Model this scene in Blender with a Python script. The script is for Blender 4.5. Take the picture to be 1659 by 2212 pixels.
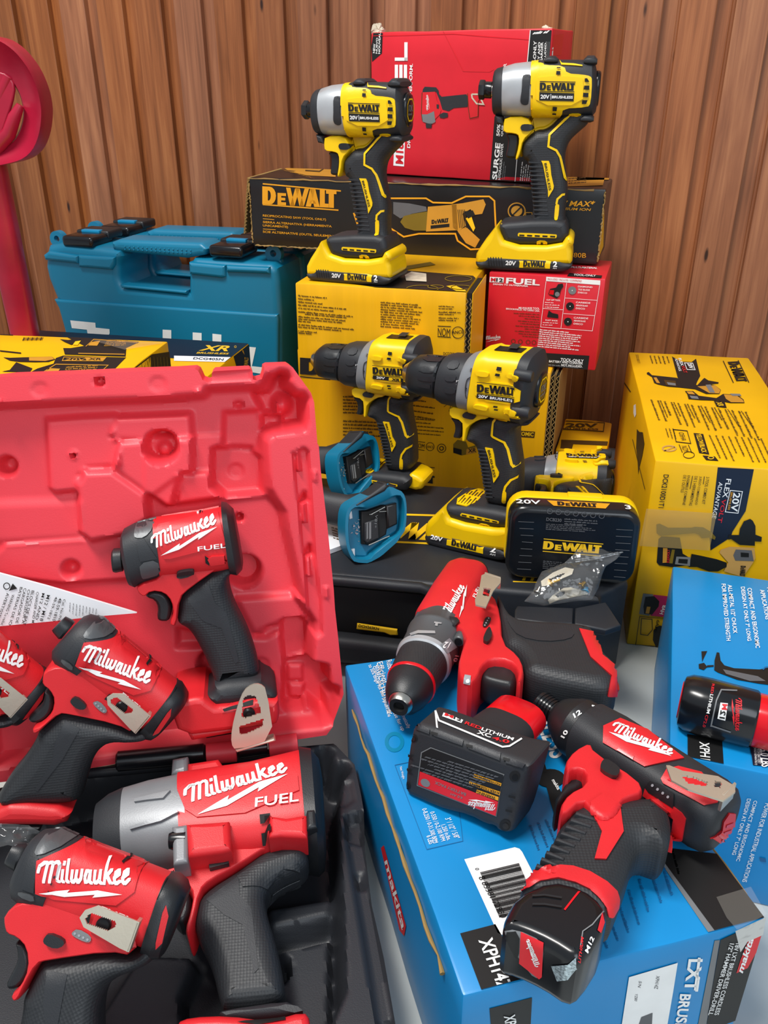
import bpy, bmesh, math, random
from mathutils import Vector as V, Matrix as M
from mathutils.bvhtree import BVHTree

for _o in list(bpy.data.objects):
    bpy.data.objects.remove(_o)
SC = bpy.context.scene
COL = SC.collection
R = math.radians
rnd = random.Random(7)

# ------------------------------------------------------------------ camera
FPX = 1850.0                       # focal length in pixels of the 1659x2212 frame
PITCH = math.atan(FPX / 3611.0)    # looking down at the goods
CAMH = 0.60
cd = bpy.data.cameras.new('camera')
cam = bpy.data.objects.new('camera', cd)
COL.objects.link(cam)
cam.location = (0, 0, CAMH)
cam.rotation_euler = (math.pi / 2 - PITCH, 0, 0)
cd.sensor_fit = 'VERTICAL'
cd.sensor_height = 36.0
cd.sensor_width = 27.0
cd.lens = 36.0 * FPX / 2212.0
cd.clip_start = 0.01
SC.camera = cam

# ------------------------------------------------------------------ light
SC.view_settings.view_transform = 'Standard'
SC.view_settings.look = 'None'
SC.view_settings.gamma = 1.0
SC.view_settings.use_curve_mapping = False
SC.view_settings.exposure = 0.0
wd = bpy.data.worlds.new('world')
SC.world = wd
wd.use_nodes = True
wd.node_tree.nodes['Background'].inputs[0].default_value = (0.80, 0.90, 1.0, 1)
wd.node_tree.nodes['Background'].inputs[1].default_value = 0.46

def area(name, loc, target, sx, sy, power, color):
    d = bpy.data.lights.new(name, 'AREA')
    d.shape = 'RECTANGLE'; d.size = sx; d.size_y = sy; d.energy = power; d.color = color
    o = bpy.data.objects.new(name, d); COL.objects.link(o)
    o.location = loc
    o.rotation_euler = (V(target) - V(loc)).to_track_quat('-Z', 'Y').to_euler()
    return o
area('ceiling_lamp', (-0.75, 0.25, 2.45), (0.0, 0.9, 0.2), 1.1, 0.35, 66, (1.0, 0.97, 0.93))
area('doorway_daylight', (0.9, -1.6, 1.7), (0.0, 0.8, 0.2), 1.6, 1.4, 30, (0.86, 0.93, 1.0))

# ------------------------------------------------------------------ pixel <-> place
_c, _s = math.cos(PITCH), math.sin(PITCH)
EYE = V((0, 0, CAMH))
def ray(px, py):
    x = (px - 829.5) / FPX; y = (1106 - py) / FPX
    return V((x, _c + y * _s, -_s + y * _c))
def atz(px, py, z):
    r = ray(px, py); return EYE + r * ((z - CAMH) / r.z)
def aty(px, py, Y):
    r = ray(px, py); return EYE + r * (Y / r.y)
def atpl(px, py, p, n):
    r = ray(px, py); return EYE + r * ((V(p) - EYE).dot(n) / r.dot(n))
def Zm(z, pts):
    """points read off an enlarged crop: z = (x0, y0, scale)"""
    return [(z[0] + p[0] / z[2], z[1] + p[1] / z[2]) for p in pts]

# ------------------------------------------------------------------ materials
def lin(h):
    h = h.lstrip('#')
    out = []
    for i in (0, 2, 4):
        c = int(h[i:i + 2], 16) / 255
        out.append(c / 12.92 if c <= 0.04045 else ((c + 0.055) / 1.055) ** 2.4)
    return tuple(out) + (1,)
MATS = {}
def mat(name, hexa, rough=0.5, metal=0.0, bump=0.0, bscale=400, coat=0.0, var=0.04, vscale=30, stretch=None, spec=0.5):
    m = bpy.data.materials.new(name); m.use_nodes = True
    nt = m.node_tree; N = nt.nodes; L = nt.links
    p = N['Principled BSDF']
    p.inputs['Roughness'].default_value = rough
    p.inputs['Metallic'].default_value = metal
    p.inputs['Coat Weight'].default_value = coat
    p.inputs['Coat Roughness'].default_value = 0.12
    p.inputs['Specular IOR Level'].default_value = spec
    tc = N.new('ShaderNodeTexCoord')
    src = tc.outputs['Object']
    if stretch:
        mp = N.new('ShaderNodeMapping'); mp.inputs['Scale'].default_value = stretch
        L.new(src, mp.inputs[0]); src = mp.outputs[0]
    c = lin(hexa)
    nz = N.new('ShaderNodeTexNoise'); nz.inputs['Scale'].default_value = vscale; nz.inputs['Detail'].default_value = 4
    L.new(src, nz.inputs['Vector'])
    cr = N.new('ShaderNodeValToRGB')
    cr.color_ramp.elements[0].position = 0.3; cr.color_ramp.elements[1].position = 0.7
    cr.color_ramp.elements[0].color = tuple(x * (1 - var * 2) for x in c[:3]) + (1,)
    cr.color_ramp.elements[1].color = tuple(min(1, x * (1 + var)) for x in c[:3]) + (1,)
    L.new(nz.outputs[0], cr.inputs[0]); L.new(cr.outputs[0], p.inputs['Base Color'])
    if bump:
        n2 = N.new('ShaderNodeTexNoise'); n2.inputs['Scale'].default_value = bscale; n2.inputs['Detail'].default_value = 2
        L.new(src, n2.inputs['Vector'])
        b = N.new('ShaderNodeBump'); b.inputs['Strength'].default_value = bump; b.inputs['Distance'].default_value = 0.001
        L.new(n2.outputs[0], b.inputs['Height']); L.new(b.outputs[0], p.inputs['Normal'])
    MATS[name] = m
    return m
def rubber_mat(name, hexa, rough=0.55, scale=420):
    """dimpled grip rubber: small scale texture"""
    m = mat(name, hexa, rough, bump=0.0)
    nt = m.node_tree; N = nt.nodes; L = nt.links
    tc = N.new('ShaderNodeTexCoord')
    vo = N.new('ShaderNodeTexVoronoi'); vo.inputs['Scale'].default_value = scale
    vo.inputs['Randomness'].default_value = 0.15
    L.new(tc.outputs['Object'], vo.inputs['Vector'])
    b = N.new('ShaderNodeBump'); b.inputs['Strength'].default_value = 0.35; b.inputs['Distance'].default_value = 0.0008
    L.new(vo.outputs['Distance'], b.inputs['Height']); L.new(b.outputs[0], N['Principled BSDF'].inputs['Normal'])
    return m
def clear_mat(name, tint, rough=0.06, alpha=0.12, bump=0.25, ior=1.45):
    """thin clear film: mostly see-through, mirror-like at grazing angles"""
    m = bpy.data.materials.new(name); m.use_nodes = True
    nt = m.node_tree; N = nt.nodes; L = nt.links
    N.remove(N['Principled BSDF']); out = N['Material Output']
    tr = N.new('ShaderNodeBsdfTransparent'); gl = N.new('ShaderNodeBsdfGlossy'); gl.inputs['Roughness'].default_value = rough
    df = N.new('ShaderNodeBsdfDiffuse'); df.inputs['Color'].default_value = lin(tint)
    lw = N.new('ShaderNodeFresnel'); lw.inputs['IOR'].default_value = ior
    tc = N.new('ShaderNodeTexCoord'); n2 = N.new('ShaderNodeTexNoise'); n2.inputs['Scale'].default_value = 90; L.new(tc.outputs['Object'], n2.inputs['Vector'])
    b = N.new('ShaderNodeBump'); b.inputs['Strength'].default_value = bump; b.inputs['Distance'].default_value = 0.003
    L.new(n2.outputs[0], b.inputs['Height'])
    for q in (gl, lw): L.new(b.outputs[0], q.inputs['Normal'])
    m1 = N.new('ShaderNodeMixShader'); m1.inputs[0].default_value = alpha; L.new(tr.outputs[0], m1.inputs[1]); L.new(df.outputs[0], m1.inputs[2])
    m2 = N.new('ShaderNodeMixShader'); L.new(lw.outputs[0], m2.inputs[0]); L.new(m1.outputs[0], m2.inputs[1]); L.new(gl.outputs[0], m2.inputs[2])
    L.new(m2.outputs[0], out.inputs['Surface'])
    MATS[name] = m
    return m

mat('red_plastic', '#d5232a', 0.42, bump=0.12, bscale=1500)
mat('red_case', '#ea3f4b', 0.45, bump=0.10, bscale=900, var=0.02, vscale=8)
mat('red_gloss', '#d9131f', 0.22, var=0.03)
mat('black_plastic', '#1d1f22', 0.42, bump=0.12, bscale=1500)
mat('black_gloss', '#141518', 0.22)
mat('black_soft', '#26282c', 0.55, bump=0.15, bscale=1200)
mat('black_case', '#24262b', 0.48, bump=0.12, bscale=1100, var=0.05, vscale=10)
mat('black_slot', '#060607', 0.7)
rubber_mat('black_grip', '#26282b', 0.52, 480)
mat('yellow_plastic', '#f6c800', 0.38, bump=0.08, bscale=1500, var=0.02)
mat('teal_plastic', '#0c7598', 0.38, bump=0.06, bscale=900, var=0.03, vscale=6)
mat('teal_bright', '#0f86b4', 0.40)
mat('silver_paint', '#b4b7ba', 0.36, 0.35, bump=0.05, bscale=900)
mat('grey_paint', '#8b8f93', 0.40, 0.2)
mat('gunmetal', '#5b5d5f', 0.42, 0.35, bump=0.06, bscale=900)
mat('alloy_grey', '#8a8c8f', 0.42, 0.3, bump=0.06, bscale=900)
mat('steel', '#c9c5bd', 0.25, 1.0)
mat('nickel', '#d6ccb8', 0.36, 0.7, bump=0.05, bscale=600)
mat('dark_steel', '#2a2b2d', 0.35, 0.7)
mat('white_print', '#f2f2f0', 0.5)
mat('black_print', '#141414', 0.5)
mat('grey_print', '#77797b', 0.5)
mat('orange_print', '#e8a11c', 0.45)
mat('yellow_print', '#f4c21a', 0.45)
mat('red_print', '#d8202a', 0.45)
mat('brown_print', '#4a3208', 0.55)
mat('dim_print', '#5e5f62', 0.55)
mat('blue_print', '#0d5f96', 0.5)
mat('pink_print', '#b5215a', 0.5)
mat('olive_print', '#7a6416', 0.5)
mat('gold_print', '#c98e2c', 0.45)
mat('tan_print', '#c79a55', 0.5)
mat('foil', '#c5d6dc', 0.2, 0.6, var=0.35, vscale=700)
mat('carton_yellow', '#eeb500', 0.42, bump=0.12, bscale=60, var=0.03, vscale=12)
mat('carton_yellow_ribbed', '#efb108', 0.40, bump=0.7, bscale=50, stretch=(2.2, 0.04, 0.04), var=0.05, vscale=20)
mat('carton_dark', '#1c1b1b', 0.30, bump=0.35, bscale=26, var=0.1, vscale=14)
mat('carton_red', '#d6202e', 0.36, bump=0.12, bscale=40, var=0.03)
mat('carton_blue', '#0b86c6', 0.34, bump=0.08, bscale=40, var=0.03, vscale=9)
mat('carton_teal', '#0a7fa8', 0.34, bump=0.08, bscale=40, var=0.03, vscale=9)
mat('kraft', '#9a7b45', 0.8, bump=0.3, bscale=200)
mat('navy_print', '#151c2e', 0.4)
mat('paper', '#e8e9ec', 0.6, var=0.02)
mat('torn_paper', '#cfc3ae', 0.8, var=0.1, vscale=120)
mat('chair_red', '#a81836', 0.33, bump=0.08, bscale=120, var=0.12, vscale=14)
mat('brass', '#c79b3c', 0.3, 1.0)
mat('led_glass', '#9a9da2', 0.2)
clear_mat('clear_bag', '#ffffff', 0.05, 0.035, 0.6)
clear_mat('tape', '#c6a86a', 0.15, 0.40, 0.05, 1.25)
clear_mat('clear_tape', '#e9e4d8', 0.12, 0.08, 0.2, 1.18)

# ------------------------------------------------------------------ mesh collecting
class MB:
    def __init__(s):
        s.v = []; s.f = []; s.mi = []; s.mats = []
    def mid(s, m):
        if m not in s.mats: s.mats.append(m)
        return s.mats.index(m)
    def add(s, vs, fs, m):
        b = len(s.v); k = s.mid(m)
        s.v += [tuple(q) for q in vs]
        for f in fs:
            s.f.append(tuple(b + i for i in f)); s.mi.append(k)
        return s
    def bvh(s):
        return BVHTree.FromPolygons([V(q) for q in s.v], s.f)
    def build(s, name, parent=None, frame=None, sharp=38):
        me = bpy.data.meshes.new(name)
        vs = s.v
        if frame is not None:
            inv = frame.inverted()
            vs = [tuple(inv @ V(q)) for q in vs]
        me.from_pydata(vs, [], s.f)
        for m in s.mats: me.materials.append(MATS[m])
        me.polygons.foreach_set('material_index', s.mi)
        me.polygons.foreach_set('use_smooth', [True] * len(s.f))
        me.update()
        me.set_sharp_from_angle(angle=R(sharp))
        o = bpy.data.objects.new(name, me)
        COL.objects.link(o)
        if parent is not None: o.parent = parent
        elif frame is not None: o.matrix_world = frame
        return o
def tag(o, label, cat, group=None, kind=None):
    if label: o['label'] = label
    if cat: o['category'] = cat
    if group: o['group'] = group
    if kind: o['kind'] = kind
    return o
def empty(name, frame, label, cat, group=None):
    o = bpy.data.objects.new(name, None); COL.objects.link(o)
    o.matrix_world = frame; o.empty_display_size = 0.02
    return tag(o, label, cat, group)
def frame_of(o, ex, ez):
    ex = V(ex).normalized(); ez = V(ez); ez = (ez - ex * ez.dot(ex)).normalized(); ey = ez.cross(ex)
    m = M((( ex.x, ey.x, ez.x, o[0]), (ex.y, ey.y, ez.y, o[1]), (ex.z, ey.z, ez.z, o[2]), (0, 0, 0, 1)))
    return m

# ------------------------------------------------------------------ shape helpers
def chaikin(p, n=1, q=0.25):
    for _ in range(n):
        o = []
        for i in range(len(p)):
            a = p[i]; b = p[(i + 1) % len(p)]
            o.append((a[0] + (b[0] - a[0]) * q, a[1] + (b[1] - a[1]) * q))
            o.append((a[0] + (b[0] - a[0]) * (1 - q), a[1] + (b[1] - a[1]) * (1 - q)))
        p = o
    return p
def area2(p):
    return sum(p[i][0] * p[(i + 1) % len(p)][1] - p[(i + 1) % len(p)][0] * p[i][1] for i in range(len(p))) / 2
def clean(p, eps=1e-5):
    o = []
    for q in p:
        if not o or (q[0] - o[-1][0]) ** 2 + (q[1] - o[-1][1]) ** 2 > eps * eps: o.append((q[0], q[1]))
    if len(o) > 2 and (o[0][0] - o[-1][0]) ** 2 + (o[0][1] - o[-1][1]) ** 2 < eps * eps: o.pop()
    if area2(o) < 0: o.reverse()
    return o
def inset(p, d):
    n = len(p); out = []
    for i in range(n):
        a, b, c = p[i - 1], p[i], p[(i + 1) % n]
        e1 = (b[0] - a[0], b[1] - a[1]); e2 = (c[0] - b[0], c[1] - b[1])
        l1 = math.hypot(*e1) or 1e-9; l2 = math.hypot(*e2) or 1e-9
        n1 = (-e1[1] / l1, e1[0] / l1); n2 = (-e2[1] / l2, e2[0] / l2)
        mx, my = n1[0] + n2[0], n1[1] + n2[1]; ml = math.hypot(mx, my)
        if ml < 1e-6: mx, my, ml = n1[0], n1[1], 1
        mx /= ml; my /= ml
        k = d / max(0.55, mx * n1[0] + my * n1[1])
        out.append((b[0] + mx * k, b[1] + my * k))
    return out
def inner_limits(p, r):
    """how far every corner may move inwards before it meets the opposite side"""
    import numpy as np
    P = np.array(p); n = len(P)
    q1 = np.array(inset(p, 1.0)) - P
    lim = np.full(n, r)
    A = np.roll(P, 1, axis=0); E = P - A; EE = (E * E).sum(1) + 1e-18
    def dist(X):
        W = X[:, None, :] - A[None]; t = np.clip((W * E[None]).sum(2) / EE[None], 0, 1)
        return np.sqrt(((W - t[..., None] * E[None]) ** 2).sum(2)).min(1)
    for k in range(1, 17):
        s = r * k / 16
        bad = dist(P + q1 * s) < 0.80 * s
        lim = np.where(bad & (lim >= s), r * (k - 1) / 16, lim)
    lim = np.minimum(lim, np.minimum(np.roll(lim, 1), np.roll(lim, -1)))
    for _ in range(3): lim = np.minimum(lim, (np.roll(lim, 1) + lim * 2 + np.roll(lim, -1)) / 4)
    return P, q1, lim
from mathutils.geometry import tessellate_polygon
def pill(mb, poly, y0, y1, r, m, seg=4, smooth=0, fn=None, rx=None):
    """silhouette in local (x, z), thick from y0 to y1 with rounded rims; fn maps (x,y,z) to a point"""
    p = clean(chaikin(clean(poly), smooth) if smooth else poly)
    fn = fn or (lambda x, y, z: (x, y, z))
    r = min(r, (y1 - y0) / 2); rx = r if rx is None else rx
    if rx > .0025:
        e = []
        for i in range(len(p)):
            a, b = p[i], p[(i + 1) % len(p)]; k = max(1, math.ceil(math.hypot(b[0] - a[0], b[1] - a[1]) / max(.004, rx * .6)))
            e += [(a[0] + (b[0] - a[0]) * j / k, a[1] + (b[1] - a[1]) * j / k) for j in range(k)]
        p = e
        P, q1, lim = inner_limits(p, rx)
        ins = lambda d: [(P[i][0] + q1[i][0] * lim[i] * d, P[i][1] + q1[i][1] * lim[i] * d) for i in range(len(p))]
    else:
        ins = lambda d: inset(p, rx * d)
    rings = []
    for i in range(seg + 1):
        a = math.pi / 2 * i / seg
        rings.append((ins(1 - math.sin(a)), y0 + r * (1 - math.cos(a))))
    for i in range(seg + 1):
        a = math.pi / 2 * (1 - i / seg)
        rings.append((ins(1 - math.sin(a)), y1 - r * (1 - math.cos(a))))
    if y1 - y0 - 2 * r < 1e-7: rings.pop(seg)
    vs = []; fs = []; n = len(p)
    for q, y in rings: vs += [fn(t[0], y, t[1]) for t in q]
    for k in range(len(rings) - 1):
        for i in range(n):
            j = (i + 1) % n
            fs.append((k * n + i, k * n + j, (k + 1) * n + j, (k + 1) * n + i))
    z = (len(rings) - 1) * n
    for base in (0, z):
        q = rings[0][0] if base == 0 else rings[-1][0]
        for t in tessellate_polygon([[V((x, y, 0)) for x, y in q]]): fs.append(tuple(base + i for i in t))
    mb.add(vs, fs, m)
def loft(mb, st, mats, N=48, caps=(True, True)):
    """st: list of (centre, half-axis u, half-axis v, exponent); mats: one per segment or one name"""
    vs = []; fs = []
    for c, u, v, e in st:
        c = V(c); u = V(u); v = V(v)
        for i in range(N):
            a = 2 * math.pi * i / N
            ca, sa = math.cos(a), math.sin(a)
            x = math.copysign(abs(ca) ** (2 / e), ca); y = math.copysign(abs(sa) ** (2 / e), sa)
            vs.append(c + u * x + v * y)
    base = len(mb.v); mb.v += [tuple(q) for q in vs]
    for k in range(len(st) - 1):
        mi = mb.mid(mats if isinstance(mats, str) else mats[k])
        for i in range(N):
            j = (i + 1) % N
            mb.f.append((base + k * N + i, base + k * N + j, base + (k + 1) * N + j, base + (k + 1) * N + i)); mb.mi.append(mi)
    if caps[0]:
        mb.f.append(tuple(base + i for i in range(N))[::-1]); mb.mi.append(mb.mid(mats if isinstance(mats, str) else mats[0]))
    if caps[1]:
        q = base + (len(st) - 1) * N
        mb.f.append(tuple(q + i for i in range(N))); mb.mi.append(mb.mid(mats if isinstance(mats, str) else mats[-1]))
def turned(mb, p0, p1, prof, mats, up=(0, 0, 1), N=48, e=2.0, ky=1.0):
    """round body along p0->p1; prof = [(t, radius)] with t in 0..1"""
    p0 = V(p0); p1 = V(p1); ax = (p1 - p0).normalized()
    u = V(up); u = (u - ax * u.dot(ax)).normalized(); v = ax.cross(u)
    loft(mb, [(p0 + (p1 - p0) * t, u * r, v * r * ky, e) for t, r in prof], mats, N)
def tube(mb, pts, r, m, N=10, closed=False):
    pts = [V(p) for p in pts]; n = len(pts); vs = []; fs = []
    prev = None
    for i, p in enumerate(pts):
        a = pts[i - 1] if (i or closed) else p; b = pts[(i + 1) % n] if (i < n - 1 or closed) else p
        t = (b - a).normalized()
        u = prev if prev is not None else (V((0, 0, 1)) if abs(t.z) < 0.9 else V((1, 0, 0)))
        u = (u - t * u.dot(t)).normalized(); prev = u; w = t.cross(u)
        rr = r[i] if isinstance(r, (list, tuple)) else r
        for k in range(N):
            q = 2 * math.pi * k / N; vs.append(p + (u * math.cos(q) + w * math.sin(q)) * rr)
    for i in range(n if closed else n - 1):
        j = (i + 1) % n
        for k in range(N):
            l = (k + 1) % N; fs.append((i * N + k, i * N + l, j * N + l, j * N + k))
    if not closed:
        fs.append(tuple(range(N))[::-1]); fs.append(tuple(range((n - 1) * N, n * N)))
    mb.add(vs, fs, m)
def rbox(mb, c, s, m, r=0.002, fr=None, seg=2):
    """rounded box, centre c, size s, optionally in frame fr"""
    bm = bmesh.new(); bmesh.ops.create_cube(bm, size=1)
    for q in bm.verts: q.co = V((q.co.x * s[0] + c[0], q.co.y * s[1] + c[1], q.co.z * s[2] + c[2]))
    if r: bmesh.ops.bevel(bm, geom=list(bm.edges) + list(bm.verts), offset=min(r, min(s) * 0.45), segments=seg, profile=0.5, affect='EDGES')
    bm.verts.index_update()
    vs = [fr @ q.co if fr is not None else q.co.copy() for q in bm.verts]
    fs = [tuple(q.index for q in f.verts) for f in bm.faces]
    bm.free(); mb.add(vs, fs, m)
def circ(cx, cy, r, n=24, ry=None, a0=0.0):
    ry = r if ry is None else ry
    return [(cx + r * math.cos(a0 + 2 * math.pi * i / n), cy + ry * math.sin(a0 + 2 * math.pi * i / n)) for i in range(n)]
def stroke(pts, w, closed=False):
    """flat ribbon pieces (quads) along a polyline in 2D, width w; mitred"""
    n = len(pts); L = []; Rr = []
    for i in range(n):
        a = pts[i - 1] if (i or closed) else pts[i]; b = pts[i]; c = pts[(i + 1) % n] if (i < n - 1 or closed) else pts[i]
        e1 = (b[0] - a[0], b[1] - a[1]); e2 = (c[0] - b[0], c[1] - b[1])
        l1 = math.hypot(*e1); l2 = math.hypot(*e2)
        if l1 < 1e-12: e1, l1 = e2, l2
        if l2 < 1e-12: e2, l2 = e1, l1
        n1 = (-e1[1] / l1, e1[0] / l1); n2 = (-e2[1] / l2, e2[0] / l2)
        mx, my = n1[0] + n2[0], n1[1] + n2[1]; ml = math.hypot(mx, my) or 1
        mx /= ml; my /= ml; k = (w / 2) / max(0.5, mx * n1[0] + my * n1[1])
        L.append((b[0] + mx * k, b[1] + my * k)); Rr.append((b[0] - mx * k, b[1] - my * k))
    return [[L[i], Rr[i], Rr[(i + 1) % n], L[(i + 1) % n]] for i in range(n if closed else n - 1)]

# ------------------------------------------------------------------ lettering, all as polygons in a unit box
_TX = {}
def font_polys(s, bold=0.0, keep=False):
    key = (s, bold)
    if key not in _TX:
        cu = bpy.data.curves.new('lettering', 'FONT'); cu.body = s; cu.offset = bold; cu.resolution_u = 3
        ob = bpy.data.objects.new('lettering', cu); me = ob.to_mesh()
        vs = [(q.co.x, q.co.y) for q in me.vertices]
        ps = [[vs[i] for i in p.vertices] for p in me.polygons]
        ob.to_mesh_clear(); bpy.data.objects.remove(ob); bpy.data.curves.remove(cu)
        x0 = min(q[0] for q in vs); x1 = max(q[0] for q in vs); y0 = min(q[1] for q in vs); y1 = max(q[1] for q in vs)
        _TX[key] = [[((q[0] - x0) / (x1 - x0), (q[1] - y0) / (y1 - y0)) for q in p] for p in ps]
    return _TX[key]
def arc(cx, cy, rx, ry, a0, a1, n=8):
    return [(cx + rx * math.cos(R(a0 + (a1 - a0) * i / n)), cy + ry * math.sin(R(a0 + (a1 - a0) * i / n))) for i in range(n + 1)]
def slab_logo():
    """heavy six-letter toolmaker wordmark, D e W A L T in slab capitals"""
    P = []
    def rect(x0, y0, x1, y1): P.append([(x0, y0), (x1, y0), (x1, y1), (x0, y1)])
    # D
    rect(0, 0, .075, 1)
    o = [(.075, 1)] + arc(.10, .5, .085, .5, 90, -90, 8) + [(.075, 0)]; i = [(.075, .78)] + arc(.085, .5, .030, .28, 90, -90, 8) + [(.075, .22)]
    for k in range(len(o) - 1): P.append([o[k], i[k], i[k + 1], o[k + 1]])
    # small E
    x = .205; rect(x, 0, x + .05, .68); rect(x + .05, 0, x + .115, .17); rect(x + .05, .27, x + .105, .42); rect(x + .05, .52, x + .115, .68)
    # W
    x = .33
    for a, b in (((x, 1), (x + .055, 0)), ((x + .125, 1), (x + .055, 0)), ((x + .125, 1), (x + .18, 0)), ((x + .25, 1), (x + .18, 0))):
        w = .06
        P.append([(a[0] - w / 2 + .02, 1), (a[0] + w / 2 + .02, 1), (b[0] + w / 2 + .02, 0), (b[0] - w / 2 + .02, 0)])
    # A
    x = .585
    P.append([(x, 0), (x + .07, 0), (x + .125, 1), (x + .06, 1)]); P.append([(x + .19, 0), (x + .115, 0), (x + .06, 1), (x + .13, 1)])
    P.append([(x + .05, .18), (x + .14, .18), (x + .12, .36), (x + .07, .36)])
    # L, T
    x = .775; rect(x, 0, x + .068, 1); rect(x + .068, 0, x + .125, .22)
    x = .86; rect(x, .78, x + .14, 1); rect(x + .035, 0, x + .105, .78)
    return P
def nib(pl, w=.027, h=.055):
    """broad-nib pen strokes"""
    out = []
    for a, b in zip(pl, pl[1:]):
        # hexagon swept by an upright little pen box
        pts = [(a[0] + sx * w / 2, a[1] + sy * h / 2) for sx in (-1, 1) for sy in (-1, 1)] + [(b[0] + sx * w / 2, b[1] + sy * h / 2) for sx in (-1, 1) for sy in (-1, 1)]
        pts = sorted(set(pts)); lo = []; up = []
        for q in pts:
            while len(lo) > 1 and (lo[-1][0] - lo[-2][0]) * (q[1] - lo[-2][1]) - (lo[-1][1] - lo[-2][1]) * (q[0] - lo[-2][0]) <= 0: lo.pop()
            lo.append(q)
        for q in reversed(pts):
            while len(up) > 1 and (up[-1][0] - up[-2][0]) * (q[1] - up[-2][1]) - (up[-1][1] - up[-2][1]) * (q[0] - up[-2][0]) <= 0: up.pop()
            up.append(q)
        out.append(lo[:-1] + up[:-1])
    return out
def script_logo(bolt=True):
    """slanted white script wordmark with a lightning bolt under it"""
    S = []
    def st(*pl): S.append(list(pl))
    # M
    st((.035, .80), (.10, .90), (.115, .86), (.075, .42)); st((.115, .86), (.155, .90), (.17, .85), (.135, .42)); st((.17, .86), (.215, .91), (.235, .84), (.205, .46), (.23, .42))
    st((.02, .66), (.035, .80), (.09, .90))
    # i l
    st((.265, .70), (.255, .46), (.275, .42)); st((.275, .84), (.279, .89))
    st((.32, .94), (.305, .47), (.325, .42))
    # w
    st((.365, .70), (.355, .47), (.375, .42), (.40, .50), (.412, .70)); st((.405, .52), (.425, .42), (.455, .52), (.465, .72))
    # a
    st((.55, .68), (.515, .71), (.495, .55), (.505, .43), (.535, .47), (.552, .70)); st((.552, .68), (.548, .46), (.568, .42))
    # u
    st((.60, .70), (.595, .47), (.612, .42), (.645, .50), (.655, .71)); st((.655, .70), (.652, .46), (.672, .42))
    # k
    st((.715, .95), (.70, .42)); st((.705, .55), (.765, .72)); st((.725, .60), (.765, .43), (.785, .44))
    # e e
    st((.80, .55), (.85, .63), (.84, .71), (.81, .66), (.803, .48), (.825, .42), (.86, .48))
    st((.885, .55), (.935, .63), (.925, .71), (.895, .66), (.888, .48), (.912, .42), (.955, .52))
    P = []
    for pl in S: P += nib(pl)
    P = [[(x, y) for x, y in q] for q in P]
    if bolt:
        P += [[(.05, .06), (.50, .26), (.47, .16)], [(.05, .06), (.47, .16), (.33, .17), (.36, .235)],
              [(.36, .13), (.60, .255), (.50, .26), (.33, .17)], [(.50, .26), (.60, .255), (.62, .155), (.47, .155)],
              [(.62, .20), (.60, .255), (.985, .33)], [(.62, .155), (.62, .215), (.985, .33), (.72, .18)]]
        P = P[:-6]
        P += [[(.06, .03), (.40, .13), (.375, .20)], [(.40, .13), (.375, .20), (.36, .25), (.43, .16)],
              [(.36, .25), (.43, .16), (.62, .20), (.66, .28)], [(.62, .20), (.66, .28), (.645, .11), (.60, .17)],
              [(.645, .11), (.66, .28), (.98, .31)], [(.31, .085), (.40, .13), (.43, .16), (.36, .25)]]
    return P
SLAB = slab_logo(); SCRIPT = script_logo()
def place(polys, ll, lr, ul):
    """map unit-box polygons to a plane figure given by three corners"""
    ux, uy = lr[0] - ll[0], lr[1] - ll[1]; vx, vy = ul[0] - ll[0], ul[1] - ll[1]
    return [[(ll[0] + ux * a + vx * b, ll[1] + uy * a + vy * b) for a, b in p] for p in polys]
def greek(rows, seed=1, fill=0.9, cw=0.62, cover=0.6, cols=60, just='l'):
    """unreadably small print: little bars set in lines"""
    g = random.Random(seed); P = []
    for i in range(rows):
        y1 = 1 - i / rows; h = cover / rows; x = 0.0
        end = fill * (1 - 0.35 * g.random() * (g.random() < .5))
        row = []
        while x < end:
            n = g.randint(2, 9)
            for _ in range(n):
                w = (0.55 + 0.5 * g.random()) / cols
                if x + w > end: break
                k = g.choice((.7, .7, .75, 1.0))
                row.append((x, x + w * 0.78, y1 - h, y1 - h + h * k)); x += w
            x += 0.8 / cols
        sh = 0 if just == 'l' else 1 - (row[-1][1] if row else 0)
        P += [[(a + sh, c), (b + sh, c), (b + sh, d), (a + sh, d)] for a, b, c, d in row]
    return P

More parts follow.
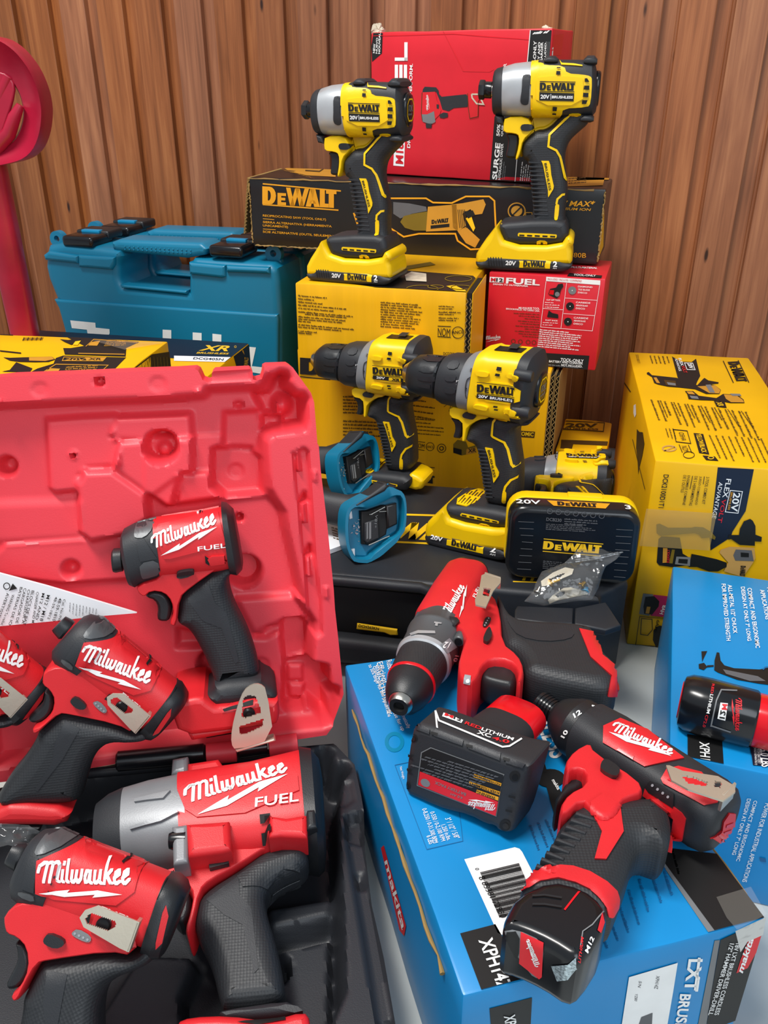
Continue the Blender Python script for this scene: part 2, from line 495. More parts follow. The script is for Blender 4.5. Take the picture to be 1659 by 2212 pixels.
LAY = 0.00025
class Face:
    """a flat printed side of something, addressed by what the photo shows on it"""
    def __init__(s, mb, p, n, z=None, rect=None):
        s.mb = mb; s.p = V(p); s.n = V(n).normalized(); s.z = z; s.rect = rect   # rect: (corner, edge u, edge v) the print must stay inside
    def pts(s, q): return Zm(s.z, q) if s.z else q
    def at(s, q, lay): 
        return atpl(q[0], q[1], s.p, s.n) + s.n * (LAY * lay)
    def polys(s, P, m, lay=1):
        for p in P:
            if s.rect is None:
                s.mb.add([s.at(q, lay) for q in p], [tuple(range(len(p)))], m); continue
            o, u, v = s.rect; lu, lv = u.length, v.length; un, vn = u / lu, v / lv
            q2 = []
            for q in p:
                d = atpl(q[0], q[1], s.p, s.n) - o; q2.append((d.dot(un), d.dot(vn)))
            for ax, lim, less in ((0, .0008, False), (0, lu - .0008, True), (1, .0008, False), (1, lv - .0008, True)):
                out = []
                for i in range(len(q2)):
                    a, b = q2[i - 1], q2[i]; ia = (a[ax] <= lim) == less; ib = (b[ax] <= lim) == less
                    if ia != ib:
                        t = (lim - a[ax]) / (b[ax] - a[ax]); out.append((a[0] + (b[0] - a[0]) * t, a[1] + (b[1] - a[1]) * t))
                    if ib: out.append(b)
                q2 = out
                if not q2: break
            if len(q2) >= 3: s.mb.add([o + un * a + vn * b + s.n * (LAY * lay + .00015) for a, b in q2], [tuple(range(len(q2)))], m)
    def poly(s, p, m, lay=1): s.polys([s.pts(p)], m, lay)
    def set(s, polys, ll, lr, ul, m, lay=3):
        ll, lr, ul = s.pts([ll, lr, ul]); s.polys(place(polys, ll, lr, ul), m, lay)
    def text(s, t, ll, lr, ul, m, bold=0.0, lay=3): s.set(font_polys(t, bold), ll, lr, ul, m, lay)
    def slab(s, ll, lr, ul, m, lay=3): s.set(SLAB, ll, lr, ul, m, lay)
    def script(s, ll, lr, ul, m, lay=3): s.set(SCRIPT, ll, lr, ul, m, lay)
    def greek(s, ll, lr, ul, rows, m, seed=1, lay=2, **k): s.set(greek(rows, seed, **k), ll, lr, ul, m, lay)
    def line(s, p, w, m, lay=2, closed=False):
        p = s.pts(p); k = s.z[2] if s.z else 1
        s.polys(stroke(p, w / k, closed), m, lay)

# ------------------------------------------------------------------ cutting a figure into a fine mesh that follows a surface
def sheet(polys, step, angle=0.0):
    """2D polygons -> (verts, faces) cut along a grid so that it can bend"""
    bm = bmesh.new()
    for p in polys:
        if len(p) < 3: continue
        try:
            bm.faces.new([bm.verts.new((q[0], q[1], 0)) for q in p])
        except ValueError:
            pass
    bmesh.ops.triangulate(bm, faces=[f for f in bm.faces if len(f.verts) > 4])
    if step:
        xs = [q.co.x for q in bm.verts]; ys = [q.co.y for q in bm.verts]
        for ax, lo, hi in ((0, min(xs), max(xs)), (1, min(ys), max(ys))):
            k = math.ceil(lo / step)
            while k * step < hi:
                co = V((0, 0, 0)); co[ax] = k * step; no = V((0, 0, 0)); no[ax] = 1
                bmesh.ops.bisect_plane(bm, geom=list(bm.verts) + list(bm.edges) + list(bm.faces), dist=1e-7, plane_co=co, plane_no=no)
                k += 1
    bm.verts.index_update()
    vs = [(q.co.x, q.co.y) for q in bm.verts]; fs = [tuple(q.index for q in f.verts) for f in bm.faces]
    bnd = [(e.verts[0].index, e.verts[1].index, e.link_faces[0].normal.z) for e in bm.edges if len(e.link_faces) == 1]
    bm.free()
    return vs, fs, bnd
def decal(mb, polys, bvh, m, side=-1, th=0.0003, skirt=0.0, step=0.004, ax='y'):
    """lay 2D figures (local x,z) on the surface bvh as seen along y from side -1 (near) or +1; ax 'z': (x,y) from above"""
    vs, fs, bnd = sheet(polys, step)
    out = []; low = []
    d = V((0, -side, 0)) if ax == 'y' else V((0, 0, -1))
    for a, b in vs:
        o = V((a, side * 0.3, b)) if ax == 'y' else V((a, b, 0.5))
        hit = bvh.ray_cast(o, d)
        if hit[0] is None:
            hit = bvh.find_nearest(V((a, 0, b)) if ax == 'y' else V((a, b, 0)))
        p, n = hit[0], hit[1]
        if n.dot(d) > 0: n = -n
        nn = (n - d * 0.7).normalized()
        out.append(p + nn * th); low.append(p - nn * skirt)
    k = len(out); f2 = list(fs)
    if skirt:
        for a, b, nz in bnd: f2.append((a, b, k + b, k + a))
        out += low
    mb.add(out, f2, m)

def decal_eye(mb, polys_px, bvh, inv, fallback, m, th, skirt, step):
    """figures read off the photograph, laid on the surface where the photograph shows them"""
    vs, fs, bnd = sheet(polys_px, step)
    o = inv @ EYE; out = []; low = []; r3 = inv.to_3x3()
    for x, y in vs:
        d = (r3 @ ray(x, y)).normalized(); hit = bvh.ray_cast(o, d)
        if hit[0] is None: hit = bvh.find_nearest(fallback(x, y))
        p, n = hit[0], hit[1]
        if n.dot(d) > 0: n = -n
        nn = (n - d * 0.7).normalized(); out.append(p + nn * th); low.append(p - nn * skirt)
    k = len(out); f2 = list(fs)
    if skirt:
        for a, b, nz in bnd: f2.append((a, b, k + b, k + a))
        out += low
    mb.add(out, f2, m)
# ------------------------------------------------------------------ the room: slatted timber wall and tiled floor
WY0, WM = 1.535, -0.305                       # the wall recedes to the left: Y = WY0 + WM * X
WU = V((1, WM, 0)).normalized(); WN = V((WM, -1, 0)).normalized()
PITCHW = 0.0476 * WY0
def wood_material():
    m = bpy.data.materials.new('timber_slats'); m.use_nodes = True
    nt = m.node_tree; N = nt.nodes; L = nt.links; p = N['Principled BSDF']
    tc = N.new('ShaderNodeTexCoord'); sep = N.new('ShaderNodeSeparateXYZ'); L.new(tc.outputs['Object'], sep.inputs[0])
    dv = N.new('ShaderNodeMath'); dv.operation = 'DIVIDE'; dv.inputs[1].default_value = PITCHW; L.new(sep.outputs[0], dv.inputs[0])
    fl = N.new('ShaderNodeMath'); fl.operation = 'FLOOR'; L.new(dv.outputs[0], fl.inputs[0])
    wn = N.new('ShaderNodeTexWhiteNoise'); wn.noise_dimensions = '1D'; L.new(fl.outputs[0], wn.inputs['W'])
    # long grain, shifted for every slat
    sh = N.new('ShaderNodeMath'); sh.operation = 'MULTIPLY'; sh.inputs[1].default_value = 7.3; L.new(wn.outputs['Value'], sh.inputs[0])
    zz = N.new('ShaderNodeMath'); zz.operation = 'ADD'; L.new(sep.outputs[2], zz.inputs[0]); L.new(sh.outputs[0], zz.inputs[1])
    cb = N.new('ShaderNodeCombineXYZ'); L.new(sep.outputs[0], cb.inputs[0]); L.new(sep.outputs[1], cb.inputs[1]); L.new(zz.outputs[0], cb.inputs[2])
    mp = N.new('ShaderNodeMapping'); mp.inputs['Scale'].default_value = (95, 60, 2.6); L.new(cb.outputs[0], mp.inputs[0])
    n1 = N.new('ShaderNodeTexNoise'); n1.inputs['Scale'].default_value = 1; n1.inputs['Detail'].default_value = 7; n1.inputs['Roughness'].default_value = 0.62
    n1.inputs['Distortion'].default_value = 1.1; L.new(mp.outputs[0], n1.inputs['Vector'])
    mp2 = N.new('ShaderNodeMapping'); mp2.inputs['Scale'].default_value = (22, 20, 2.0); L.new(cb.outputs[0], mp2.inputs[0])
    n2 = N.new('ShaderNodeTexNoise'); n2.inputs['Scale'].default_value = 1; n2.inputs['Detail'].default_value = 3; n2.inputs['Distortion'].default_value = 2.2
    L.new(mp2.outputs[0], n2.inputs['Vector'])
    cr = N.new('ShaderNodeValToRGB')
    e = cr.color_ramp.elements
    e[0].position = 0.28; e[0].color = lin('#633619'); e[1].position = 0.72; e[1].color = lin('#b27344')
    q = cr.color_ramp.elements.new(0.5); q.color = lin('#92562f')
    mx = N.new('ShaderNodeMath'); mx.operation = 'ADD'
    a1 = N.new('ShaderNodeMath'); a1.operation = 'MULTIPLY'; a1.inputs[1].default_value = 0.55; L.new(n1.outputs[0], a1.inputs[0])
    a2 = N.new('ShaderNodeMath'); a2.operation = 'MULTIPLY'; a2.inputs[1].default_value = 0.45; L.new(n2.outputs[0], a2.inputs[0])
    L.new(a1.outputs[0], mx.inputs[0]); L.new(a2.outputs[0], mx.inputs[1]); L.new(mx.outputs[0], cr.inputs[0])
    hs = N.new('ShaderNodeHueSaturation')
    r1 = N.new('ShaderNodeMapRange'); r1.inputs['To Min'].default_value = 0.80; r1.inputs['To Max'].default_value = 1.14
    L.new(wn.outputs['Value'], r1.inputs['Value']); L.new(r1.outputs[0], hs.inputs['Value'])
    r2 = N.new('ShaderNodeMapRange'); r2.inputs['To Min'].default_value = 0.88; r2.inputs['To Max'].default_value = 1.08
    sc = N.new('ShaderNodeSeparateColor'); L.new(wn.outputs['Color'], sc.inputs[0])
    L.new(sc.outputs[1], r2.inputs['Value']); L.new(r2.outputs[0], hs.inputs['Saturation'])
    L.new(cr.outputs[0], hs.inputs['Color'])
    # knots
    mp3 = N.new('ShaderNodeMapping'); mp3.inputs['Scale'].default_value = (20, 20, 5.5); L.new(cb.outputs[0], mp3.inputs[0])
    vo = N.new('ShaderNodeTexVoronoi'); vo.inputs['Scale'].default_value = 1.0; L.new(mp3.outputs[0], vo.inputs['Vector'])
    kr = N.new('ShaderNodeValToRGB'); kr.color_ramp.elements[0].position = 0.035; kr.color_ramp.elements[0].color = (0.10, 0.07, 0.06, 1)
    kr.color_ramp.elements[1].position = 0.075; kr.color_ramp.elements[1].color = (1, 1, 1, 1); L.new(vo.outputs['Distance'], kr.inputs[0])
    mu = N.new('ShaderNodeMix'); mu.data_type = 'RGBA'; mu.blend_type = 'MULTIPLY'; mu.inputs[0].default_value = 1.0
    L.new(hs.outputs[0], mu.inputs[6]); L.new(kr.outputs[0], mu.inputs[7]); L.new(mu.outputs[2], p.inputs['Base Color'])
    p.inputs['Roughness'].default_value = 0.42
    b = N.new('ShaderNodeBump'); b.inputs['Strength'].default_value = 0.12; b.inputs['Distance'].default_value = 0.001
    L.new(n1.outputs[0], b.inputs['Height']); L.new(b.outputs[0], p.inputs['Normal'])
    MATS['timber'] = m
wood_material()
wall = MB()
# cross-section of one slat: raised face, then a lower channel with a thin bead
def slat(u0):
    # the u of the right edge of the raised face is u0
    w = PITCHW; D = 0.013
    return [(u0 - w * 0.66, 0.0), (u0 - 0.0012, 0.0), (u0, -0.0012), (u0, -D), (u0 + w * 0.27, -D), (u0 + w * 0.285, -D + 0.004), (u0 + w * 0.32, -D + 0.004), (u0 + w * 0.338, -0.0012)]
k0 = ray(22, 0); k0 = k0.x / k0.y
x0 = k0 * WY0 / (1 - WM * k0); UBASE = x0 * math.hypot(1, WM)
prof = []
for i in range(-9, 32): prof += slat(UBASE + i * PITCHW)
vs = []; fs = []
for u, dn in prof:
    for z in (-0.005, 0.5, 1.6):
        vs.append((u, -dn, z))
for i in range(len(prof) - 1):
    for k in range(2): fs.append((i * 3 + k, i * 3 + 3 + k, i * 3 + 4 + k, i * 3 + 1 + k))
nv = len(vs)
u0, u1 = prof[0][0], prof[-1][0]
vs += [(u0, 0.05, -.005), (u1, 0.05, -.005), (u1, 0.05, 1.6), (u0, 0.05, 1.6)]; fs += [(nv + 1, nv, nv + 3, nv + 2)]
wall.add(vs, fs, 'timber')
wo = wall.build('wall_back'); wo['kind'] = 'structure'
wo.matrix_world = M(((WU.x, -WN.x, 0, 0), (WU.y, -WN.y, 0, WY0), (0, 0, 1, 0), (0, 0, 0, 1)))

def floor_material():
    m = bpy.data.materials.new('floor_tiles'); m.use_nodes = True
    nt = m.node_tree; N = nt.nodes; L = nt.links; p = N['Principled BSDF']
    tc = N.new('ShaderNodeTexCoord')
    mp = N.new('ShaderNodeMapping'); mp.inputs['Rotation'].default_value = (0, 0, R(-9)); mp.inputs['Location'].default_value = (0.13, 0.105, 0); L.new(tc.outputs['Object'], mp.inputs[0])
    br = N.new('ShaderNodeTexBrick'); br.offset = 0; br.inputs['Scale'].default_value = 1; br.inputs['Mortar Size'].default_value = 0.0022
    br.inputs['Brick Width'].default_value = 0.33; br.inputs['Row Height'].default_value = 0.33
    br.inputs['Color1'].default_value = lin('#b3b8b6'); br.inputs['Color2'].default_value = lin('#acb1b0'); br.inputs['Mortar'].default_value = lin('#6f7270')
    L.new(mp.outputs[0], br.inputs['Vector'])
    nz = N.new('ShaderNodeTexNoise'); nz.inputs['Scale'].default_value = 16; nz.inputs['Detail'].default_value = 5; L.new(tc.outputs['Object'], nz.inputs['Vector'])
    mr = N.new('ShaderNodeMapRange'); mr.inputs['To Min'].default_value = 0.82; mr.inputs['To Max'].default_value = 1.1; L.new(nz.outputs[0], mr.inputs['Value'])
    hs = N.new('ShaderNodeHueSaturation'); L.new(br.outputs[0], hs.inputs['Color']); L.new(mr.outputs[0], hs.inputs['Value'])
    L.new(hs.outputs[0], p.inputs['Base Color']); p.inputs['Roughness'].default_value = 0.3
    MATS['floor_tiles'] = m
floor_material()
fl = MB(); fl.add([(-1.6, -1.0, 0), (1.9, -1.0, 0), (1.9, 2.1, 0), (-1.6, 2.1, 0), (-1.6, -1.0, -.03), (1.9, -1.0, -.03), (1.9, 2.1, -.03), (-1.6, 2.1, -.03)],
                  [(0, 1, 2, 3), (7, 6, 5, 4), (0, 4, 5, 1), (1, 5, 6, 2), (2, 6, 7, 3), (3, 7, 4, 0)], 'floor_tiles')
fo = fl.build('floor'); fo['kind'] = 'structure'
# ------------------------------------------------------------------ cartons
def carton_frame(p, yaw):
    """p: front lower left corner; yaw: turn of the front edge about z (degrees)"""
    return frame_of(p, (math.cos(R(yaw)), math.sin(R(yaw)), 0), (0, 0, 1))
class Carton:
    def __init__(s, p, yaw, w, d, h, m, r=0.0022, z=None, worn=0.0, seed=1):
        s.fr = carton_frame(p, yaw); s.w, s.d, s.h = w, d, h; s.mb = MB(); s.z = z
        ex = s.fr.to_3x3() @ V((1, 0, 0)); ey = s.fr.to_3x3() @ V((0, 1, 0)); p = V(p)
        if worn:
            g = random.Random(seed); bm = bmesh.new(); bmesh.ops.create_cube(bm, size=1)
            for q in bm.verts: q.co = V(((q.co.x + .5) * w, (q.co.y + .5) * d, (q.co.z + .5) * h))
            bmesh.ops.bevel(bm, geom=list(bm.edges) + list(bm.verts), offset=r, segments=2, profile=.5, affect='EDGES')
            bmesh.ops.subdivide_edges(bm, edges=[e for e in bm.edges if e.calc_length() > .05], cuts=5, use_grid_fill=True)
            from mathutils import noise
            for q in bm.verts:
                edge = sum((abs(q.co.x) < .006 or abs(q.co.x - w) < .006, abs(q.co.y) < .006 or abs(q.co.y - d) < .006, abs(q.co.z) < .006 or abs(q.co.z - h) < .006))
                a = worn * (1.5 if edge >= 2 else 0.0)
                q.co += V(noise.noise_vector(q.co * 23 + V((seed, 0, 0)))) * a
            bm.verts.index_update()
            s.mb.add([s.fr @ q.co for q in bm.verts], [tuple(q.index for q in f.verts) for f in bm.faces], m); bm.free()
        else:
            rbox(s.mb, (w / 2, d / 2, h / 2), (w, d, h), m, r, s.fr)
        up = V((0, 0, 1))
        s.front = Face(s.mb, p, -ey, z, (p, ex * w, up * h))
        s.top = Face(s.mb, p + up * h, up, z, (p + up * h, ex * w, ey * d))
        s.left = Face(s.mb, p, -ex, z, (p, ey * d, up * h))
        s.right = Face(s.mb, p + ex * w, ex, z, (p + ex * w, ey * d, up * h))
        for f in (s.front, s.top, s.left, s.right): f.p = f.p + f.n * 0.0007
    def done(s, name, label, cat, group=None):
        s.o = s.mb.build(name, None, s.fr); return tag(s.o, label, cat, group)
    def loc(s, x, y, z): return s.fr @ V((x, y, z))

# --- tall two-tool kit carton on the right, label side to the camera
ZF = (1190, 740, 3.16)
fx = Carton((0.286, 0.829, 0), -10.4, 0.168, 0.402, 0.2365, 'carton_yellow', z=ZF, worn=.0008, seed=3)
T = fx.top
T.poly([(822, 78), (985, 84), (1020, 225), (1000, 262), (985, 300), (890, 290), (865, 235)], 'black_print')
T.slab((1205, 132), (1268, 268), (1278, 128), 'black_print'); T.line([(1176, 124), (1246, 274)], 6, 'black_print'); T.line([(1278, 120), (1352, 272)], 6, 'black_print')
T.text('FLEX', (868, 108), (888, 160), (888, 106), 'white_print', .02); T.text('VOLT', (888, 160), (908, 208), (912, 158), 'red_print', .02)
T.text('ADVANTAGE', (845, 112), (875, 196), (862, 110), 'white_print', .01)
T.line([(912, 138), (968, 140), (985, 185), (930, 183)], 4, 'white_print', closed=True); T.text('20V', (930, 144), (946, 178), (960, 144), 'white_print', .03)
# printed picture of two drills
T.poly([(655, 205), (668, 200), (690, 222), (860, 240), (900, 262), (1000, 290), (1035, 252), (1048, 240), (1075, 258), (1145, 270), (1143, 279), (1085, 284), (1120, 290), (1160, 322), (1150, 350), (1060, 350), (985, 318), (880, 306), (800, 300), (730, 285), (705, 275), (690, 235), (655, 215)], 'black_print', 2)
T.poly([(1000, 300), (1120, 292), (1158, 325), (1148, 348), (1080, 345)], 'gold_print', 3); T.poly([(700, 240), (720, 238), (745, 278), (722, 276)], 'gold_print', 3); T.poly([(770, 255), (850, 262), (858, 300), (785, 290)], 'brown_print', 3)
T.poly([(1055, 290), (1090, 288), (1120, 344), (1085, 342)], 'grey_print', 4); T.poly([(790, 272), (850, 280), (852, 296), (800, 290)], 'grey_print', 4)
T.poly([(915, 330), (970, 330), (1010, 362), (1130, 378), (1175, 350), (1270, 355), (1315, 388), (1322, 412), (1225, 412), (1140, 396), (1020, 392), (940, 385), (930, 350)], 'black_print', 2)
T.poly([(1180, 355), (1265, 360), (1310, 392), (1318, 409), (1230, 408), (1195, 385)], 'gold_print', 3); T.poly([(925, 335), (965, 335), (985, 355), (940, 352)], 'gold_print', 3); T.poly([(945, 362), (1000, 368), (1010, 386), (960, 382)], 'grey_print', 3)
T.poly([(1220, 350), (1290, 352), (1300, 366), (1240, 366)], 'grey_print', 4)
T.poly([(1112, 398), (1185, 405), (1200, 446), (1132, 438)], 'black_print', 3); T.text('XR', (1125, 408), (1145, 436), (1165, 408), 'yellow_print', .02, 4)
for i, (x, y, L_) in enumerate(((672, 88, 62), (700, 90, 62), (728, 90, 62), (757, 92, 64), (787, 94, 60))):
    T.greek((x - 6, y), (x + 14, y + L_), (x + 12, y), 1, 'brown_print', i, cols=22)
T.text('DCK2100D1T1', (578, 82), (592, 140), (596, 82), 'brown_print')
for i in range(15):
    x = 668 + i * 46; y = 388 + i * 6; T.greek((x, y), (x + 62 + i * 3, y + 160 + i * 4), (x + 26, y), 1, 'brown_print', 20 + i, cols=50)
    if i % 2: T.greek((x + 22, y), (x + 74 + i * 3, y + 130), (x + 40, y), 1, 'brown_print', 60 + i, cols=44)
for i in range(9):
    x = 1068 + i * 44; y = 630 + i * 3; T.greek((x, y), (x + 88, y + 190), (x + 22, y), 1, 'brown_print', 90 + i, cols=54)
for i in range(3): T.greek((775 + i * 24, 585), (800 + i * 24, 668), (790 + i * 24, 585), 1, 'brown_print', 120 + i, cols=26)
T.line([(835, 592), (930, 602), (955, 688), (855, 676)], 5, 'black_print', closed=True); T.text('OSHA', (870, 612), (892, 668), (905, 614), 'black_print', .0)
T.text('NOM', (888, 704), (905, 745), (928, 706), 'black_print', .0); T.line([(875, 695), (898, 750)], 5, 'black_print'); T.line([(938, 697), (962, 752)], 5, 'black_print')
T.line(circ(942, 766, 38, 20, 22), 4, 'black_print', closed=True); T.line(circ(808, 722, 46, 20, 18), 9, 'tan_print', closed=True); T.line([(770, 740), (845, 712)], 7, 'tan_print')
T.poly([(974, 615), (1040, 622), (1082, 762), (1012, 752)], 'black_print'); T.text('YELLOW/BLACK', (988, 624), (1030, 752), (1024, 624), 'yellow_print', .02)
T.poly([(1035, 768), (1120, 775), (1145, 806), (1060, 800)], 'black_print'); T.line(circ(1092, 787, 20, 8, 9), 5, 'yellow_print', closed=True, lay=3)
G = fx.front
G.text('DCK2100D1T1', (770, 900), (733, 1128), (806, 902), 'black_print', .012)
for t, a, b, c in (('2-TOOL COMBO KIT', (1062, 915), (1030, 1100), (1082, 918)), ('JUEGO COMBINADO', (1012, 912), (978, 1106), (1032, 914)), ('DE 2 HERRAMIENTAS', (982, 912), (942, 1112), (1002, 912)),
                   ('ENSEMBLE COMBINÉ', (934, 906), (898, 1108), (955, 908)), ('DE 2 OUTILS', (906, 904), (886, 1022), (925, 906))): G.text(t, a, b, c, 'black_print', .004)
G.line([(1048, 914), (1040, 968)], 4, 'black_print'); G.line([(968, 910), (950, 1000)], 4, 'black_print')
G.poly([(1140, 852), (1386, 866), (1330, 1150), (1240, 1292), (1228, 1330), (1090, 1420), (1085, 1330), (1100, 1200)], 'navy_print')
G.text('FLEX', (1198, 928), (1170, 1056), (1232, 932), 'white_print', .012, 4); G.text('VOLT', (1168, 1064), (1137, 1225), (1196, 1070), 'red_print', .012, 4)
G.text('ADVANTAGE', (1146, 950), (1098, 1196), (1174, 956), 'white_print', .006, 4)
G.line([(1224, 1008), (1307, 1016), (1277, 1164), (1190, 1154)], 5, 'white_print', 4, True)
G.text('20V', (1246, 1022), (1225, 1150), (1294, 1026), 'white_print', .02, 4); G.text('BRUSHLESS', (1228, 1020), (1206, 1140), (1242, 1022), 'orange_print', .01, 4)
# printed hammer drill
G.poly([(720, 1240), (742, 1234), (800, 1262), (960, 1262), (985, 1256), (1040, 1260), (1092, 1290), (1125, 1326), (1118, 1345), (1085, 1330), (1030, 1334), (1012, 1310), (980, 1300), (750, 1318), (722, 1300)], 'olive_print', 4)
G.poly([(1318, 1218), (1360, 1202), (1378, 1215), (1396, 1250), (1396, 1310), (1440, 1326), (1436, 1358), (1392, 1356), (1392, 1386), (1290, 1380), (1232, 1340), (1210, 1345), (1212, 1312), (1284, 1312), (1290, 1270)], 'black_print', 4)
G.poly([(1222, 1392), (1388, 1400), (1396, 1470), (1380, 1500), (1310, 1600), (1180, 1560), (1210, 1500), (1150, 1432), (1160, 1412)], 'tan_print', 4)
G.poly([(1262, 1410), (1370, 1416), (1384, 1490), (1258, 1486), (1244, 1450)], 'dim_print', 5); G.poly([(1295, 1430), (1350, 1434), (1350, 1462), (1296, 1460)], 'black_print', 6)
G.poly([(960, 1440), (1020, 1452), (1130, 1476), (1200, 1500), (1198, 1530), (1140, 1560), (1080, 1560), (1000, 1530), (940, 1530)], 'black_print', 5)
G.poly([(735, 1340), (755, 1322), (880, 1330), (900, 1440), (950, 1470), (945, 1520), (830, 1532), (742, 1520), (722, 1500)], 'black_print', 3)
G.poly([(765, 1400), (795, 1402), (790, 1500), (762, 1502)], 'gold_print', 5); G.poly([(826, 1410), (846, 1412), (830, 1506), (806, 1504)], 'olive_print', 5)
G.text('FLEXVOLT', (808, 1500), (812, 1410), (790, 1500), 'red_print', .01, 6)
G.poly([(856, 1458), (952, 1462), (948, 1522), (846, 1510)], 'grey_print', 6); G.poly([(872, 1472), (934, 1476), (930, 1506), (868, 1500)], 'black_print', 7)
G.slab((1295, 1520), (1288, 1590), (1330, 1522), 'black_print', 6)
G.poly([(630, 1712), (698, 1718), (672, 1865), (602, 1852)], 'grey_print', 3); G.poly([(700, 1720), (806, 1732), (784, 1874), (680, 1864)], 'pink_print', 3)
G.poly([(645, 1735), (705, 1730), (740, 1765), (735, 1800), (690, 1856), (636, 1850), (632, 1800)], 'black_print', 4); G.poly([(655, 1800), (680, 1802), (670, 1848), (645, 1846)], 'gold_print', 5)
G.text('8AH', (764, 1790), (740, 1850), (790, 1795), 'white_print', .02, 4)
G.line([(606, 1870), (790, 1886), (760, 2076), (578, 2068)], 4, 'black_print', 3, True)
G.line([(618, 1882), (690, 1888), (692, 1960), (660, 1998), (612, 1990)], 5, 'black_print', 4, True); G.poly([(700, 1960), (740, 1930), (790, 1940), (780, 2060), (715, 2072), (696, 2030)], 'black_print', 4)
G.text('6AMP', (722, 1892), (700, 1980), (744, 1896), 'black_print', .01, 4)
Lf = fx.left
Lf.poly([(585, 590), (602, 610), (625, 612), (636, 690), (622, 770), (602, 850), (594, 900), (590, 820), (580, 720)], 'black_print')
Lf.poly([(490, 270), (500, 268), (545, 335), (538, 338)], 'brown_print'); Lf.poly([(563, 428), (577, 420), (580, 490), (570, 512), (561, 480)], 'white_print')
Lf.line([(556, 660), (600, 840), (640, 1000)], 4, 'brown_print')
fxo = fx.done('kit_carton', 'large yellow two-tool kit carton on the right with black band and long printed top', 'carton')
tp = MB(); FT = Face(tp, fx.front.p + fx.front.n * .003, fx.front.n, ZF)
FT.poly([(652, 1134), (1132, 1166), (1082, 1420), (602, 1388)], 'tape', 0)
tp.build('tape_strip', fxo, None).matrix_parent_inverse = fxo.matrix_world.inverted()

# --- blue drill carton in the foreground
ZB = (1040, 1460, 2.68)
bA, bB, bC = atz(745, 1437, .136), atz(1000, 2152, .136), atz(1655, 1985, .136)
byaw = math.degrees(math.atan2(bC.y - bB.y, bC.x - bB.x)); bw = (bC - bB).length; bd = (bA - bB).length
bl = Carton((bB.x, bB.y, 0), byaw, bw, bd, 0.136, 'carton_blue', z=(0, 0, 1), worn=.0006, seed=5)
T = bl.top
def bz(*p): return Zm(ZB, p)
def q(x, y): return Zm(ZB, [(x, y)])[0]
T.poly(bz((975, 985), (1010, 975), (1368, 1440), (1380, 1530), (1350, 1535)), 'grey_print', 1)
T.poly(bz((990, 985), (1370, 1030), (1655, 1400), (1640, 1410), (1385, 1520)), 'black_print', 2)
T.poly([(1180, 1480), (1210, 1510), (1252, 1503), (1235, 1470), (1290, 1500), (1320, 1540), (1250, 1560), (1215, 1530)], 'black_print', 1)
T.poly(bz((325, 35), (800, 120), (740, 190), (560, 180), (440, 140)), 'black_print', 2)
T.line(bz((325, 30), (470, 190)), 5, 'grey_print', 3)
T.text('18V LXT', (q(545, 78)), (q(600, 190)), (q(585, 80)), 'white_print', .02, 4)
T.text('1/2"', (q(468, 95)), (q(508, 172)), (q(508, 95)), 'white_print', .02, 4); T.text('Max', (q(425, 105)), (q(450, 170)), (q(452, 100)), 'grey_print', 0, 4)
T.poly(bz((385, 45), (440, 75), (400, 82)), 'red_print', 4)
T.text('BRUSHLESS', (1112, 1462), (1190, 1640), (1158, 1452), 'white_print', .02, 2)
tx = [('Efficient BL Motor', (814, 1432), (846, 1540), (826, 1428)), ('electronically', (808, 1438), (838, 1545), (820, 1434)), ('controlled to optimize', (803, 1441), (836, 1550), (813, 1437)), ('to 50% longer run time per charge', (793, 1438), (838, 1540), (803, 1434))]
for t, a, b, c in tx: T.text(t, a, b, c, 'white_print', .0, 2)
T.text('Rubberized', (834, 1428), (845, 1470), (846, 1424), 'white_print', 0, 2)
T.text('use for up', (846, 1540), (866, 1580), (856, 1536), 'white_print', 0, 2); T.text('automatically', (858, 1532), (878, 1575), (868, 1528), 'white_print', 0, 2)
T.line([(853, 1652), (978, 1626), (1000, 1816), (922, 1834)], 1.2, 'blue_print', 1, True)
for t, a, b, c in (('6 LBS', (921, 1806), (927, 1824), (932, 1803)), ('0-8,250 / 0-31,500 BPM', (910, 1748), (936, 1822), (921, 1745)), ('0-550 / 0-2,100 RPM', (927, 1755), (952, 1818), (938, 1752)),
                   ('1,250 in.lbs.', (951, 1783), (965, 1816), (962, 1780)), ('3" / 1/2" / 5/8"', (961, 1768), (982, 1812), (973, 1765)), ('Net Weight', (862, 1658), (869, 1684), (868, 1655))): T.text(t, a, b, c, 'white_print', .0, 2)
T.line(circ(852, 1602, 17, 20, 18), 8, 'carton_teal', 1, True)
lab = [(1003, 1856), (1112, 1830), (1122, 1833), (1128, 1840), (1190, 1960), (1110, 2030), (1075, 2015)]
T.poly(lab, 'white_print', 2)
g = random.Random(4)
for i in range(34):
    t = i / 34; a = (1037 + 42 * t, 1886 + 98 * t); b = (a[0] + 84, a[1] - 20); T.line([a, b], g.choice((1.0, 1.4, 2.2, 3.0)), 'black_print', 4)
T.text('8 83381 72930', (1033, 1896), (1082, 1984), (1046, 1893), 'black_print', 0, 4); T.text('0', (1025, 1877), (1028, 1881), (1033, 1875), 'black_print', 0, 4)
for i in range(5): T.greek((1138 + i * 17, 1784 - i * 6), (1160 + i * 20, 1845 - i * 4), (1148 + i * 17, 1781 - i * 6), 1, 'blue_print', 200 + i, cols=26)
for i in range(8):
    a = q(650 + i * 62, 1430 - i * 62); b = q(720 + i * 62, 1600 - i * 40 - (i > 4) * 60); c = (a[0] + 10, a[1] - 3); T.greek(a, b, c, 1, 'blue_print', 210 + i, cols=44)
blk = [(996, 2015), (1062, 1998), (1078, 2004), (1150, 2110), (1146, 2148), (1050, 2150)]
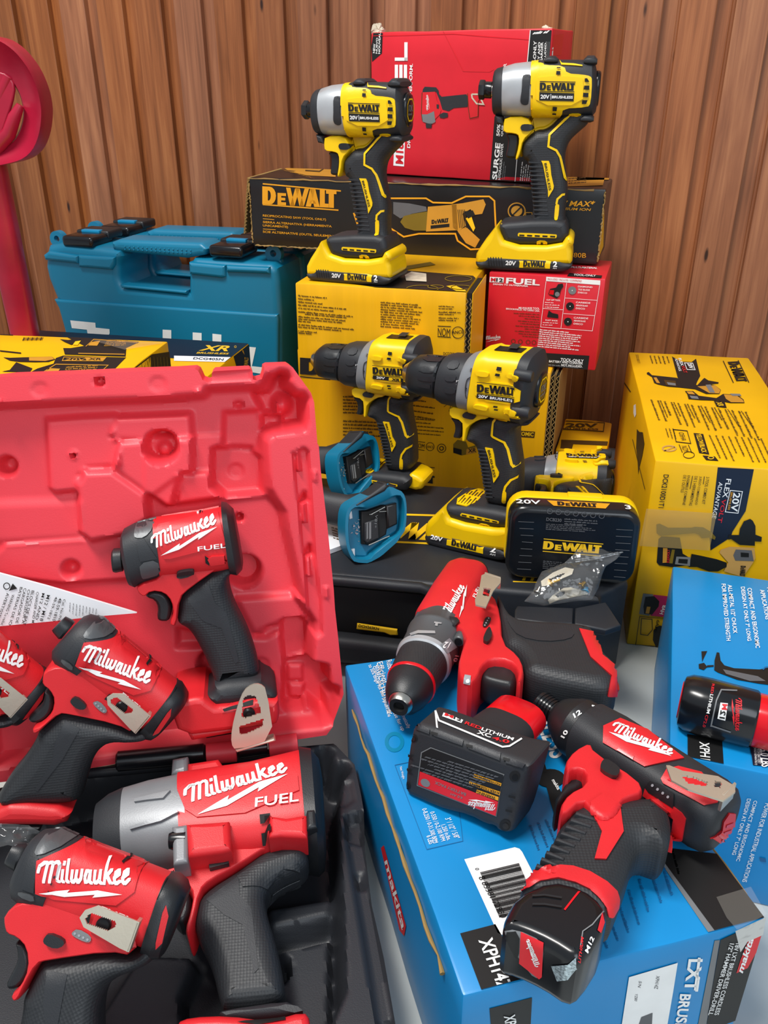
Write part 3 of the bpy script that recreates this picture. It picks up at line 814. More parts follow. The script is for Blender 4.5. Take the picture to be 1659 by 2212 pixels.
T.poly([(994, 2016), (1070, 1996), (1152, 2140), (1140, 2152), (1054, 2176)], 'black_print', 2)
T.text('XPH14Z', (1033, 2032), (1079, 2143), (1063, 2024), 'white_print', .02, 4)
ZH = (1050, 1480, 1.7)
T.poly(Zm(ZH, [(166, 205), (192, 208), (218, 280), (205, 300), (188, 262)]), 'grey_print', 2); T.poly(Zm(ZH, [(165, 250), (200, 300), (190, 335), (168, 320)]), 'navy_print', 2); T.poly(Zm(ZH, circ(236, 342, 54, 20, 34)), 'black_print', 3)
T.poly(Zm(ZH, [(200, 285), (212, 278), (224, 318), (212, 324)]), 'black_print', 4); T.poly(Zm(ZH, [(215, 355), (250, 345), (300, 440), (310, 520), (262, 520)]), 'black_print', 4); T.text('makita', *Zm(ZH, [(240, 352), (262, 388), (252, 346)]), 'white_print', .02, 5)
T.line([(1104, 1550), (1125, 1600)], 1.5, 'dim_print', 4)
# two stickers and print on the near end
E_ = bl.front
E_.poly(bz((40, 1985), (297, 1868), (290, 2015), (0, 2015), (30, 2080)), 'black_print', 1) if False else None
E_.poly([(1058, 2180), (1150, 2156), (1146, 2230), (1062, 2230)], 'black_print', 1); E_.text('XP', (1088, 2195), (1092, 2216), (1112, 2190), 'white_print', .02, 3)
E_.poly(bz((855, 1745), (1137, 1662), (1110, 1830), (1070, 2060), (800, 2100)), 'white_print', 2)
E_.poly(bz((925, 1975), (990, 1950), (985, 2040), (900, 2050)), 'dim_print', 3)
for t, a, b, c in (('XPH14Z', (1012, 1735), (1000, 1810), (1032, 1738)), ('S/N', (912, 1765), (905, 1800), (928, 1770)), ('YZ80', (890, 1838), (885, 1880), (905, 1842))): E_.text(t, q(*a), q(*b), q(*c), 'dim_print', 0, 3)
E_.text('LXT', q(1200, 1640), q(1172, 1828), q(1282, 1640), 'white_print', .03, 2); E_.text('BRUSHLESS', q(1150, 1842), q(1090, 2200), q(1215, 1845), 'white_print', .03, 2)
E_.line(bz((1262, 1632), (1238, 1822)), 6, 'white_print', 2)
E_.poly(bz((1352, 1535), (1382, 1532), (1330, 1850), (1300, 2050), (1250, 2050)), 'grey_print', 1)
E_.poly(bz((1385, 1530), (1640, 1415), (1600, 1640), (1540, 1800), (1490, 1990), (1300, 2060), (1330, 1850)), 'black_print', 2)
E_.poly(bz((1556, 1500), (1622, 1498), (1590, 1600), (1540, 1690), (1475, 1720), (1500, 1640)), 'red_print', 3)
E_.text('makita', q(1510, 1720), q(1575, 1520), q(1480, 1700), 'white_print', .03, 4)
for t, a, b, c in (('18V LXT BRUSHLESS CORDLESS', (1470, 1545), (1345, 1960), (1496, 1545)), ('1/2" HAMMER DRIVER-DRILL', (1436, 1545), (1310, 1960), (1462, 1548))): E_.text(t, q(*a), q(*b), q(*c), 'white_print', .012, 4)
# left side: red wordmark panel
S_ = bl.left
S_.poly([(822, 1832), (828, 1826), (876, 2000), (872, 2022), (862, 2010)], 'red_print', 1)
S_.text('makita', (830, 1862), (868, 2010), (838, 1855), 'white_print', .02, 2)
blo = bl.done('drill_carton', 'glossy blue drill carton lying in front with red drill and black battery on top', 'carton', None)
# crushed kraft edge along the left and the torn clear tape on the right corner
ke = MB(); g = random.Random(2)
fr = bl.fr
pts = [fr @ V((-0.0006 - g.random() * .0012, 0.03 + .012 * i, 0.1125 + .002 * math.sin(i * 1.7) + g.random() * .0015)) for i in range(int((bd - .05) / .012))]
tube(ke, pts, [0.0004 + .0014 * g.random() for _ in pts], 'kraft', 6)
pts = [fr @ V((bw + .0005, 0.02 + .012 * i, 0.1345 - .0015 * g.random())) for i in range(int((bd - .03) / .012))]
tube(ke, pts, [0.0008 + .0012 * g.random() for _ in pts], 'kraft', 6)
o = ke.build('worn_edge', blo); o.matrix_parent_inverse = blo.matrix_world.inverted(); o['label'] = 'frayed brown cardboard edge'
ct = MB(); FT = Face(ct, bl.top.p + V((0, 0, .0022)), (0, 0, 1), ZB); FT.poly([(1360, 1280), (1560, 1220), (1650, 1380), (1480, 1470), (1420, 1400)], 'clear_tape', 0)
FT = Face(ct, bl.front.p + bl.front.n * .0022, bl.front.n, ZB); FT.poly([(1470, 1478), (1650, 1395), (1630, 1500), (1540, 1540), (1500, 1600)], 'clear_tape', 0)
o = ct.build('clear_tape', blo); o.matrix_parent_inverse = blo.matrix_world.inverted()

# --- second blue carton behind it on the right
ZC = (1400, 1200, 2.911)
c0 = atz(1453, 1222, .136)
b2 = Carton((c0.x - 0.295 * math.sin(R(17.2)), c0.y - 0.295 * math.cos(R(17.2)), 0), -17.2, 0.20, 0.295, 0.136, 'carton_blue', z=ZC, worn=.0005, seed=9)
T = b2.top
for t, a, b, c in (('ALL-METAL 1/2" CHUCK', (500, 186), (535, 492), (527, 186)), ('FOR IMPROVED STRENGTH', (460, 180), (492, 538), (487, 180)), ('COMPACT AND ERGONOMIC', (622, 208), (676, 585), (650, 205)), ('DESIGN AT ONLY 7" LONG', (582, 200), (624, 540), (608, 198)),
                   ('APPLICATIONS', (702, 218), (738, 405), (730, 215)), ('FOR INDUSTRIAL', (746, 205), (785, 410), (775, 202)), ('XPH14Z', (322, 1172), (332, 1350), (385, 1180))): T.text(t, a, b, c, 'white_print', .012, 4)
T.poly([(248, 1122), (466, 1158), (482, 1420), (250, 1420)], 'black_print', 2)
T.poly([(635, 1150), (820, 1180), (830, 1330), (660, 1318)], 'navy_print', 2); T.text('6.0 LBS', (700, 1215), (712, 1330), (760, 1222), 'white_print', .02, 4)
T.text('WITH BATTERY', (682, 1210), (690, 1310), (702, 1212), 'white_print', .0, 4); T.text('(SOLD SEPARATELY)', (660, 1208), (668, 1318), (678, 1210), 'white_print', .0, 4)
T.text('MAX TORQUE', (676, 1150), (678, 1186), (690, 1150), 'white_print', 0, 4); T.line([(246, 1064), (246, 1078), (330, 1090)], 4, 'white_print', 4); T.poly([(340, 1092), (380, 1098), (376, 1120), (336, 1114)], 'white_print', 4)
# printed grip picture
T.poly([(432, 608), (448, 610), (456, 660), (480, 690), (540, 708), (700, 716), (760, 705), (900, 760), (900, 830), (700, 805), (560, 780), (440, 735), (416, 720), (418, 660)], 'black_print', 2)
T.poly([(470, 716), (690, 760), (740, 790), (640, 790), (490, 745)], 'dim_print', 3); T.line([(722, 720), (735, 706), (760, 702)], 8, 'blue_print', 4)
T.poly([(335, 602), (372, 600), (352, 640), (340, 668)], 'black_print', 2); T.poly([(318, 682), (352, 674), (372, 700), (350, 720), (320, 710)], 'black_print', 2); T.poly([(370, 690), (412, 688), (412, 698), (370, 702)], 'black_print', 2)
G = b2.front
for t, a, b, c in (('COMPACT AND ERGONOMIC', (664, 1540), (552, 1920), (688, 1542)), ('DESIGN AT ONLY 7" LONG', (622, 1528), (526, 1880), (648, 1530)), ('POWER FOR INDUSTRIAL APPLICATIONS', (736, 1556), (590, 2050), (765, 1560))): G.text(t, a, b, c, 'white_print', .01, 3)
G.poly([(702, 1898), (740, 1906), (742, 1930), (706, 1924)], 'blue_print', 2); G.poly([(555, 1512), (568, 1516), (560, 1526)], 'white_print', 2)
b2o = b2.done('drill_carton', 'second blue drill carton at the right edge, under the red stick battery', 'carton')

# --- stack in the middle: wide ribbed yellow carton on the floor
YS = math.degrees(math.atan(WM))
ZL = (860, 820, 4.366)
def snap(p, yaw, w):   # front right corner -> front left corner
    return V((p[0] - w * math.cos(R(yaw)), p[1] - w * math.sin(R(yaw)), 0))
lr = atz(1190, 803, .24)
lo_ = Carton(snap(lr, YS, .37), YS, .37, .24, .2395, 'carton_yellow_ribbed', z=ZL, worn=.0008, seed=11)
G = lo_.front
G.slab((-170, 905), (345, 985), (-170, 830), 'black_print'); G.line([(-170, 785), (345, 832)], 6, 'black_print')
for i in range(4): G.greek((0, 196 + i * 48), (370 + (i % 2) * 20, 236 + i * 55), (0, 170 + i * 48), 1, 'brown_print', 300 + i, cols=64)
for i in range(5): G.greek((0, 372 + i * 34), (480, 410 + i * 34), (0, 350 + i * 34), 1, 'brown_print', 310 + i, cols=84)
G.greek((-520, 330), (-60, 345), (-520, 150), 6, 'brown_print', 316, cols=70); G.greek((-520, 540), (-60, 560), (-520, 380), 5, 'brown_print', 317, cols=70)
G.poly([(48, 570), (125, 576), (122, 655), (46, 648)], 'black_print'); G.text('Elu', (58, 632), (112, 640), (62, 590), 'yellow_print', .02)
G.text('NOM', (160, 640), (248, 652), (162, 596), 'black_print', .0); G.line([(156, 582), (254, 592)], 6, 'black_print'); G.line([(152, 655), (248, 668)], 6, 'black_print')
G.line(circ(302, 632, 38, 24), 5, 'black_print', closed=True); G.text('ANCE', (270, 644), (334, 648), (270, 620), 'black_print', .0); G.line(circ(410, 648, 40, 24), 7, 'brown_print', closed=True); G.line(circ(410, 648, 18, 16), 9, 'brown_print', closed=True)
G.poly([(520, 610), (560, 568), (640, 585), (660, 640), (730, 620), (740, 690), (600, 716), (520, 690)], 'olive_print'); G.poly([(522, 640), (600, 660), (598, 714), (524, 690)], 'black_print', 3); G.poly([(645, 655), (735, 640), (738, 690), (640, 708)], 'gold_print', 3)
G.text('XR', (660, 690), (735, 682), (662, 652), 'black_print', .02, 4)
G.poly([(1098, 478), (1292, 492), (1284, 552), (1090, 540)], 'brown_print'); G.text('ATOMIC', (1100, 524), (1276, 536), (1104, 486), 'yellow_print', .02, 4); G.line([(432, 258), (470, 228), (498, 240), (480, 300)], 5, 'brown_print')
lo_o = lo_.done('tool_carton', 'wide ribbed yellow tool carton standing on the floor at the bottom of the stack', 'carton')
# its open right end: two corrugated flap edges
fp = MB()
for k in range(2):
    b0 = .37 + .0030 + k * .0068
    pl = [(b0 + (0.0018 if (i % 2) else -0.0018), .004 + k * .001) for i in range(56)]
    pts = [lo_.loc(b0 + (.0016 if i % 2 else -.0016), .001, .004 + i * .0042) for i in range(56)]
    tube(fp, pts, .0006, 'kraft', 5)
    for dx in (-.0026, .0026): rbox(fp, (b0 + dx, .06, .118), (.0007, .12, .236), 'kraft', 0, lo_.fr)
    rbox(fp, (b0, .064, .118), (.0036, .112, .23), 'black_slot', 0, lo_.fr)
o = fp.build('corrugated_flap', lo_o); o.matrix_parent_inverse = lo_o.matrix_world.inverted()
# plain printed carton tucked in right behind the flap
# --- low carton by the wall
ZK = (1160, 780, 6.381)
k0_ = atz(1326, 913, .12); kw = .16
kc = Carton((.247, 1.135, 0), YS, .070, .13, .12, 'carton_yellow', z=ZK, worn=.001, seed=21)
kc.top.line([(330, 820), (930, 850), (915, 968), (330, 935)], 12, 'brown_print', closed=True)
kc.top.text('20V', (395, 912), (835, 918), (395, 855), 'brown_print', .03); kc.top.text('BRUSHLESS', (330, 938), (845, 952), (330, 915), 'brown_print', .02)
kc.top.poly([(335, 1080), (1020, 1105), (1015, 1165), (330, 1135)], 'brown_print'); kc.top.poly([(330, 1135), (500, 1142), (480, 1215), (320, 1200)], 'brown_print')
kc.front.poly([(335, 1080), (1020, 1105), (1015, 1165), (330, 1135)], 'brown_print'); kc.front.poly([(500, 1142), (1012, 1166), (1000, 1230), (480, 1215)], 'olive_print')
kc.done('tool_carton', 'low yellow carton tucked against the timber wall beside the tall kit carton', 'carton')

# --- yellow carton second in the stack
ZU = (600, 640, 2.074)
ul, ur = atz(646, 818, .24), atz(1009, 864, .24)
uyaw = -14.0; uw = .218
uc = Carton((ul.x, ul.y, .24), uyaw, uw, .27, .1255, 'carton_yellow_ribbed', z=ZU, worn=.0008, seed=13)
G = uc.front
Z1 = (540, 560, 5.184)
G.z = Z1
for i, (y, x1) in enumerate(((405, 945), (440, 780), (475, 970), (510, 1215), (545, 1000), (585, 1225), (612, 1225), (640, 1310), (665, 1300), (690, 700), (730, 1240), (755, 1130), (800, 780), (822, 720))):
    x0 = 540 if i != 6 else 615; s_ = (x1 - x0) * .09; G.greek((x0, y + 14), (x1, y + 14 + s_), (x0, y - 8), 1, 'brown_print', 400 + i, cols=int((x1 - x0) / 11), cover=.8)
for i in range(11): G.greek((1462, 494 + i * 27), (1930 + (i * 37) % 60, 530 + i * 27), (1462, 472 + i * 27), 1, 'brown_print', 420 + i, cols=42, cover=.8)
G.z = (860, 540, 3.456)
for i, y in enumerate((418, 435, 462, 478, 505, 522)): G.greek((302, y + 9), (302 + (135, 125, 215, 185, 190, 190)[i], y + 14), (302, y - 4), 1, 'brown_print', 440 + i, cols=24, cover=.8)
G.text('NOM', (296, 640), (388, 648), (298, 580), 'black_print', 0); G.line([(296, 568), (394, 572)], 6, 'black_print'); G.line([(294, 646), (392, 652)], 6, 'black_print')
G.line(circ(447, 617, 43, 26), 5, 'black_print', closed=True); G.text('ANCE', (402, 628), (488, 622), (402, 604), 'black_print', .01)
G.text('DCD708', (338, 784), (420, 788), (338, 762), 'black_print', .01); G.poly([(90, 670), (135, 672), (135, 745), (90, 742)], 'brown_print')
G.z = Z1
G.slab((560, 1286), (1860, 1380), (560, 1100), 'black_print'); G.line([(560, 1312), (900, 1352)], 10, 'black_print')
T = uc.top; T.z = (860, 540, 3.456)
T.poly([(0, 295), (550, 352), (575, 335), (640, 262), (560, 190), (-200, 130), (-350, 250)], 'black_print')
for a, b in (((280, 275), 60), ((470, 280), 75), ((450, 215), 100), ((180, 290), 120)): T.line(circ(a[0], a[1], b, 20, b * .22), 5, 'olive_print', 3, True)
T.poly([(0, 130), (240, 90), (280, 110), (40, 150)], 'olive_print', 3); T.poly([(360, 270), (420, 262), (560, 330), (480, 330)], 'yellow_print', 3)
T.poly([(50, 190), (100, 165), (210, 180), (212, 240), (60, 232)], 'torn_paper', 5)
uco = uc.done('tool_carton', 'yellow tool carton with black top, second in the stack, under the left impact driver', 'carton')
fp = MB()
for dx in (.0012, .0058):
    pts = [uc.loc(uw + dx + (.0012 if i % 2 else -.0012), .001, .004 + i * .0038) for i in range(31)]; tube(fp, pts, .0005, 'kraft', 5)
rbox(fp, (uw + .0035, .05, .0625), (.006, .09, .122), 'black_slot', 0, uc.fr); rbox(fp, (uw + .0075, .06, .0625), (.0008, .115, .122), 'carton_yellow', 0, uc.fr)
o = fp.build('corrugated_flap', uco); o.matrix_parent_inverse = uco.matrix_world.inverted()

# --- red cut-off tool carton
ZM = (860, 540, 3.456)
ml, mr = atz(1034, 780, .24), atz(1268, 810.5, .24)
myaw = math.degrees(math.atan2(mr.y - ml.y, mr.x - ml.x)); mw = (mr - ml).length
mc = Carton((ml.x + .008, ml.y, .24), -17.0, mw, .125, .1235, 'carton_red', z=ZM)
G = mc.front
G.poly([(600, 738), (1428, 790), (1410, 942), (590, 850)], 'black_print')
G.poly([(685, 200), (790, 206), (786, 245), (682, 240)], 'white_print', 2); G.text('M', (692, 234), (728, 236), (694, 206), 'red_print', .03, 4); G.text('12', (732, 236), (782, 240), (734, 208), 'black_print', .03, 4)
G.text('FUEL', (804, 250), (1056, 266), (808, 206), 'white_print', .03); G.text('DRIVEN TO OUTPERFORM.', (708, 260), (970, 276), (710, 248), 'white_print', .02)
G.text('MILWAUKEE TOOL', (900, 440), (1056, 446), (900, 424), 'white_print', .01); G.text('BROOKFIELD, WI 53005 USA', (806, 446), (1056, 464), (806, 432), 'white_print', .01)
for i in range(10): G.greek((840 + (i * 31) % 70, 478 + i * 19), (1054, 490 + i * 19), (840 + (i * 31) % 70, 466 + i * 19), 1, 'brown_print', 500 + i, cols=34, just='r')
G.script((648, 690), (770, 678), (646, 640), 'white_print')
for i, x in enumerate((860, 912, 970, 1014)): G.line(circ(x, 682 + i * 3, 15, 14), 4, 'brown_print', closed=True)
G.poly([(1106, 200), (1510, 228), (1508, 262), (1104, 232)], 'white_print'); G.text('INCLUDES / INCLUYE / COMPREND', (1116, 222), (1370, 238), (1118, 208), 'red_print', 0, 4)
for p in ([(1104, 234), (1064, 575), (1450, 604), (1505, 262)], [(1258, 246), (1216, 582)], [(1082, 436), (1230, 446)], [(1246, 358), (1484, 376)], [(1234, 474), (1466, 490)]): G.line(p, 3, 'white_print', 3)
for x, y, m in ((1300, 302, 'grey_print'), (1284, 420, 'black_print'), (1268, 535, 'black_print')):
    G.poly(circ(x, y, 30, 24), m, 3); G.poly(circ(x, y, 4, 10), 'white_print', 4)
    for j in range(3): G.text(('DIAMOND', 'TILE BLADE', 'DISCO')[j] if m == 'grey_print' else ('CARBIDE', 'ABRASIVE BLADE', 'DISCO')[j], (x + 42, y - 24 + j * 22), (x + 150 - j * 20, y - 18 + j * 22), (x + 44, y - 36 + j * 22), 'white_print', .01)
G.poly([(1120, 330), (1135, 290), (1180, 280), (1195, 255), (1228, 250), (1234, 270), (1215, 300), (1205, 340), (1185, 362), (1160, 350)], 'black_print', 3); G.poly([(1125, 330), (1135, 298), (1165, 300), (1160, 335)], 'red_gloss', 4); G.poly(circ(1188, 330, 18, 16), 'grey_print', 4)
G.poly([(1112, 500), (1125, 450), (1150, 470), (1195, 480), (1196, 510)], 'black_print', 3); G.text('CUT OFF TOOL', (1108, 378), (1212, 382), (1108, 366), 'white_print', .01); G.text('DUST SHOE', (1100, 528), (1190, 534), (1100, 518), 'white_print', .01)
for j in range(3): G.greek((1096, 398 + j * 17), (1218, 404 + j * 17), (1096, 388 + j * 17), 1, 'white_print', 520 + j, cols=20)
for j in range(2): G.greek((1080, 548 + j * 17), (1208, 554 + j * 17), (1080, 538 + j * 17), 1, 'white_print', 525 + j, cols=20)
G.greek((1038, 728), (1390, 762), (1058, 590), 9, 'white_print', 530, cols=62)
G.text('TOOL-ONLY', (1212, 830), (1384, 842), (1214, 806), 'white_print', .02); G.text('BATTERY AND CHARGER', (1126, 838), (1378, 856), (1128, 822), 'white_print', .02); G.text('NOT INCLUDED.', (1218, 866), (1376, 878), (1218, 850), 'white_print', .02)
G.greek((1080, 878), (1374, 906), (1084, 848), 2, 'grey_print', 531, cols=56)
T = mc.top; T.poly([(1280, 170), (1524, 188), (1510, 230), (1250, 205)], 'black_print'); T.text('TOOL-ONLY', (1310, 192), (1475, 200), (1312, 178), 'white_print', .02); T.text('MULTI-MATERIAL', (1290, 135), (1485, 142), (1294, 122), 'white_print', .02)
mc.done('tool_carton', 'red carton with white text and black bottom band, under the right impact driver', 'carton')

# --- long black reciprocating saw carton lying across both
ZR = (520, 320, 4.88)
rr = atz(1290, 573, .3655); rw = .515
rl = V((rr.x - rw * math.cos(R(YS)), rr.y - rw * math.sin(R(YS)), .3655))
rc = Carton(rl, YS, rw, .145, .0975, 'carton_dark', z=ZR, worn=.0009, seed=31)
G = rc.front
G.slab((228, 590), (1010, 632), (228, 402), 'orange_print'); G.line([(232, 376), (1056, 452)], 14, 'orange_print'); G.line([(232, 594), (1030, 654)], 14, 'orange_print')
for t, y, x1 in (('RECIPROCATING SAW (TOOL ONLY)', 728, 900), ('SIERRA ALTERNATIVA (HERRAMIENTA', 796, 960), ('UNICAMENTE)', 832, 500), ('SCIE ALTERNATIVE (OUTIL SEULEMENT)', 898, 1015)):
    G.text(t, (234, y), (x1, y + (x1 - 234) * .065), (234, y - 30), 'orange_print', .014)
G.line([(234, 744), (352, 754)], 6, 'orange_print'); G.line([(234, 852), (368, 860)], 6, 'orange_print')
# big outlined saw picture
G.z = (500, 320, 1.975)
out = [(668, 214), (830, 214), (860, 232), (940, 234), (1000, 206), (1100, 206), (1122, 225), (1128, 350), (1060, 430), (1020, 432), (965, 395), (955, 365), (800, 365), (735, 378), (668, 335)]
G.line(out, 7, 'orange_print', 3, False)
G.poly([(735, 290), (775, 280), (835, 270), (840, 352), (780, 352), (740, 340), (720, 315)], 'olive_print', 2); G.poly([(838, 250), (960, 240), (966, 350), (830, 356)], 'gold_print', 3)
G.poly([(940, 240), (985, 235), (1075, 218), (1085, 240), (1070, 280), (1035, 285), (1020, 260), (985, 280), (1000, 330), (968, 355), (945, 340)], 'gold_print', 3); G.poly([(965, 355), (1000, 335), (1060, 390), (1040, 425), (1000, 405)], 'gold_print', 3)
G.poly([(1000, 300), (1022, 285), (1040, 340), (1032, 356)], 'yellow_print', 4); G.poly([(850, 330), (930, 322), (930, 336), (850, 344)], 'black_print', 4); G.slab((854, 324), (926, 316), (854, 306), 'black_print', 4)
for i in range(5): G.line([(966 + i * 7, 262), (974 + i * 7, 340)], 3, 'brown_print', 4)
G.poly([(990, 270), (1030, 265), (1040, 285), (1010, 300)], 'black_print', 5)
G.poly([(690, 230), (760, 236), (830, 250), (834, 268), (770, 280), (720, 300), (690, 280)], 'dim_print', 1)
G.line(circ(1217, 268, 36, 24, 34), 5, 'gold_print', 3, True); G.poly(circ(1217, 268, 24, 24, 22), 'gold_print', 3); G.line([(1200, 285), (1236, 250)], 5, 'black_print', 5); G.line([(1255, 275), (1282, 275), (1282, 300), (1255, 300)], 3, 'gold_print', 3, True)
G.line([(1160, 310), (1290, 304)], 4, 'gold_print', 3)
G.text('20V MAX*', (1360, 247), (1544, 250), (1370, 222), 'orange_print', .02); G.text('LITHIUM ION', (1376, 262), (1530, 268), (1380, 251), 'orange_print', .01); G.text('DCS380B', (1376, 462), (1512, 468), (1378, 442), 'orange_print', .0)
G.line([(522, 276), (540, 330)], 8, 'orange_print')
T = rc.top; T.z = ZR
T.poly([(345, 150), (600, 95), (1000, 130), (1000, 300), (700, 285), (520, 245)], 'gold_print', 1); T.poly([(560, 130), (820, 140), (800, 175), (580, 165)], 'brown_print', 3); T.line([(640, 180), (890, 205), (830, 245), (680, 235)], 12, 'brown_print', 3)
T.text('20V MAX', (400, 215), (720, 300), (470, 240), 'gold_print', .0)
T.poly([(3560, 250), (3900, 255), (3880, 330), (3540, 335)], 'gold_print', 1)
T.z = (1000, 120, 4.61); T.poly([(1040, 1172), (1420, 1172), (1395, 1290), (1040, 1300)], 'gold_print', 1); T.greek((1050, 1285), (1290, 1270), (1050, 1195), 4, 'brown_print', 600, cols=40)
rc.right.z = (1000, 120, 4.61); rc.right.poly([(1345, 1320), (1420, 1200), (1400, 1900), (1335, 2060)], 'carton_yellow', 1)
rco = rc.done('saw_carton', 'long battered black saw carton with orange lettering lying across the stack', 'carton')
fp = MB()
bmv = [rc.loc(-.001, .004, .096), rc.loc(-.001, .13, .098), rc.loc(-.026, .03, .012), rc.loc(-.024, .12, .010)]
def sheet3(mb, a, b, c, d, th, m):
    n = (V(b) - V(a)).cross(V(c) - V(a)).normalized() * th
    vs = [a, b, d, c]; vs = [V(v) for v in vs] + [V(v) + n for v in vs]
    mb.add(vs, [(0, 1, 2, 3), (7, 6, 5, 4), (0, 4, 5, 1), (1, 5, 6, 2), (2, 6, 7, 3), (3, 7, 4, 0)], m)
sheet3(fp, bmv[0], bmv[1], bmv[2], bmv[3], .003, 'kraft')
pts = [bmv[0].lerp(bmv[2], i / 30) + rc.fr.to_3x3() @ V(((.0016 if i % 2 else -.0016), -.0012, 0)) for i in range(31)]; tube(fp, pts, .0007, 'kraft', 5)
o = fp.build('end_flap', rco); o.matrix_parent_inverse = rco.matrix_world.inverted(); o['label'] = 'open brown cardboard end flap'
fp = MB(); g = random.Random(8)
for (a, b) in (((0.0, 0.0, .0965), (.5, 0.0, .0965)), ((rw, .0, .004), (rw, .0, .094)), ((0, 0, .004), (0, 0, .09)), ((.003, 0, .001), (.13, 0, .001))):
    n = 40; pts = [rc.loc(*(a[k] + (b[k] - a[k]) * i / n + (g.random() - .5) * .0016 for k in range(3))) for i in range(n + 1)]; tube(fp, pts, [.0004 + .0012 * g.random() for _ in pts], 'kraft', 6)
o = fp.build('worn_edge', rco); o.matrix_parent_inverse = rco.matrix_world.inverted(); o['label'] = 'scuffed brown cardboard edges'

# --- red driver carton standing on top
ZD = (780, 20, 3.318)
dl, dr = atz(812, 386, .463), atz(1186, 412, .463)
dl, dr = atz(803, 377, .463), atz(1167, 399, .463)
ZD = (790, 30, 3.687)
dyaw = math.degrees(math.atan2(dr.y - dl.y, dr.x - dl.x)); dw = (dr - dl).length
dc = Carton((dl.x, dl.y, .4645), dyaw, dw, .085, .187, 'carton_red', z=ZD, worn=.0007, seed=41)
G = dc.front
G.poly([(60, 150), (135, 128), (128, 315), (50, 382), (44, 260)], 'black_print')
for t, a, b, c in (('NEW', (74, 312), (78, 238), (58, 312)), ('NUEVO', (94, 316), (98, 190), (80, 316)), ('NOUVEAU', (116, 318), (120, 145), (100, 318))): G.text(t, a, b, c, 'white_print', .02)
G.poly([(1312, 130), (1500, 130), (1465, 560), (1420, 900), (1310, 900), (1268, 560), (1290, 330)], 'black_print'); G.line([(1312, 130), (1285, 420), (1240, 900)], 6, 'white_print', 4)
for t, a, b, c in (('TOOL-ONLY', (1352, 520), (1362, 215), (1328, 520)), ('BATTERY AND', (1382, 520), (1392, 225), (1364, 520)), ('CHARGER', (1408, 420), (1414, 225), (1390, 420)), ('NOT INCLUDED.', (1430, 540), (1440, 222), (1416, 540))): G.text(t, a, b, c, 'white_print', .02)
for x in (1452, 1464): G.line([(x, 222), (x - 10, 400)], 3, 'grey_print', 3)
# big rotated wordmark, partly behind the left driver
G.poly([(228, 1020), (312, 1025), (305, 1215), (220, 1208)], 'white_print', 2); G.text('M18', (300, 1196), (304, 1030), (238, 1190), 'red_print', .03, 4)
def rot_bar(x0, y0, x1, y1): G.poly([(x0, y0), (x1, y0), (x1, y1), (x0, y1)], 'white_print', 3)
rot_bar(232, 348, 332, 374); rot_bar(308, 226, 334, 374)                                  # L
for x in (232, 268, 304): rot_bar(x, 405, x + 26, 545)                                     # E
G.poly(Zm((0, 0, 1), [(232, 545), (330, 545), (330, 556), (316, 562), (246, 562), (232, 556)]), 'white_print', 3)
rot_bar(232, 590, 318, 618); rot_bar(292, 590, 322, 800); rot_bar(232, 770, 318, 800)      # U
rot_bar(232, 960, 322, 990); rot_bar(232, 850, 258, 990); rot_bar(268, 870, 294, 990)      # F
G.text('DRIVEN TO OUTPERFORM.', (355, 1070), (376, 398), (330, 1066), 'white_print', .02)
G.line([(600, 105), (775, 455), (985, 460), (1020, 440)], 4, 'red_plastic', 2); G.line([(60, 175), (700, 160), (1310, 205)], 4, 'red_gloss', 2)
# printed driver
G.poly([(455, 600), (470, 580), (560, 585), (580, 610), (585, 640), (605, 660), (800, 640), (815, 660), (810, 740), (700, 750), (660, 775), (610, 760), (590, 690), (560, 620), (452, 625)], 'black_soft', 2)
G.poly([(450, 625), (552, 620), (566, 690), (600, 765), (590, 800), (552, 840), (550, 870), (520, 878), (450, 850), (444, 780)], 'red_print', 3)
G.line([(450, 625), (444, 790), (452, 850)], 5, 'brown_print', 4); G.poly([(448, 800), (490, 800), (545, 775), (556, 860), (520, 880), (455, 858)], 'grey_print', 4); G.poly([(478, 872), (528, 872), (524, 908), (482, 908)], 'black_soft', 4)
G.poly([(590, 800), (620, 785), (655, 790), (655, 820), (620, 830), (590, 825)], 'black_soft', 4); G.script((512, 770), (505, 640), (484, 770), 'white_print', 5)
G.poly([(812, 632), (850, 618), (945, 640), (900, 690), (895, 815), (830, 830), (818, 745)], 'red_print', 3); G.line([(845, 640), (900, 640), (940, 720), (885, 715), (850, 670), (845, 640)], 12, 'torn_paper', 5); G.poly([(565, 720), (585, 722), (583, 755), (567, 752)], 'black_soft', 5)
G.line([(812, 632), (818, 745), (830, 832), (895, 818), (898, 690)], 4, 'brown_print', 5)
# right panel
G.poly([(1025, 820), (1120, 700), (1420, 700), (1440, 900), (1390, 1365), (1180, 1358), (985, 1340)], 'black_print')
G.line([(1210, 1100), (1188, 1360)], 5, 'white_print', 4)
G.text('SURGE', (1046, 1322), (1074, 1030), (1006, 1316), 'white_print', .03); G.text('HYDRAULIC DRIVER', (1074, 1322), (1098, 1035), (1054, 1320), 'white_print', .01)
G.text('50%', (1066, 975), (1074, 880), (1040, 972), 'white_print', .02); G.text('QUIETER', (1094, 976), (1108, 820), (1076, 974), 'white_print', .01); G.text('IMPACT DRIVER', (1118, 700), (1124, 395), (1092, 700), 'white_print', .01)
for i in range(2): G.greek((1094 + i * 14, 1322), (1112 + i * 14, 1150), (1084 + i * 14, 1322), 1, 'grey_print', 700 + i, cols=46)
for i in range(5): G.greek((1238 + i * 17, 1330), (1258 + i * 17, 1160), (1226 + i * 17, 1330), 1, 'white_print', 710 + i, cols=22)
G.greek((1310, 178), (1470, 165), (1350, 140), 1, 'white_print', 717, cols=9)
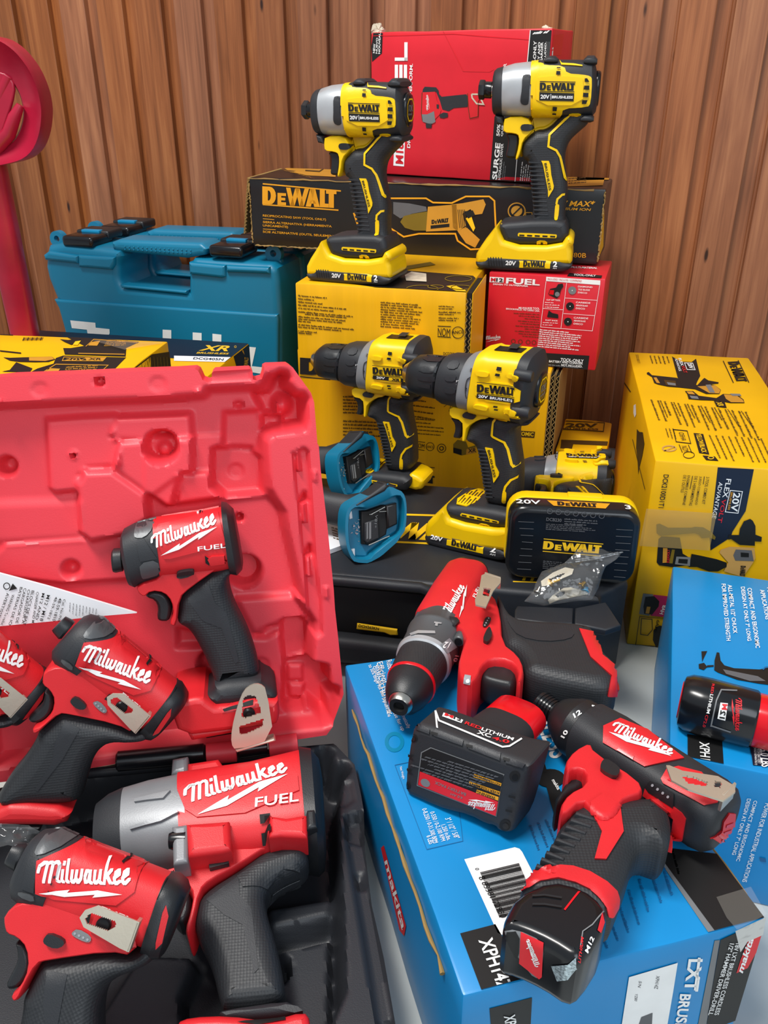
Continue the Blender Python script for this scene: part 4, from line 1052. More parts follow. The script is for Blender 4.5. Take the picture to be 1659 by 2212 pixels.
dc.right.poly([(1500, 170), (1580, 160), (1560, 330), (1485, 330)], 'red_gloss', 1); dc.right.greek((1498, 330), (1505, 230), (1482, 330), 1, 'white_print', 720, cols=10)
dco = dc.done('driver_carton', 'upright red carton with a picture of a red driver, topmost of the stack', 'carton')
tw = MB(); g = random.Random(3)
for (bx, bz, n, s) in ((.006, .188, 9, .0075), (.006, .194, 4, .006), (dw - .012, .185, 9, .0050), (dw - .004, .178, 6, .004)):
    for i in range(n):
        c = dc.loc(bx + (g.random() - .5) * .010, .004 + g.random() * .008, bz + (g.random() - .5) * .005)
        bm = bmesh.new(); bmesh.ops.create_icosphere(bm, subdivisions=1, radius=s * (.5 + .6 * g.random()))
        for q_ in bm.verts: q_.co += V((g.random() - .5, g.random() - .5, g.random() - .5)) * s * .6
        bm.verts.index_update(); tw.add([c + q_.co for q_ in bm.verts], [tuple(q_.index for q_ in f.verts) for f in bm.faces], 'torn_paper'); bm.free()
o = tw.build('torn_corner', dco); o.matrix_parent_inverse = dco.matrix_world.inverted(); o['label'] = 'torn white cardboard corners'

# --- carton with grinder label and the battered kit carton at the left
ZX = (0, 680, 2.860)
def aty2(px, py, Y): return aty(px, py, Y)
xb = atz(538, 742, .23); xyaw = -12.1; xw = .356; xd = .17
xc = Carton((xb.x - xw * math.cos(R(xyaw)) + xd * math.sin(R(xyaw)), xb.y - xw * math.sin(R(xyaw)) - xd * math.cos(R(xyaw)), 0), xyaw, xw, xd, .23, 'carton_yellow', z=ZX, worn=.0004, seed=51)
G = xc.top
G.poly([(200, 40), (1600, 165), (1560, 190), (1440, 290), (240, 215)], 'navy_print', 1)
G.poly([(1075, 252), (1452, 262), (1415, 292), (1075, 284)], 'paper', 2); G.text('DCG405N', (1192, 276), (1378, 284), (1198, 262), 'navy_print', .02)
G.text('XR', (1226, 222), (1408, 226), (1268, 188), 'yellow_print', .03); G.text('BRUSHLESS', (1212, 240), (1408, 246), (1222, 230), 'yellow_print', .02); G.line(circ(1454, 197, 6, 12), 2, 'yellow_print', closed=True)
G.poly([(1350, 350), (1545, 205), (1600, 250), (1600, 600), (1270, 600), (1280, 410)], 'gold_print', 1)
xc.right.poly([(1440, 240), (1545, 180), (1560, 400), (1490, 420)], 'navy_print', 1); xc.right.text('DEWALT', (1530, 330), (1535, 262), (1505, 330), 'yellow_print', .02)
xc.done('grinder_carton', 'yellow and navy grinder carton between the teal case and the red lid', 'carton')
yb = atz(363, 737, .30); yyaw = -8.0; yw = .34; yd = .235
yc = Carton((yb.x - yw * math.cos(R(yyaw)) + yd * math.sin(R(yyaw)), yb.y - yw * math.sin(R(yyaw)) - yd * math.cos(R(yyaw)), 0), yyaw, yw, yd, .30, 'carton_yellow', z=ZX, worn=.0009, seed=53)
G = yc.top
G.poly([(390, 250), (780, 262), (640, 400), (100, 400), (230, 330), (330, 300), (345, 265)], 'black_print', 1)
G.line([(395, 262), (655, 264), (635, 286), (385, 284)], 4, 'gold_print', 3, True); G.text('20V', (400, 282), (520, 284), (412, 268), 'gold_print', .01); G.poly([(525, 266), (650, 266), (635, 285), (535, 284)], 'gold_print', 3); G.text('XR', (545, 281), (625, 282), (552, 268), 'black_print', .02, 4)
G.poly([(20, 262), (60, 265), (150, 262), (240, 260), (320, 258), (342, 275), (300, 290), (220, 292), (120, 290), (60, 282)], 'black_print', 2); G.poly([(180, 264), (320, 260), (335, 275), (280, 286), (180, 284)], 'gold_print', 3)
G.poly([(100, 292), (200, 330), (180, 360), (100, 352), (10, 350), (60, 340)], 'black_print', 2)
G.line([(240, 372), (345, 306), (668, 312), (620, 356)], 5, 'gold_print', 3); G.poly([(300, 330), (372, 334), (345, 368), (270, 366)], 'gold_print', 3); G.greek((390, 366), (620, 352), (410, 320), 4, 'gold_print', 801, cols=30)
G.poly([(390, 205), (780, 208), (776, 258), (400, 244)], 'black_print', 2); G.line([(484, 240), (770, 246)], 5, 'gold_print', 4)
T = yc.top
T.poly([(400, 130), (860, 165), (760, 212), (390, 212), (520, 190)], 'black_print', 1); T.line([(530, 196), (580, 152), (850, 172)], 4, 'gold_print', 3); T.poly([(560, 170), (620, 160), (600, 192), (545, 190)], 'gold_print', 3); T.greek((640, 196), (790, 190), (660, 160), 4, 'gold_print', 803, cols=24)
T.poly([(370, 150), (420, 155), (500, 145), (480, 175), (440, 185), (400, 168)], 'black_print', 2); T.poly([(465, 165), (500, 160), (480, 188), (450, 186)], 'yellow_print', 3)
for i in range(14): T.line([(140 + i * 9, 160 - i * .2), (150 + i * 9, 140 - i * .1)], 2.5 if i % 3 else 5, 'black_print', 3)
T.line([(0, 222), (130, 236)], 8, 'black_print', 2); T.line([(0, 120), (80, 124)], 5, 'black_print', 2)
yc.right.poly([(835, 260), (1070, 225), (1085, 345), (1080, 500), (840, 500)], 'black_print', 1); yc.right.poly([(868, 310), (900, 306), (892, 345), (864, 345)], 'gold_print', 3); yc.right.line([(900, 300), (890, 350)], 4, 'black_print', 4)
for i in range(6): yc.right.line([(950 + i * 20, 262), (955 + i * 20, 340)], 2, 'olive_print', 3)
yco = yc.done('kit_carton', 'battered yellow and black kit carton at the left behind the red lid', 'carton')
ct = MB(); FT = Face(ct, yc.right.p + yc.right.n * .003, yc.right.n, ZX, yc.right.rect); FT.poly([(780, 215), (930, 185), (940, 345), (830, 350)], 'clear_tape', 10)
FT = Face(ct, yc.top.p + V((0, 0, .003)), (0, 0, 1), ZX, yc.top.rect); FT.poly([(770, 210), (1030, 165), (860, 160), (560, 150)], 'clear_tape', 10)
o = ct.build('clear_tape', yco); o.matrix_parent_inverse = yco.matrix_world.inverted()

# ------------------------------------------------------------------ two teal tool cases standing side by side
ZT = (80, 450, 2.8603)
def teal_case(first, offs):
    """offs: how far behind the front case, along the wall normal"""
    base = V((-.352, 1.39, 0))
    fr = frame_of(base - WN * offs, WU, (0, 0, 1)); inv = fr.inverted(); pn = WN
    fr0 = frame_of(base, WU, (0, 0, 1)); i0 = fr0.inverted()
    def L(x, y, d=0.0):
        q = Zm(ZT, [(x, y)])[0]; p = i0 @ atpl(q[0], q[1], base - WN * d, WN); return (p.x, p.z)
    o = empty('tool_case', fr, 'teal plastic tool case with black latches standing in front, white letters low on its face' if first else
              'second teal plastic tool case, standing behind the first against the wall', 'tool case', 'pair of teal tool cases')
    b = MB(); TH = .100
    up = [L(50, 275), L(62, 232), L(160, 215), L(510, 262)]
    notch = [L(520, 300), L(500, 350), L(505, 440), L(525, 486), L(930, 522), L(930, 470), L(932, 350), L(960, 310)]
    right = [L(1440, 345), L(1478, 375), L(1490, 460), L(1500, 640)]
    low = [(L(1470, 700)[0] - .004, .01), (L(1470, 700)[0] - .012, 0), (L(175, 750)[0] + .004, 0), (L(175, 750)[0] - .004, .01)]
    left = [L(175, 750), L(135, 610), L(105, 545), L(62, 440), L(45, 365)]
    pill(b, up + notch + right + low + left, 0, TH, .012, 'teal_plastic', 5)
    # wall of the notch
    n0 = [L(505, 300), L(500, 440), L(525, 486), L(930, 522), L(930, 350), L(950, 300)]
    # raised top ledge pieces
    for p in ([L(50, 285), L(80, 262), L(265, 290), L(265, 340), L(60, 318)], [L(262, 285), L(490, 300), L(485, 350), L(470, 378), L(268, 360)], [L(945, 330), L(1170, 350), L(1170, 420), L(1150, 428), L(950, 405)], [L(1175, 350), L(1440, 362), L(1445, 402), L(1178, 392)]):
        pill(b, p, -.006, .02, .005, 'teal_plastic', 3)
    # lower half of the face stands a little prouder
    pill(b, [L(112, 560), L(1490, 655)] + [L(1494, 690), (L(1470, 700)[0] - .01, .006), (L(175, 750)[0] + .004, .006), L(178, 750), L(140, 615)], -.004, .03, .004, 'teal_plastic', 3)
    pill(b, [L(520, 470), L(930, 508), L(925, 530), L(540, 492)], -.003, .02, .003, 'teal_plastic', 3)
    s = b.build('shell', o)
    h = MB()
    pill(h, [L(490, 200, .02), L(530, 185, .02), L(1040, 205, .02), L(1085, 240, .02), L(1060, 280, .02), L(950, 300, .02), L(560, 262, .02), L(520, 258, .02), L(495, 240, .02)], .004, .062, .008, 'teal_plastic', 4)
    for i in range(16):
        for j in range(2):
            p = L(545 + i * 27, 236 + i * 1.6 + j * 18, .004); bmx = circ(p[0], p[1], .0014, 8); pill(h, bmx, .0022, .0050, .0012, 'teal_plastic', 2)
    h.build('handle', o)
    for (x, y) in ((188, 212), (1098, 272)):
        l = MB(); p = L(x, y, .012); q = L(x + 205, y + 20, .012)
        rbox(l, ((p[0] + q[0]) / 2 - .004, .030, max(p[1], q[1]) + .004), (.058, .062, .018), 'black_gloss', .006, None, 3)
        rbox(l, ((p[0] + q[0]) / 2 - .004, .066, max(p[1], q[1]) + .009), (.062, .044, .014), 'black_plastic', .004, None, 3)
        lt = l.build('latch', o)
        k = MB(); rbox(k, ((p[0] + q[0]) / 2 - .004, .045, max(p[1], q[1]) + .0145), (.034, .012, .005), 'teal_bright', .0012)
        k.build('latch_tab', lt)
    for (x, y) in ((135, 185), (1468, 275)):
        e = MB(); p = L(x, y, .036); ring = circ(p[0], p[1] - .001, .0135, 20); hole = circ(p[0], p[1], .0052, 20)
        vs = []; 
        for yy in (.03, .042): vs += [(a, yy, c) for a, c in ring] + [(a, yy, c) for a, c in hole]
        fs = []
        for i in range(20):
            j = (i + 1) % 20; fs += [(i, j, 20 + j, 20 + i), (40 + j, 40 + i, 60 + i, 60 + j), (j, i, 40 + i, 40 + j), (20 + i, 20 + j, 60 + j, 60 + i)]
        e.add(vs, fs, 'teal_plastic'); rbox(e, (p[0], .036, p[1] - .016), (.026, .012, .014), 'teal_plastic', .003)
        e.build('lanyard_eye', o)
    if first:
        w = MB(); 
        for p in ([(215, 688), (370, 703), (372, 733), (457, 742), (458, 768), (425, 830), (330, 820), (320, 758), (318, 746), (225, 736)], [(785, 745), (838, 748), (838, 900), (785, 895)], [(970, 762), (1025, 766), (1025, 920), (970, 910)], [(1092, 770), (1147, 776), (1145, 930), (1092, 920)],
                  [(1310, 850), (1360, 855), (1335, 970), (1405, 978), (1405, 1020), (1290, 1000)]):
            vs = [L(*c_) for c_ in p]; w.add([(a, -.0046, c_) for a, c_ in vs], [tuple(range(len(vs)))], 'white_print')
        w.build('lettering', o)
    return o
teal_case(True, 0.0); teal_case(False, .108)

# ------------------------------------------------------------------ low black case with yellow wordmark, under the bare drills
ZQ = (700, 1020, 2.304)
kyaw = -9.5
kp = V((-.20, .826, 0)); kex = V((math.cos(R(kyaw)), math.sin(R(kyaw)), 0)); key = V((-kex.y, kex.x, 0))
kfr = frame_of(kp, kex, (0, 0, 1)); kin = kfr.inverted()
KH = .118; KW = .462; KD = .235
def KT(x, y, z=KH):
    q = Zm(ZQ, [(x, y)])[0]; p = kin @ atz(q[0], q[1], z); return p
ko = empty('tool_case', kfr, 'low black plastic tool case lying flat under the bare drills and drill battery', 'tool case')
b = MB()
top = [(0, 0), (.02, -.01), (.43, -.01), (KW - .03, .0), (KW, .03), (KW, KD - .02), (KW - .02, KD), (.02, KD), (0, KD - .02)]
pill(b, top, 0.004, KH, .006, 'black_case', 4, fn=lambda x, y, z: (x, z, y))
b.build('shell', ko)
b = MB()   # rim of the handle bay, and the folded handle bar in front
bay = [(.055, -.0015, .035), (.05, -.004, .09), (.075, -.004, .112), (.235, -.004, .112), (.262, -.004, .09), (.268, -.002, .035)]
rbox(b, (.16, -.011, .066), (.20, .006, .08), 'black_slot', .003)
tube(b, [(.035, -.012, .03), (.035, -.014, .085), (.05, -.015, .107), (.075, -.016, .1155), (.245, -.016, .1155), (.268, -.015, .107), (.284, -.014, .08), (.29, -.012, .03)], .006, 'black_case', 10)
b.build('handle_bay', ko)
b = MB(); pill(b, chaikin([(.04, .018), (.04, .044), (.085, .052), (.235, .050), (.285, .044), (.285, .018)], 1), -.036, -.012, .009, 'black_soft', 4); b.build('handle', ko)
b = MB(); lp = [(165, 752), (365, 782), (368, 808), (330, 808), (300, 795), (162, 778)]
pn_ = key
vv = []
for x, y in lp:
    q_ = Zm(ZQ, [(x, y)])[0]; p = kin @ atpl(q_[0], q_[1], kp - key * .018, key); vv.append((p.x, p.z))
pill(b, vv, -.020, -.016, .0015, 'yellow_print', 2)
F_ = Face(b, kfr @ V((0, -.0206, 0)), -key, ZQ)
lb = MB(); 
tx_ = [[(kin @ F_.at(Zm(ZQ, [c_])[0], 1)) for c_ in p] for p in place(font_polys('DCH263KN', .02), (172, 770), (272, 786), (174, 756))]
for p in tx_: b.add(p, [tuple(range(len(p)))], 'black_print')
b.build('model_label', ko)
b = MB()
for p in ([(948, 700), (960, 680), (1240, 690), (1235, 765), (1140, 770), (946, 745)], [(1248, 690), (1400, 660), (1475, 775), (1400, 800), (1245, 770)]):
    vv = [KT(*c_)[:2] for c_ in p]; pill(b, vv, KH - .004, KH + .004, .002, 'black_case', 3, fn=lambda x, y, z: (x, z, y))
b.build('latch_plate', ko)
b = MB(); F_ = Face(b, V((0, 0, KH)), (0, 0, 1), ZQ); F_.p = V((0, 0, KH))
def topset(polys, ll, lr, ul, m, lay):
    for p in place(polys, ll, lr, ul): b.add([kin @ F_.at(Zm(ZQ, [c_])[0], lay) for c_ in p], [tuple(range(len(p)))], m)
topset(SLAB, (118, 318), (720, 352), (168, 236), 'yellow_print', 2)
for a_, c_ in (((110, 338), (740, 366)), ((170, 206), (740, 222))):
    for p in stroke([a_, c_], 9): b.add([kin @ F_.at(Zm(ZQ, [q_])[0], 2) for q_ in p], [tuple(range(len(p)))], 'yellow_print')
topset(font_polys('IT', .03), (985, 540), (1062, 545), (1000, 505), 'yellow_print', 2)
for p in stroke([(940, 545), (1060, 548)], 5): b.add([kin @ F_.at(Zm(ZQ, [q_])[0], 1) for q_ in p], [tuple(range(len(p)))], 'yellow_print')
for p in ([(380, 20), (700, 55), (690, 100), (360, 70)],): b.add([kin @ F_.at(Zm(ZQ, [q_])[0], 1) for q_ in p], [tuple(range(len(p)))], 'dim_print') if False else None
b.build('lettering', ko)

# ------------------------------------------------------------------ red plastic armchair, only its edge in view
cz = 1.22
def C(x, y, Y=cz): return aty(x, y, Y)
ch = empty('armchair', M.Translation((C(-60, 300).x, cz, 0)), 'glossy dark red plastic armchair cut off by the left edge', 'chair')
ci = ch.matrix_world.inverted()
b = MB()
outer = [(-120, 75), (-60, 74), (0, 84), (35, 110), (65, 150), (84, 195), (92, 240), (88, 285), (74, 325), (50, 346), (20, 354), (-40, 366), (-120, 372)]
inner = [(-120, 160), (-60, 158), (-10, 160), (10, 178), (26, 205), (34, 235), (34, 258), (24, 290), (10, 310), (-8, 318), (-60, 324), (-120, 326)]
def resample(p, n):
    L_ = [0]
    for a, c_ in zip(p, p[1:]): L_.append(L_[-1] + math.hypot(c_[0] - a[0], c_[1] - a[1]))
    out = []
    for i in range(n):
        t = L_[-1] * i / (n - 1); k = 0
        while k < len(L_) - 2 and L_[k + 1] < t: k += 1
        f = (t - L_[k]) / max(1e-9, L_[k + 1] - L_[k]); out.append((p[k][0] + (p[k + 1][0] - p[k][0]) * f, p[k][1] + (p[k + 1][1] - p[k][1]) * f))
    return out
def smooth(p, n=2):
    for _ in range(n):
        p = [p[0]] + [((p[i - 1][0] + 2 * p[i][0] + p[i + 1][0]) / 4, (p[i - 1][1] + 2 * p[i][1] + p[i + 1][1]) / 4) for i in range(1, len(p) - 1)] + [p[-1]]
    return p
O_ = smooth(resample(outer, 50)); I_ = smooth(resample(inner, 50))
rows = []
for t, dY in ((1.03, .032), (1.02, .014), (1.0, .004), (.97, 0), (.9, .004), (.6, .014), (.3, .020), (.08, .022), (.0, .026), (-.03, .034)):
    rows.append([ci @ (C(I_[i][0] + (O_[i][0] - I_[i][0]) * t, I_[i][1] + (O_[i][1] - I_[i][1]) * t) + V((0, dY, 0))) for i in range(50)])
back = [[p + V((0, .006, 0)) for p in r_] for r_ in rows[::-1]]
allr = rows + back; vs = [p for r_ in allr for p in r_]; fs = []
n_ = len(allr)
for k in range(n_):
    for i in range(49):
        a = k * 50 + i; c_ = ((k + 1) % n_) * 50 + i; fs.append((a, a + 1, c_ + 1, c_))
b.add(vs, fs, 'chair_red'); b.build('backrest', ch)
b = MB(); pn2 = [ci @ (C(x, y) + V((0, .020, 0))) for x, y in ((-120, 150), (-30, 150), (4, 160), (20, 185), (14, 225), (-2, 270), (-20, 330), (-120, 340))]; pill(b, [(q_.x, q_.z) for q_ in pn2], pn2[0].y, pn2[0].y + .006, .0025, 'chair_red', 3, 1); b.build('back_panel', ch)
b = MB(); tube(b, [ci @ (C(34, 228) + V((0, .016, 0))), ci @ (C(22, 255) + V((0, .014, 0))), ci @ (C(8, 290) + V((0, .018, 0))), ci @ (C(-30, 330) + V((0, .02, 0)))], [.005, .008, .009, .010], 'chair_red', 12); b.build('slat', ch)
b = MB(); tube(b, [ci @ (C(-8, 180) + V((0, .03, 0))), ci @ (C(2, 165) + V((0, .026, 0))), ci @ (C(-30, 240) + V((0, .03, 0)))], [.006, .008, .01], 'chair_red', 12); b.build('slat', ch)
def legp(mb, a, c_, w0, w1, th):
    n = (c_ - a).normalized(); s = n.cross(V((0, 1, 0))).normalized()
    loft(mb, [(ci @ (a + (c_ - a) * t), s * (w0 + (w1 - w0) * t), V((0, th, 0)), 3.5) for t in (0, .05, .3, .6, .95, 1)], 'chair_red', 28)
b = MB(); e = C(10, 345); f_ = aty(62, 640, cz + .02); d_ = (f_ - e); k_ = -e.z / d_.z
legp(b, e + V((-.034, .03, 0)), e + d_ * k_ + V((-.022, .03, 0)), .021, .018, .016); b.build('leg', ch)
b = MB(); rbox(b, tuple(ci @ V((C(-150, 520).x - .17, cz - .10, .40))), (.34, .40, .02), 'chair_red', .008, None, 3); b.build('seat', ch)
b = MB(); legp(b, V((C(-150, 520).x - .06, cz - .27, .4)), V((C(-150, 520).x - .05, cz - .30, 0)), .03, .024, .02); b.build('leg', ch)
# ------------------------------------------------------------------ moulded relief sheets (lid and tray of the big case)
import numpy as np
def gridsheet(poly, step):
    """polygon -> cells of a square grid clipped to it (shared vertices), numpy friendly"""
    poly = clean(poly); xs = [p[0] for p in poly]; ys = [p[1] for p in poly]
    ix0, ix1 = math.floor(min(xs) / step), math.ceil(max(xs) / step); iy0, iy1 = math.floor(min(ys) / step), math.ceil(max(ys) / step)
    def clip(P, ax, v, keep_less):
        out = []
        for i in range(len(P)):
            a, b_ = P[i - 1], P[i]; ia = (a[ax] <= v) == keep_less or a[ax] == v; ib = (b_[ax] <= v) == keep_less or b_[ax] == v
            if ia != ib:
                t = (v - a[ax]) / (b_[ax] - a[ax]); q_ = [a[0] + (b_[0] - a[0]) * t, a[1] + (b_[1] - a[1]) * t]; q_[ax] = v; out.append(tuple(q_))
            if ib: out.append(b_)
        return out
    vid = {}; vs = []; fs = []
    def vi(p):
        k = (round(p[0], 6), round(p[1], 6))
        if k not in vid: vid[k] = len(vs); vs.append(p)
        return vid[k]
    for ix in range(ix0, ix1):
        col = clip(clip(poly, 0, ix * step, False), 0, (ix + 1) * step, True)
        if len(col) < 3: continue
        for iy in range(iy0, iy1):
            c_ = clip(clip(col, 1, iy * step, False), 1, (iy + 1) * step, True)
            if len(c_) < 3 or abs(area2(c_)) < step * step * 1e-3: continue
            f = []
            for p in c_:
                k = vi(p)
                if k not in f: f.append(k)
            if len(f) >= 3: fs.append(tuple(f))
    cnt = {}
    for f in fs:
        for a, b_ in zip(f, f[1:] + f[:1]): cnt[(min(a, b_), max(a, b_))] = cnt.get((min(a, b_), max(a, b_)), 0) + 1
    bnd = []
    for f in fs:
        for a, b_ in zip(f, f[1:] + f[:1]):
            if cnt[(min(a, b_), max(a, b_))] == 1: bnd.append((a, b_))
    return vs, fs, bnd
def sdist(P, poly):
    """signed distance (positive inside) of points to a polygon"""
    q_ = np.array(poly); n = len(q_); d = np.full(len(P), 1e9); ins = np.zeros(len(P), bool)
    for i in range(n):
        a = q_[i - 1]; b_ = q_[i]; e = b_ - a; w = P - a
        t = np.clip((w @ e) / max(1e-12, e @ e), 0, 1); d = np.minimum(d, np.hypot(*(w - t[:, None] * e).T))
        c1 = (a[1] <= P[:, 1]) != (b_[1] <= P[:, 1])
        with np.errstate(divide='ignore', invalid='ignore'):
            xx = a[0] + (P[:, 1] - a[1]) * e[0] / (e[1] if abs(e[1]) > 1e-12 else 1e-12)
        ins ^= c1 & (P[:, 0] < xx)
    return np.where(ins, d, -d)
def step01(s, w): 
    t = np.clip(s / w + 0.5, 0, 1); return t * t * (3 - 2 * t)
def relief(mb, outline, feats, m, fn, step=.003, skirt=.012):
    """feats: (polygon, level, softness, 'set'|'add')"""
    vs, fs, bnd = gridsheet(outline, step); P = np.array(vs); h = np.zeros(len(P))
    for poly, lev, w, mode in feats:
        s = step01(sdist(P, poly), w)
        h = h * (1 - s) + lev * s if mode == 'set' else h + lev * s
    out = [fn(p[0], p[1], hh) for p, hh in zip(vs, h)]; k = len(out); f2 = list(fs)
    low = [fn(p[0], p[1], -skirt) for p in vs]; used = {}
    ex = []
    for a, b_ in bnd:
        for i in (a, b_):
            if i not in used: used[i] = k + len(ex); ex.append(low[i])
        f2.append((a, used[a], used[b_], b_))
    mb.add(out + ex, f2, m)

# the red lid stands open, leaning back from its hinge
h0, h1 = atz(0, 1690, .07), atz(720, 1603, .07)
ld = (h1 - h0).normalized(); lb_ = V((-ld.y, ld.x, 0)); lean = R(14)
lu = V((0, 0, 1)) * math.cos(lean) + lb_ * math.sin(lean); lnn = ld.cross(lu)
if lnn.y > 0: lnn = -lnn
lfr = M(((ld.x, -lnn.x, lu.x, h0.x), (ld.y, -lnn.y, lu.y, h0.y), (ld.z, -lnn.z, lu.z, h0.z), (0, 0, 0, 1)))
lin_ = lfr.inverted()
def LP(z, pts):
    out = []
    for x, y in Zm(z, pts):
        p = lin_ @ atpl(x, y, h0, lnn); out.append((p.x, p.z))
    return out
ZA, ZE, ZG = (0, 780, 4.1475), (380, 780, 4.2526), (380, 1240, 4.3658)
case = empty('open_tool_case', M.Translation((-.19, .45, 0)), 'large open tool case with bright red lid and black tray, at the left front', 'tool case')
lid = bpy.data.objects.new('lid', None); COL.objects.link(lid)
lidm = MB()
outl = LP(ZE, [(-1000, 40), (-1200, 130)]) if False else []
O1 = LP(ZA, [(0, 140), (620, 118), (1200, 92), (1570, 80)]) + LP(ZE, [(170, 70), (205, 90), (225, 130), (245, 175), (290, 195), (330, 185), (330, 110), (350, 92), (680, 75), (704, 95), (708, 170), (740, 178), (790, 165), (805, 120), (812, 60), (840, 45), (1040, 38), (1075, 60), (1240, 290), (1270, 380), (1300, 760), (1312, 775), (1330, 1000), (1390, 1500), (1450, 2100)])
O1 += LP(ZG, [(1500, 330), (1530, 600), (1560, 900), (1582, 1130), (1560, 1200), (1480, 1440), (1420, 1520), (1150, 1560), (870, 1590), (560, 1640), (280, 1700), (0, 1690)])
lp_l = LP(ZA, [(0, 140)])[0][0]
O1 = [(lp_l - .055, O1[0][1] - .003)] + O1 + [(lp_l - .02, .0), (lp_l - .055, .0)]
fl_in = LP(ZA, [(-400, 450), (0, 415), (900, 375), (1659, 345)]) + LP(ZE, [(0, 348), (245, 332), (272, 310), (290, 270), (560, 258), (770, 250), (800, 225), (850, 150), (935, 130), (965, 108), (1010, 115), (1028, 150), (1020, 190), (1055, 250), (1110, 308), (1170, 312), (1198, 345), (1180, 400), (1185, 560), (1170, 620), (1000, 640)])
fl_in2 = LP(ZE, [(900, 650), (840, 690), (810, 740), (815, 850), (830, 1050), (850, 1180), (905, 1280), (985, 1400), (1010, 1560), (1090, 1900), (1150, 2190)]) + LP(ZG, [(1140, 240), (1300, 480), (1290, 560), (1270, 850), (1420, 880), (1450, 1060), (1520, 1090), (1530, 1180), (1470, 1400), (1390, 1430), (1020, 1470), (0, 1600), (-1000, 1740), (-1800, 1830)])
lo0 = LP(ZA, [(-400, 3800)])[0]
cav = fl_in + fl_in2 + [(lp_l - .05, .02)]
s = .001
feats = [(cav, -.020, .009, 'set'),
         (LP(ZE, [(1075, 850), (1180, 800), (1215, 830), (1230, 1000), (1250, 1300), (1290, 1900), (1330, 2200)]) + LP(ZG, [(1380, 560), (1330, 600), (1260, 560), (1225, 20)]) , -.006, .003, 'add')]
def A(p, lev, w=.006, mode='add', z=ZA): feats.append((LP(z, p), lev, w, mode))
A([(375, 545), (700, 520), (1010, 505), (1000, 640), (980, 700), (1055, 735), (1060, 930), (1020, 970), (760, 985), (690, 1050), (675, 1190), (460, 1215), (410, 1170)], .008)
A([(740, 1000), (1000, 990), (1300, 1200), (1320, 1440), (1150, 1580), (800, 1640), (700, 1560), (675, 1120)], .015, .007)
A([(1020, 520), (1700, 490), (1720, 700), (1280, 720), (1010, 725), (980, 670)], .010)
A([(1060, 735), (1720, 700), (1720, 1000), (1620, 1025), (1590, 1100), (1540, 1320), (1480, 1320), (1010, 985)], .014)
A(circ(1435, 785, 148, 32, 138), -.024, .006); A(circ(1455, 825, 55, 24), .005, .004)
A(circ(635, 862, 40, 16), .002, .002); A(circ(635, 868, 20, 12), -.012, .002); A(circ(0, 985, 80, 24), -.018, .006); A(circ(0, 360, 22, 14), .004, .002)
A(circ(605, 1920, 64, 24), -.012, .008); A([(0, 1690), (720, 1640), (1400, 1600), (1400, 1990), (530, 2050), (-300, 1960)], .004, .004)
A([(0, 1310), (700, 1290), (700, 1640), (0, 1680), (-400, 1700), (-400, 1330)], .003, .010)
for c_ in ((358, 255), (1415, 205)): feats.append((LP(ZA, circ(c_[0], c_[1], 74, 28, 66)), -.0009, .0016, 'add'))
feats.append((LP(ZA, circ(892, 186, 44, 20, 40)), -.010, .002, 'add'))
B = lambda p, lev, w=.006: feats.append((LP(ZE, p), lev, w, 'add'))
B([(0, 720), (430, 700), (425, 790), (320, 830), (310, 1030), (40, 1050), (-300, 1300), (-300, 720)], .002, .004)
B([(440, 500), (770, 480), (800, 700), (760, 860), (500, 840), (430, 800)], -.008)
B([(330, 850), (380, 830), (700, 845), (790, 930), (800, 1260), (450, 1290), (330, 1180)], -.012)
B([(20, 1060), (310, 1045), (320, 1190), (430, 1290), (0, 1350)], .008)
B(circ(552, 1073, 74, 24, 68), -.0015, .002)
B([(720, 320), (860, 300), (940, 130), (1010, 130), (1000, 260), (1100, 330), (1180, 360), (1170, 600), (800, 680), (790, 450)], -.016, .007)
B(circ(990, 430, 65, 20, 75), .016, .010); B([(800, 505), (990, 505), (1000, 640), (985, 640), (975, 530), (810, 530)], .010, .005); B([(920, 400), (945, 405), (945, 500), (925, 500)], .010, .004)
B(circ(580, 424, 48, 18, 26), -.006, .003)
B(circ(585, 1500, 34, 16), -.012, .003)
B(circ(640, 2010, 135, 30, 135), -.024, .008); B(circ(620, 2055, 34, 16), .004, .006)
B([(440, 1330), (850, 1290), (960, 1420), (1000, 1600), (1080, 1950), (1130, 2180), (1080, 2215), (520, 2260), (300, 1600)], -.004, .005)
for p in ([(1100, 840), (1130, 830), (1150, 1010), (1120, 1020)], [(1150, 1320), (1185, 1315), (1205, 1490), (1165, 1490)], [(1190, 1810), (1225, 1800), (1245, 1985), (1205, 1990)]): B(p, .006, .002)
for p in ([(1140, 1310), (1190, 1210), (1215, 1300)], [(1185, 1800), (1235, 1700), (1260, 1795)]): B(p, -.008, .004)
for p in ([(1258, 1005), (1288, 1003), (1292, 1100), (1264, 1105)], [(1362, 2075), (1398, 2072), (1404, 2175), (1370, 2182)]): B(p, .0022, .0016)
B(circ(210, 283, 34, 18, 32), .0025, .002); B([(330, 110), (690, 75), (705, 175), (300, 195)], -.002, .002)
D = lambda p, lev, w=.006: feats.append((LP(ZG, p), lev, w, 'add'))
D([(1010, 520), (1060, 490), (1200, 490), (1250, 550), (1270, 870), (1040, 950), (1005, 700)], -.014, .006)
D([(1030, 970), (1080, 940), (1260, 890), (1380, 880), (1430, 920), (1450, 1080), (1520, 1100), (1520, 1170), (1420, 1220), (1440, 1400), (1390, 1420), (1250, 1300), (1200, 1370), (1060, 1380), (1020, 1330)], -.020, .006)
D([(1075, 1010), (1220, 1005), (1225, 1160), (1080, 1165)], .004, .004); D([(1085, 1190), (1240, 1190), (1220, 1320), (1100, 1320)], .005, .004)
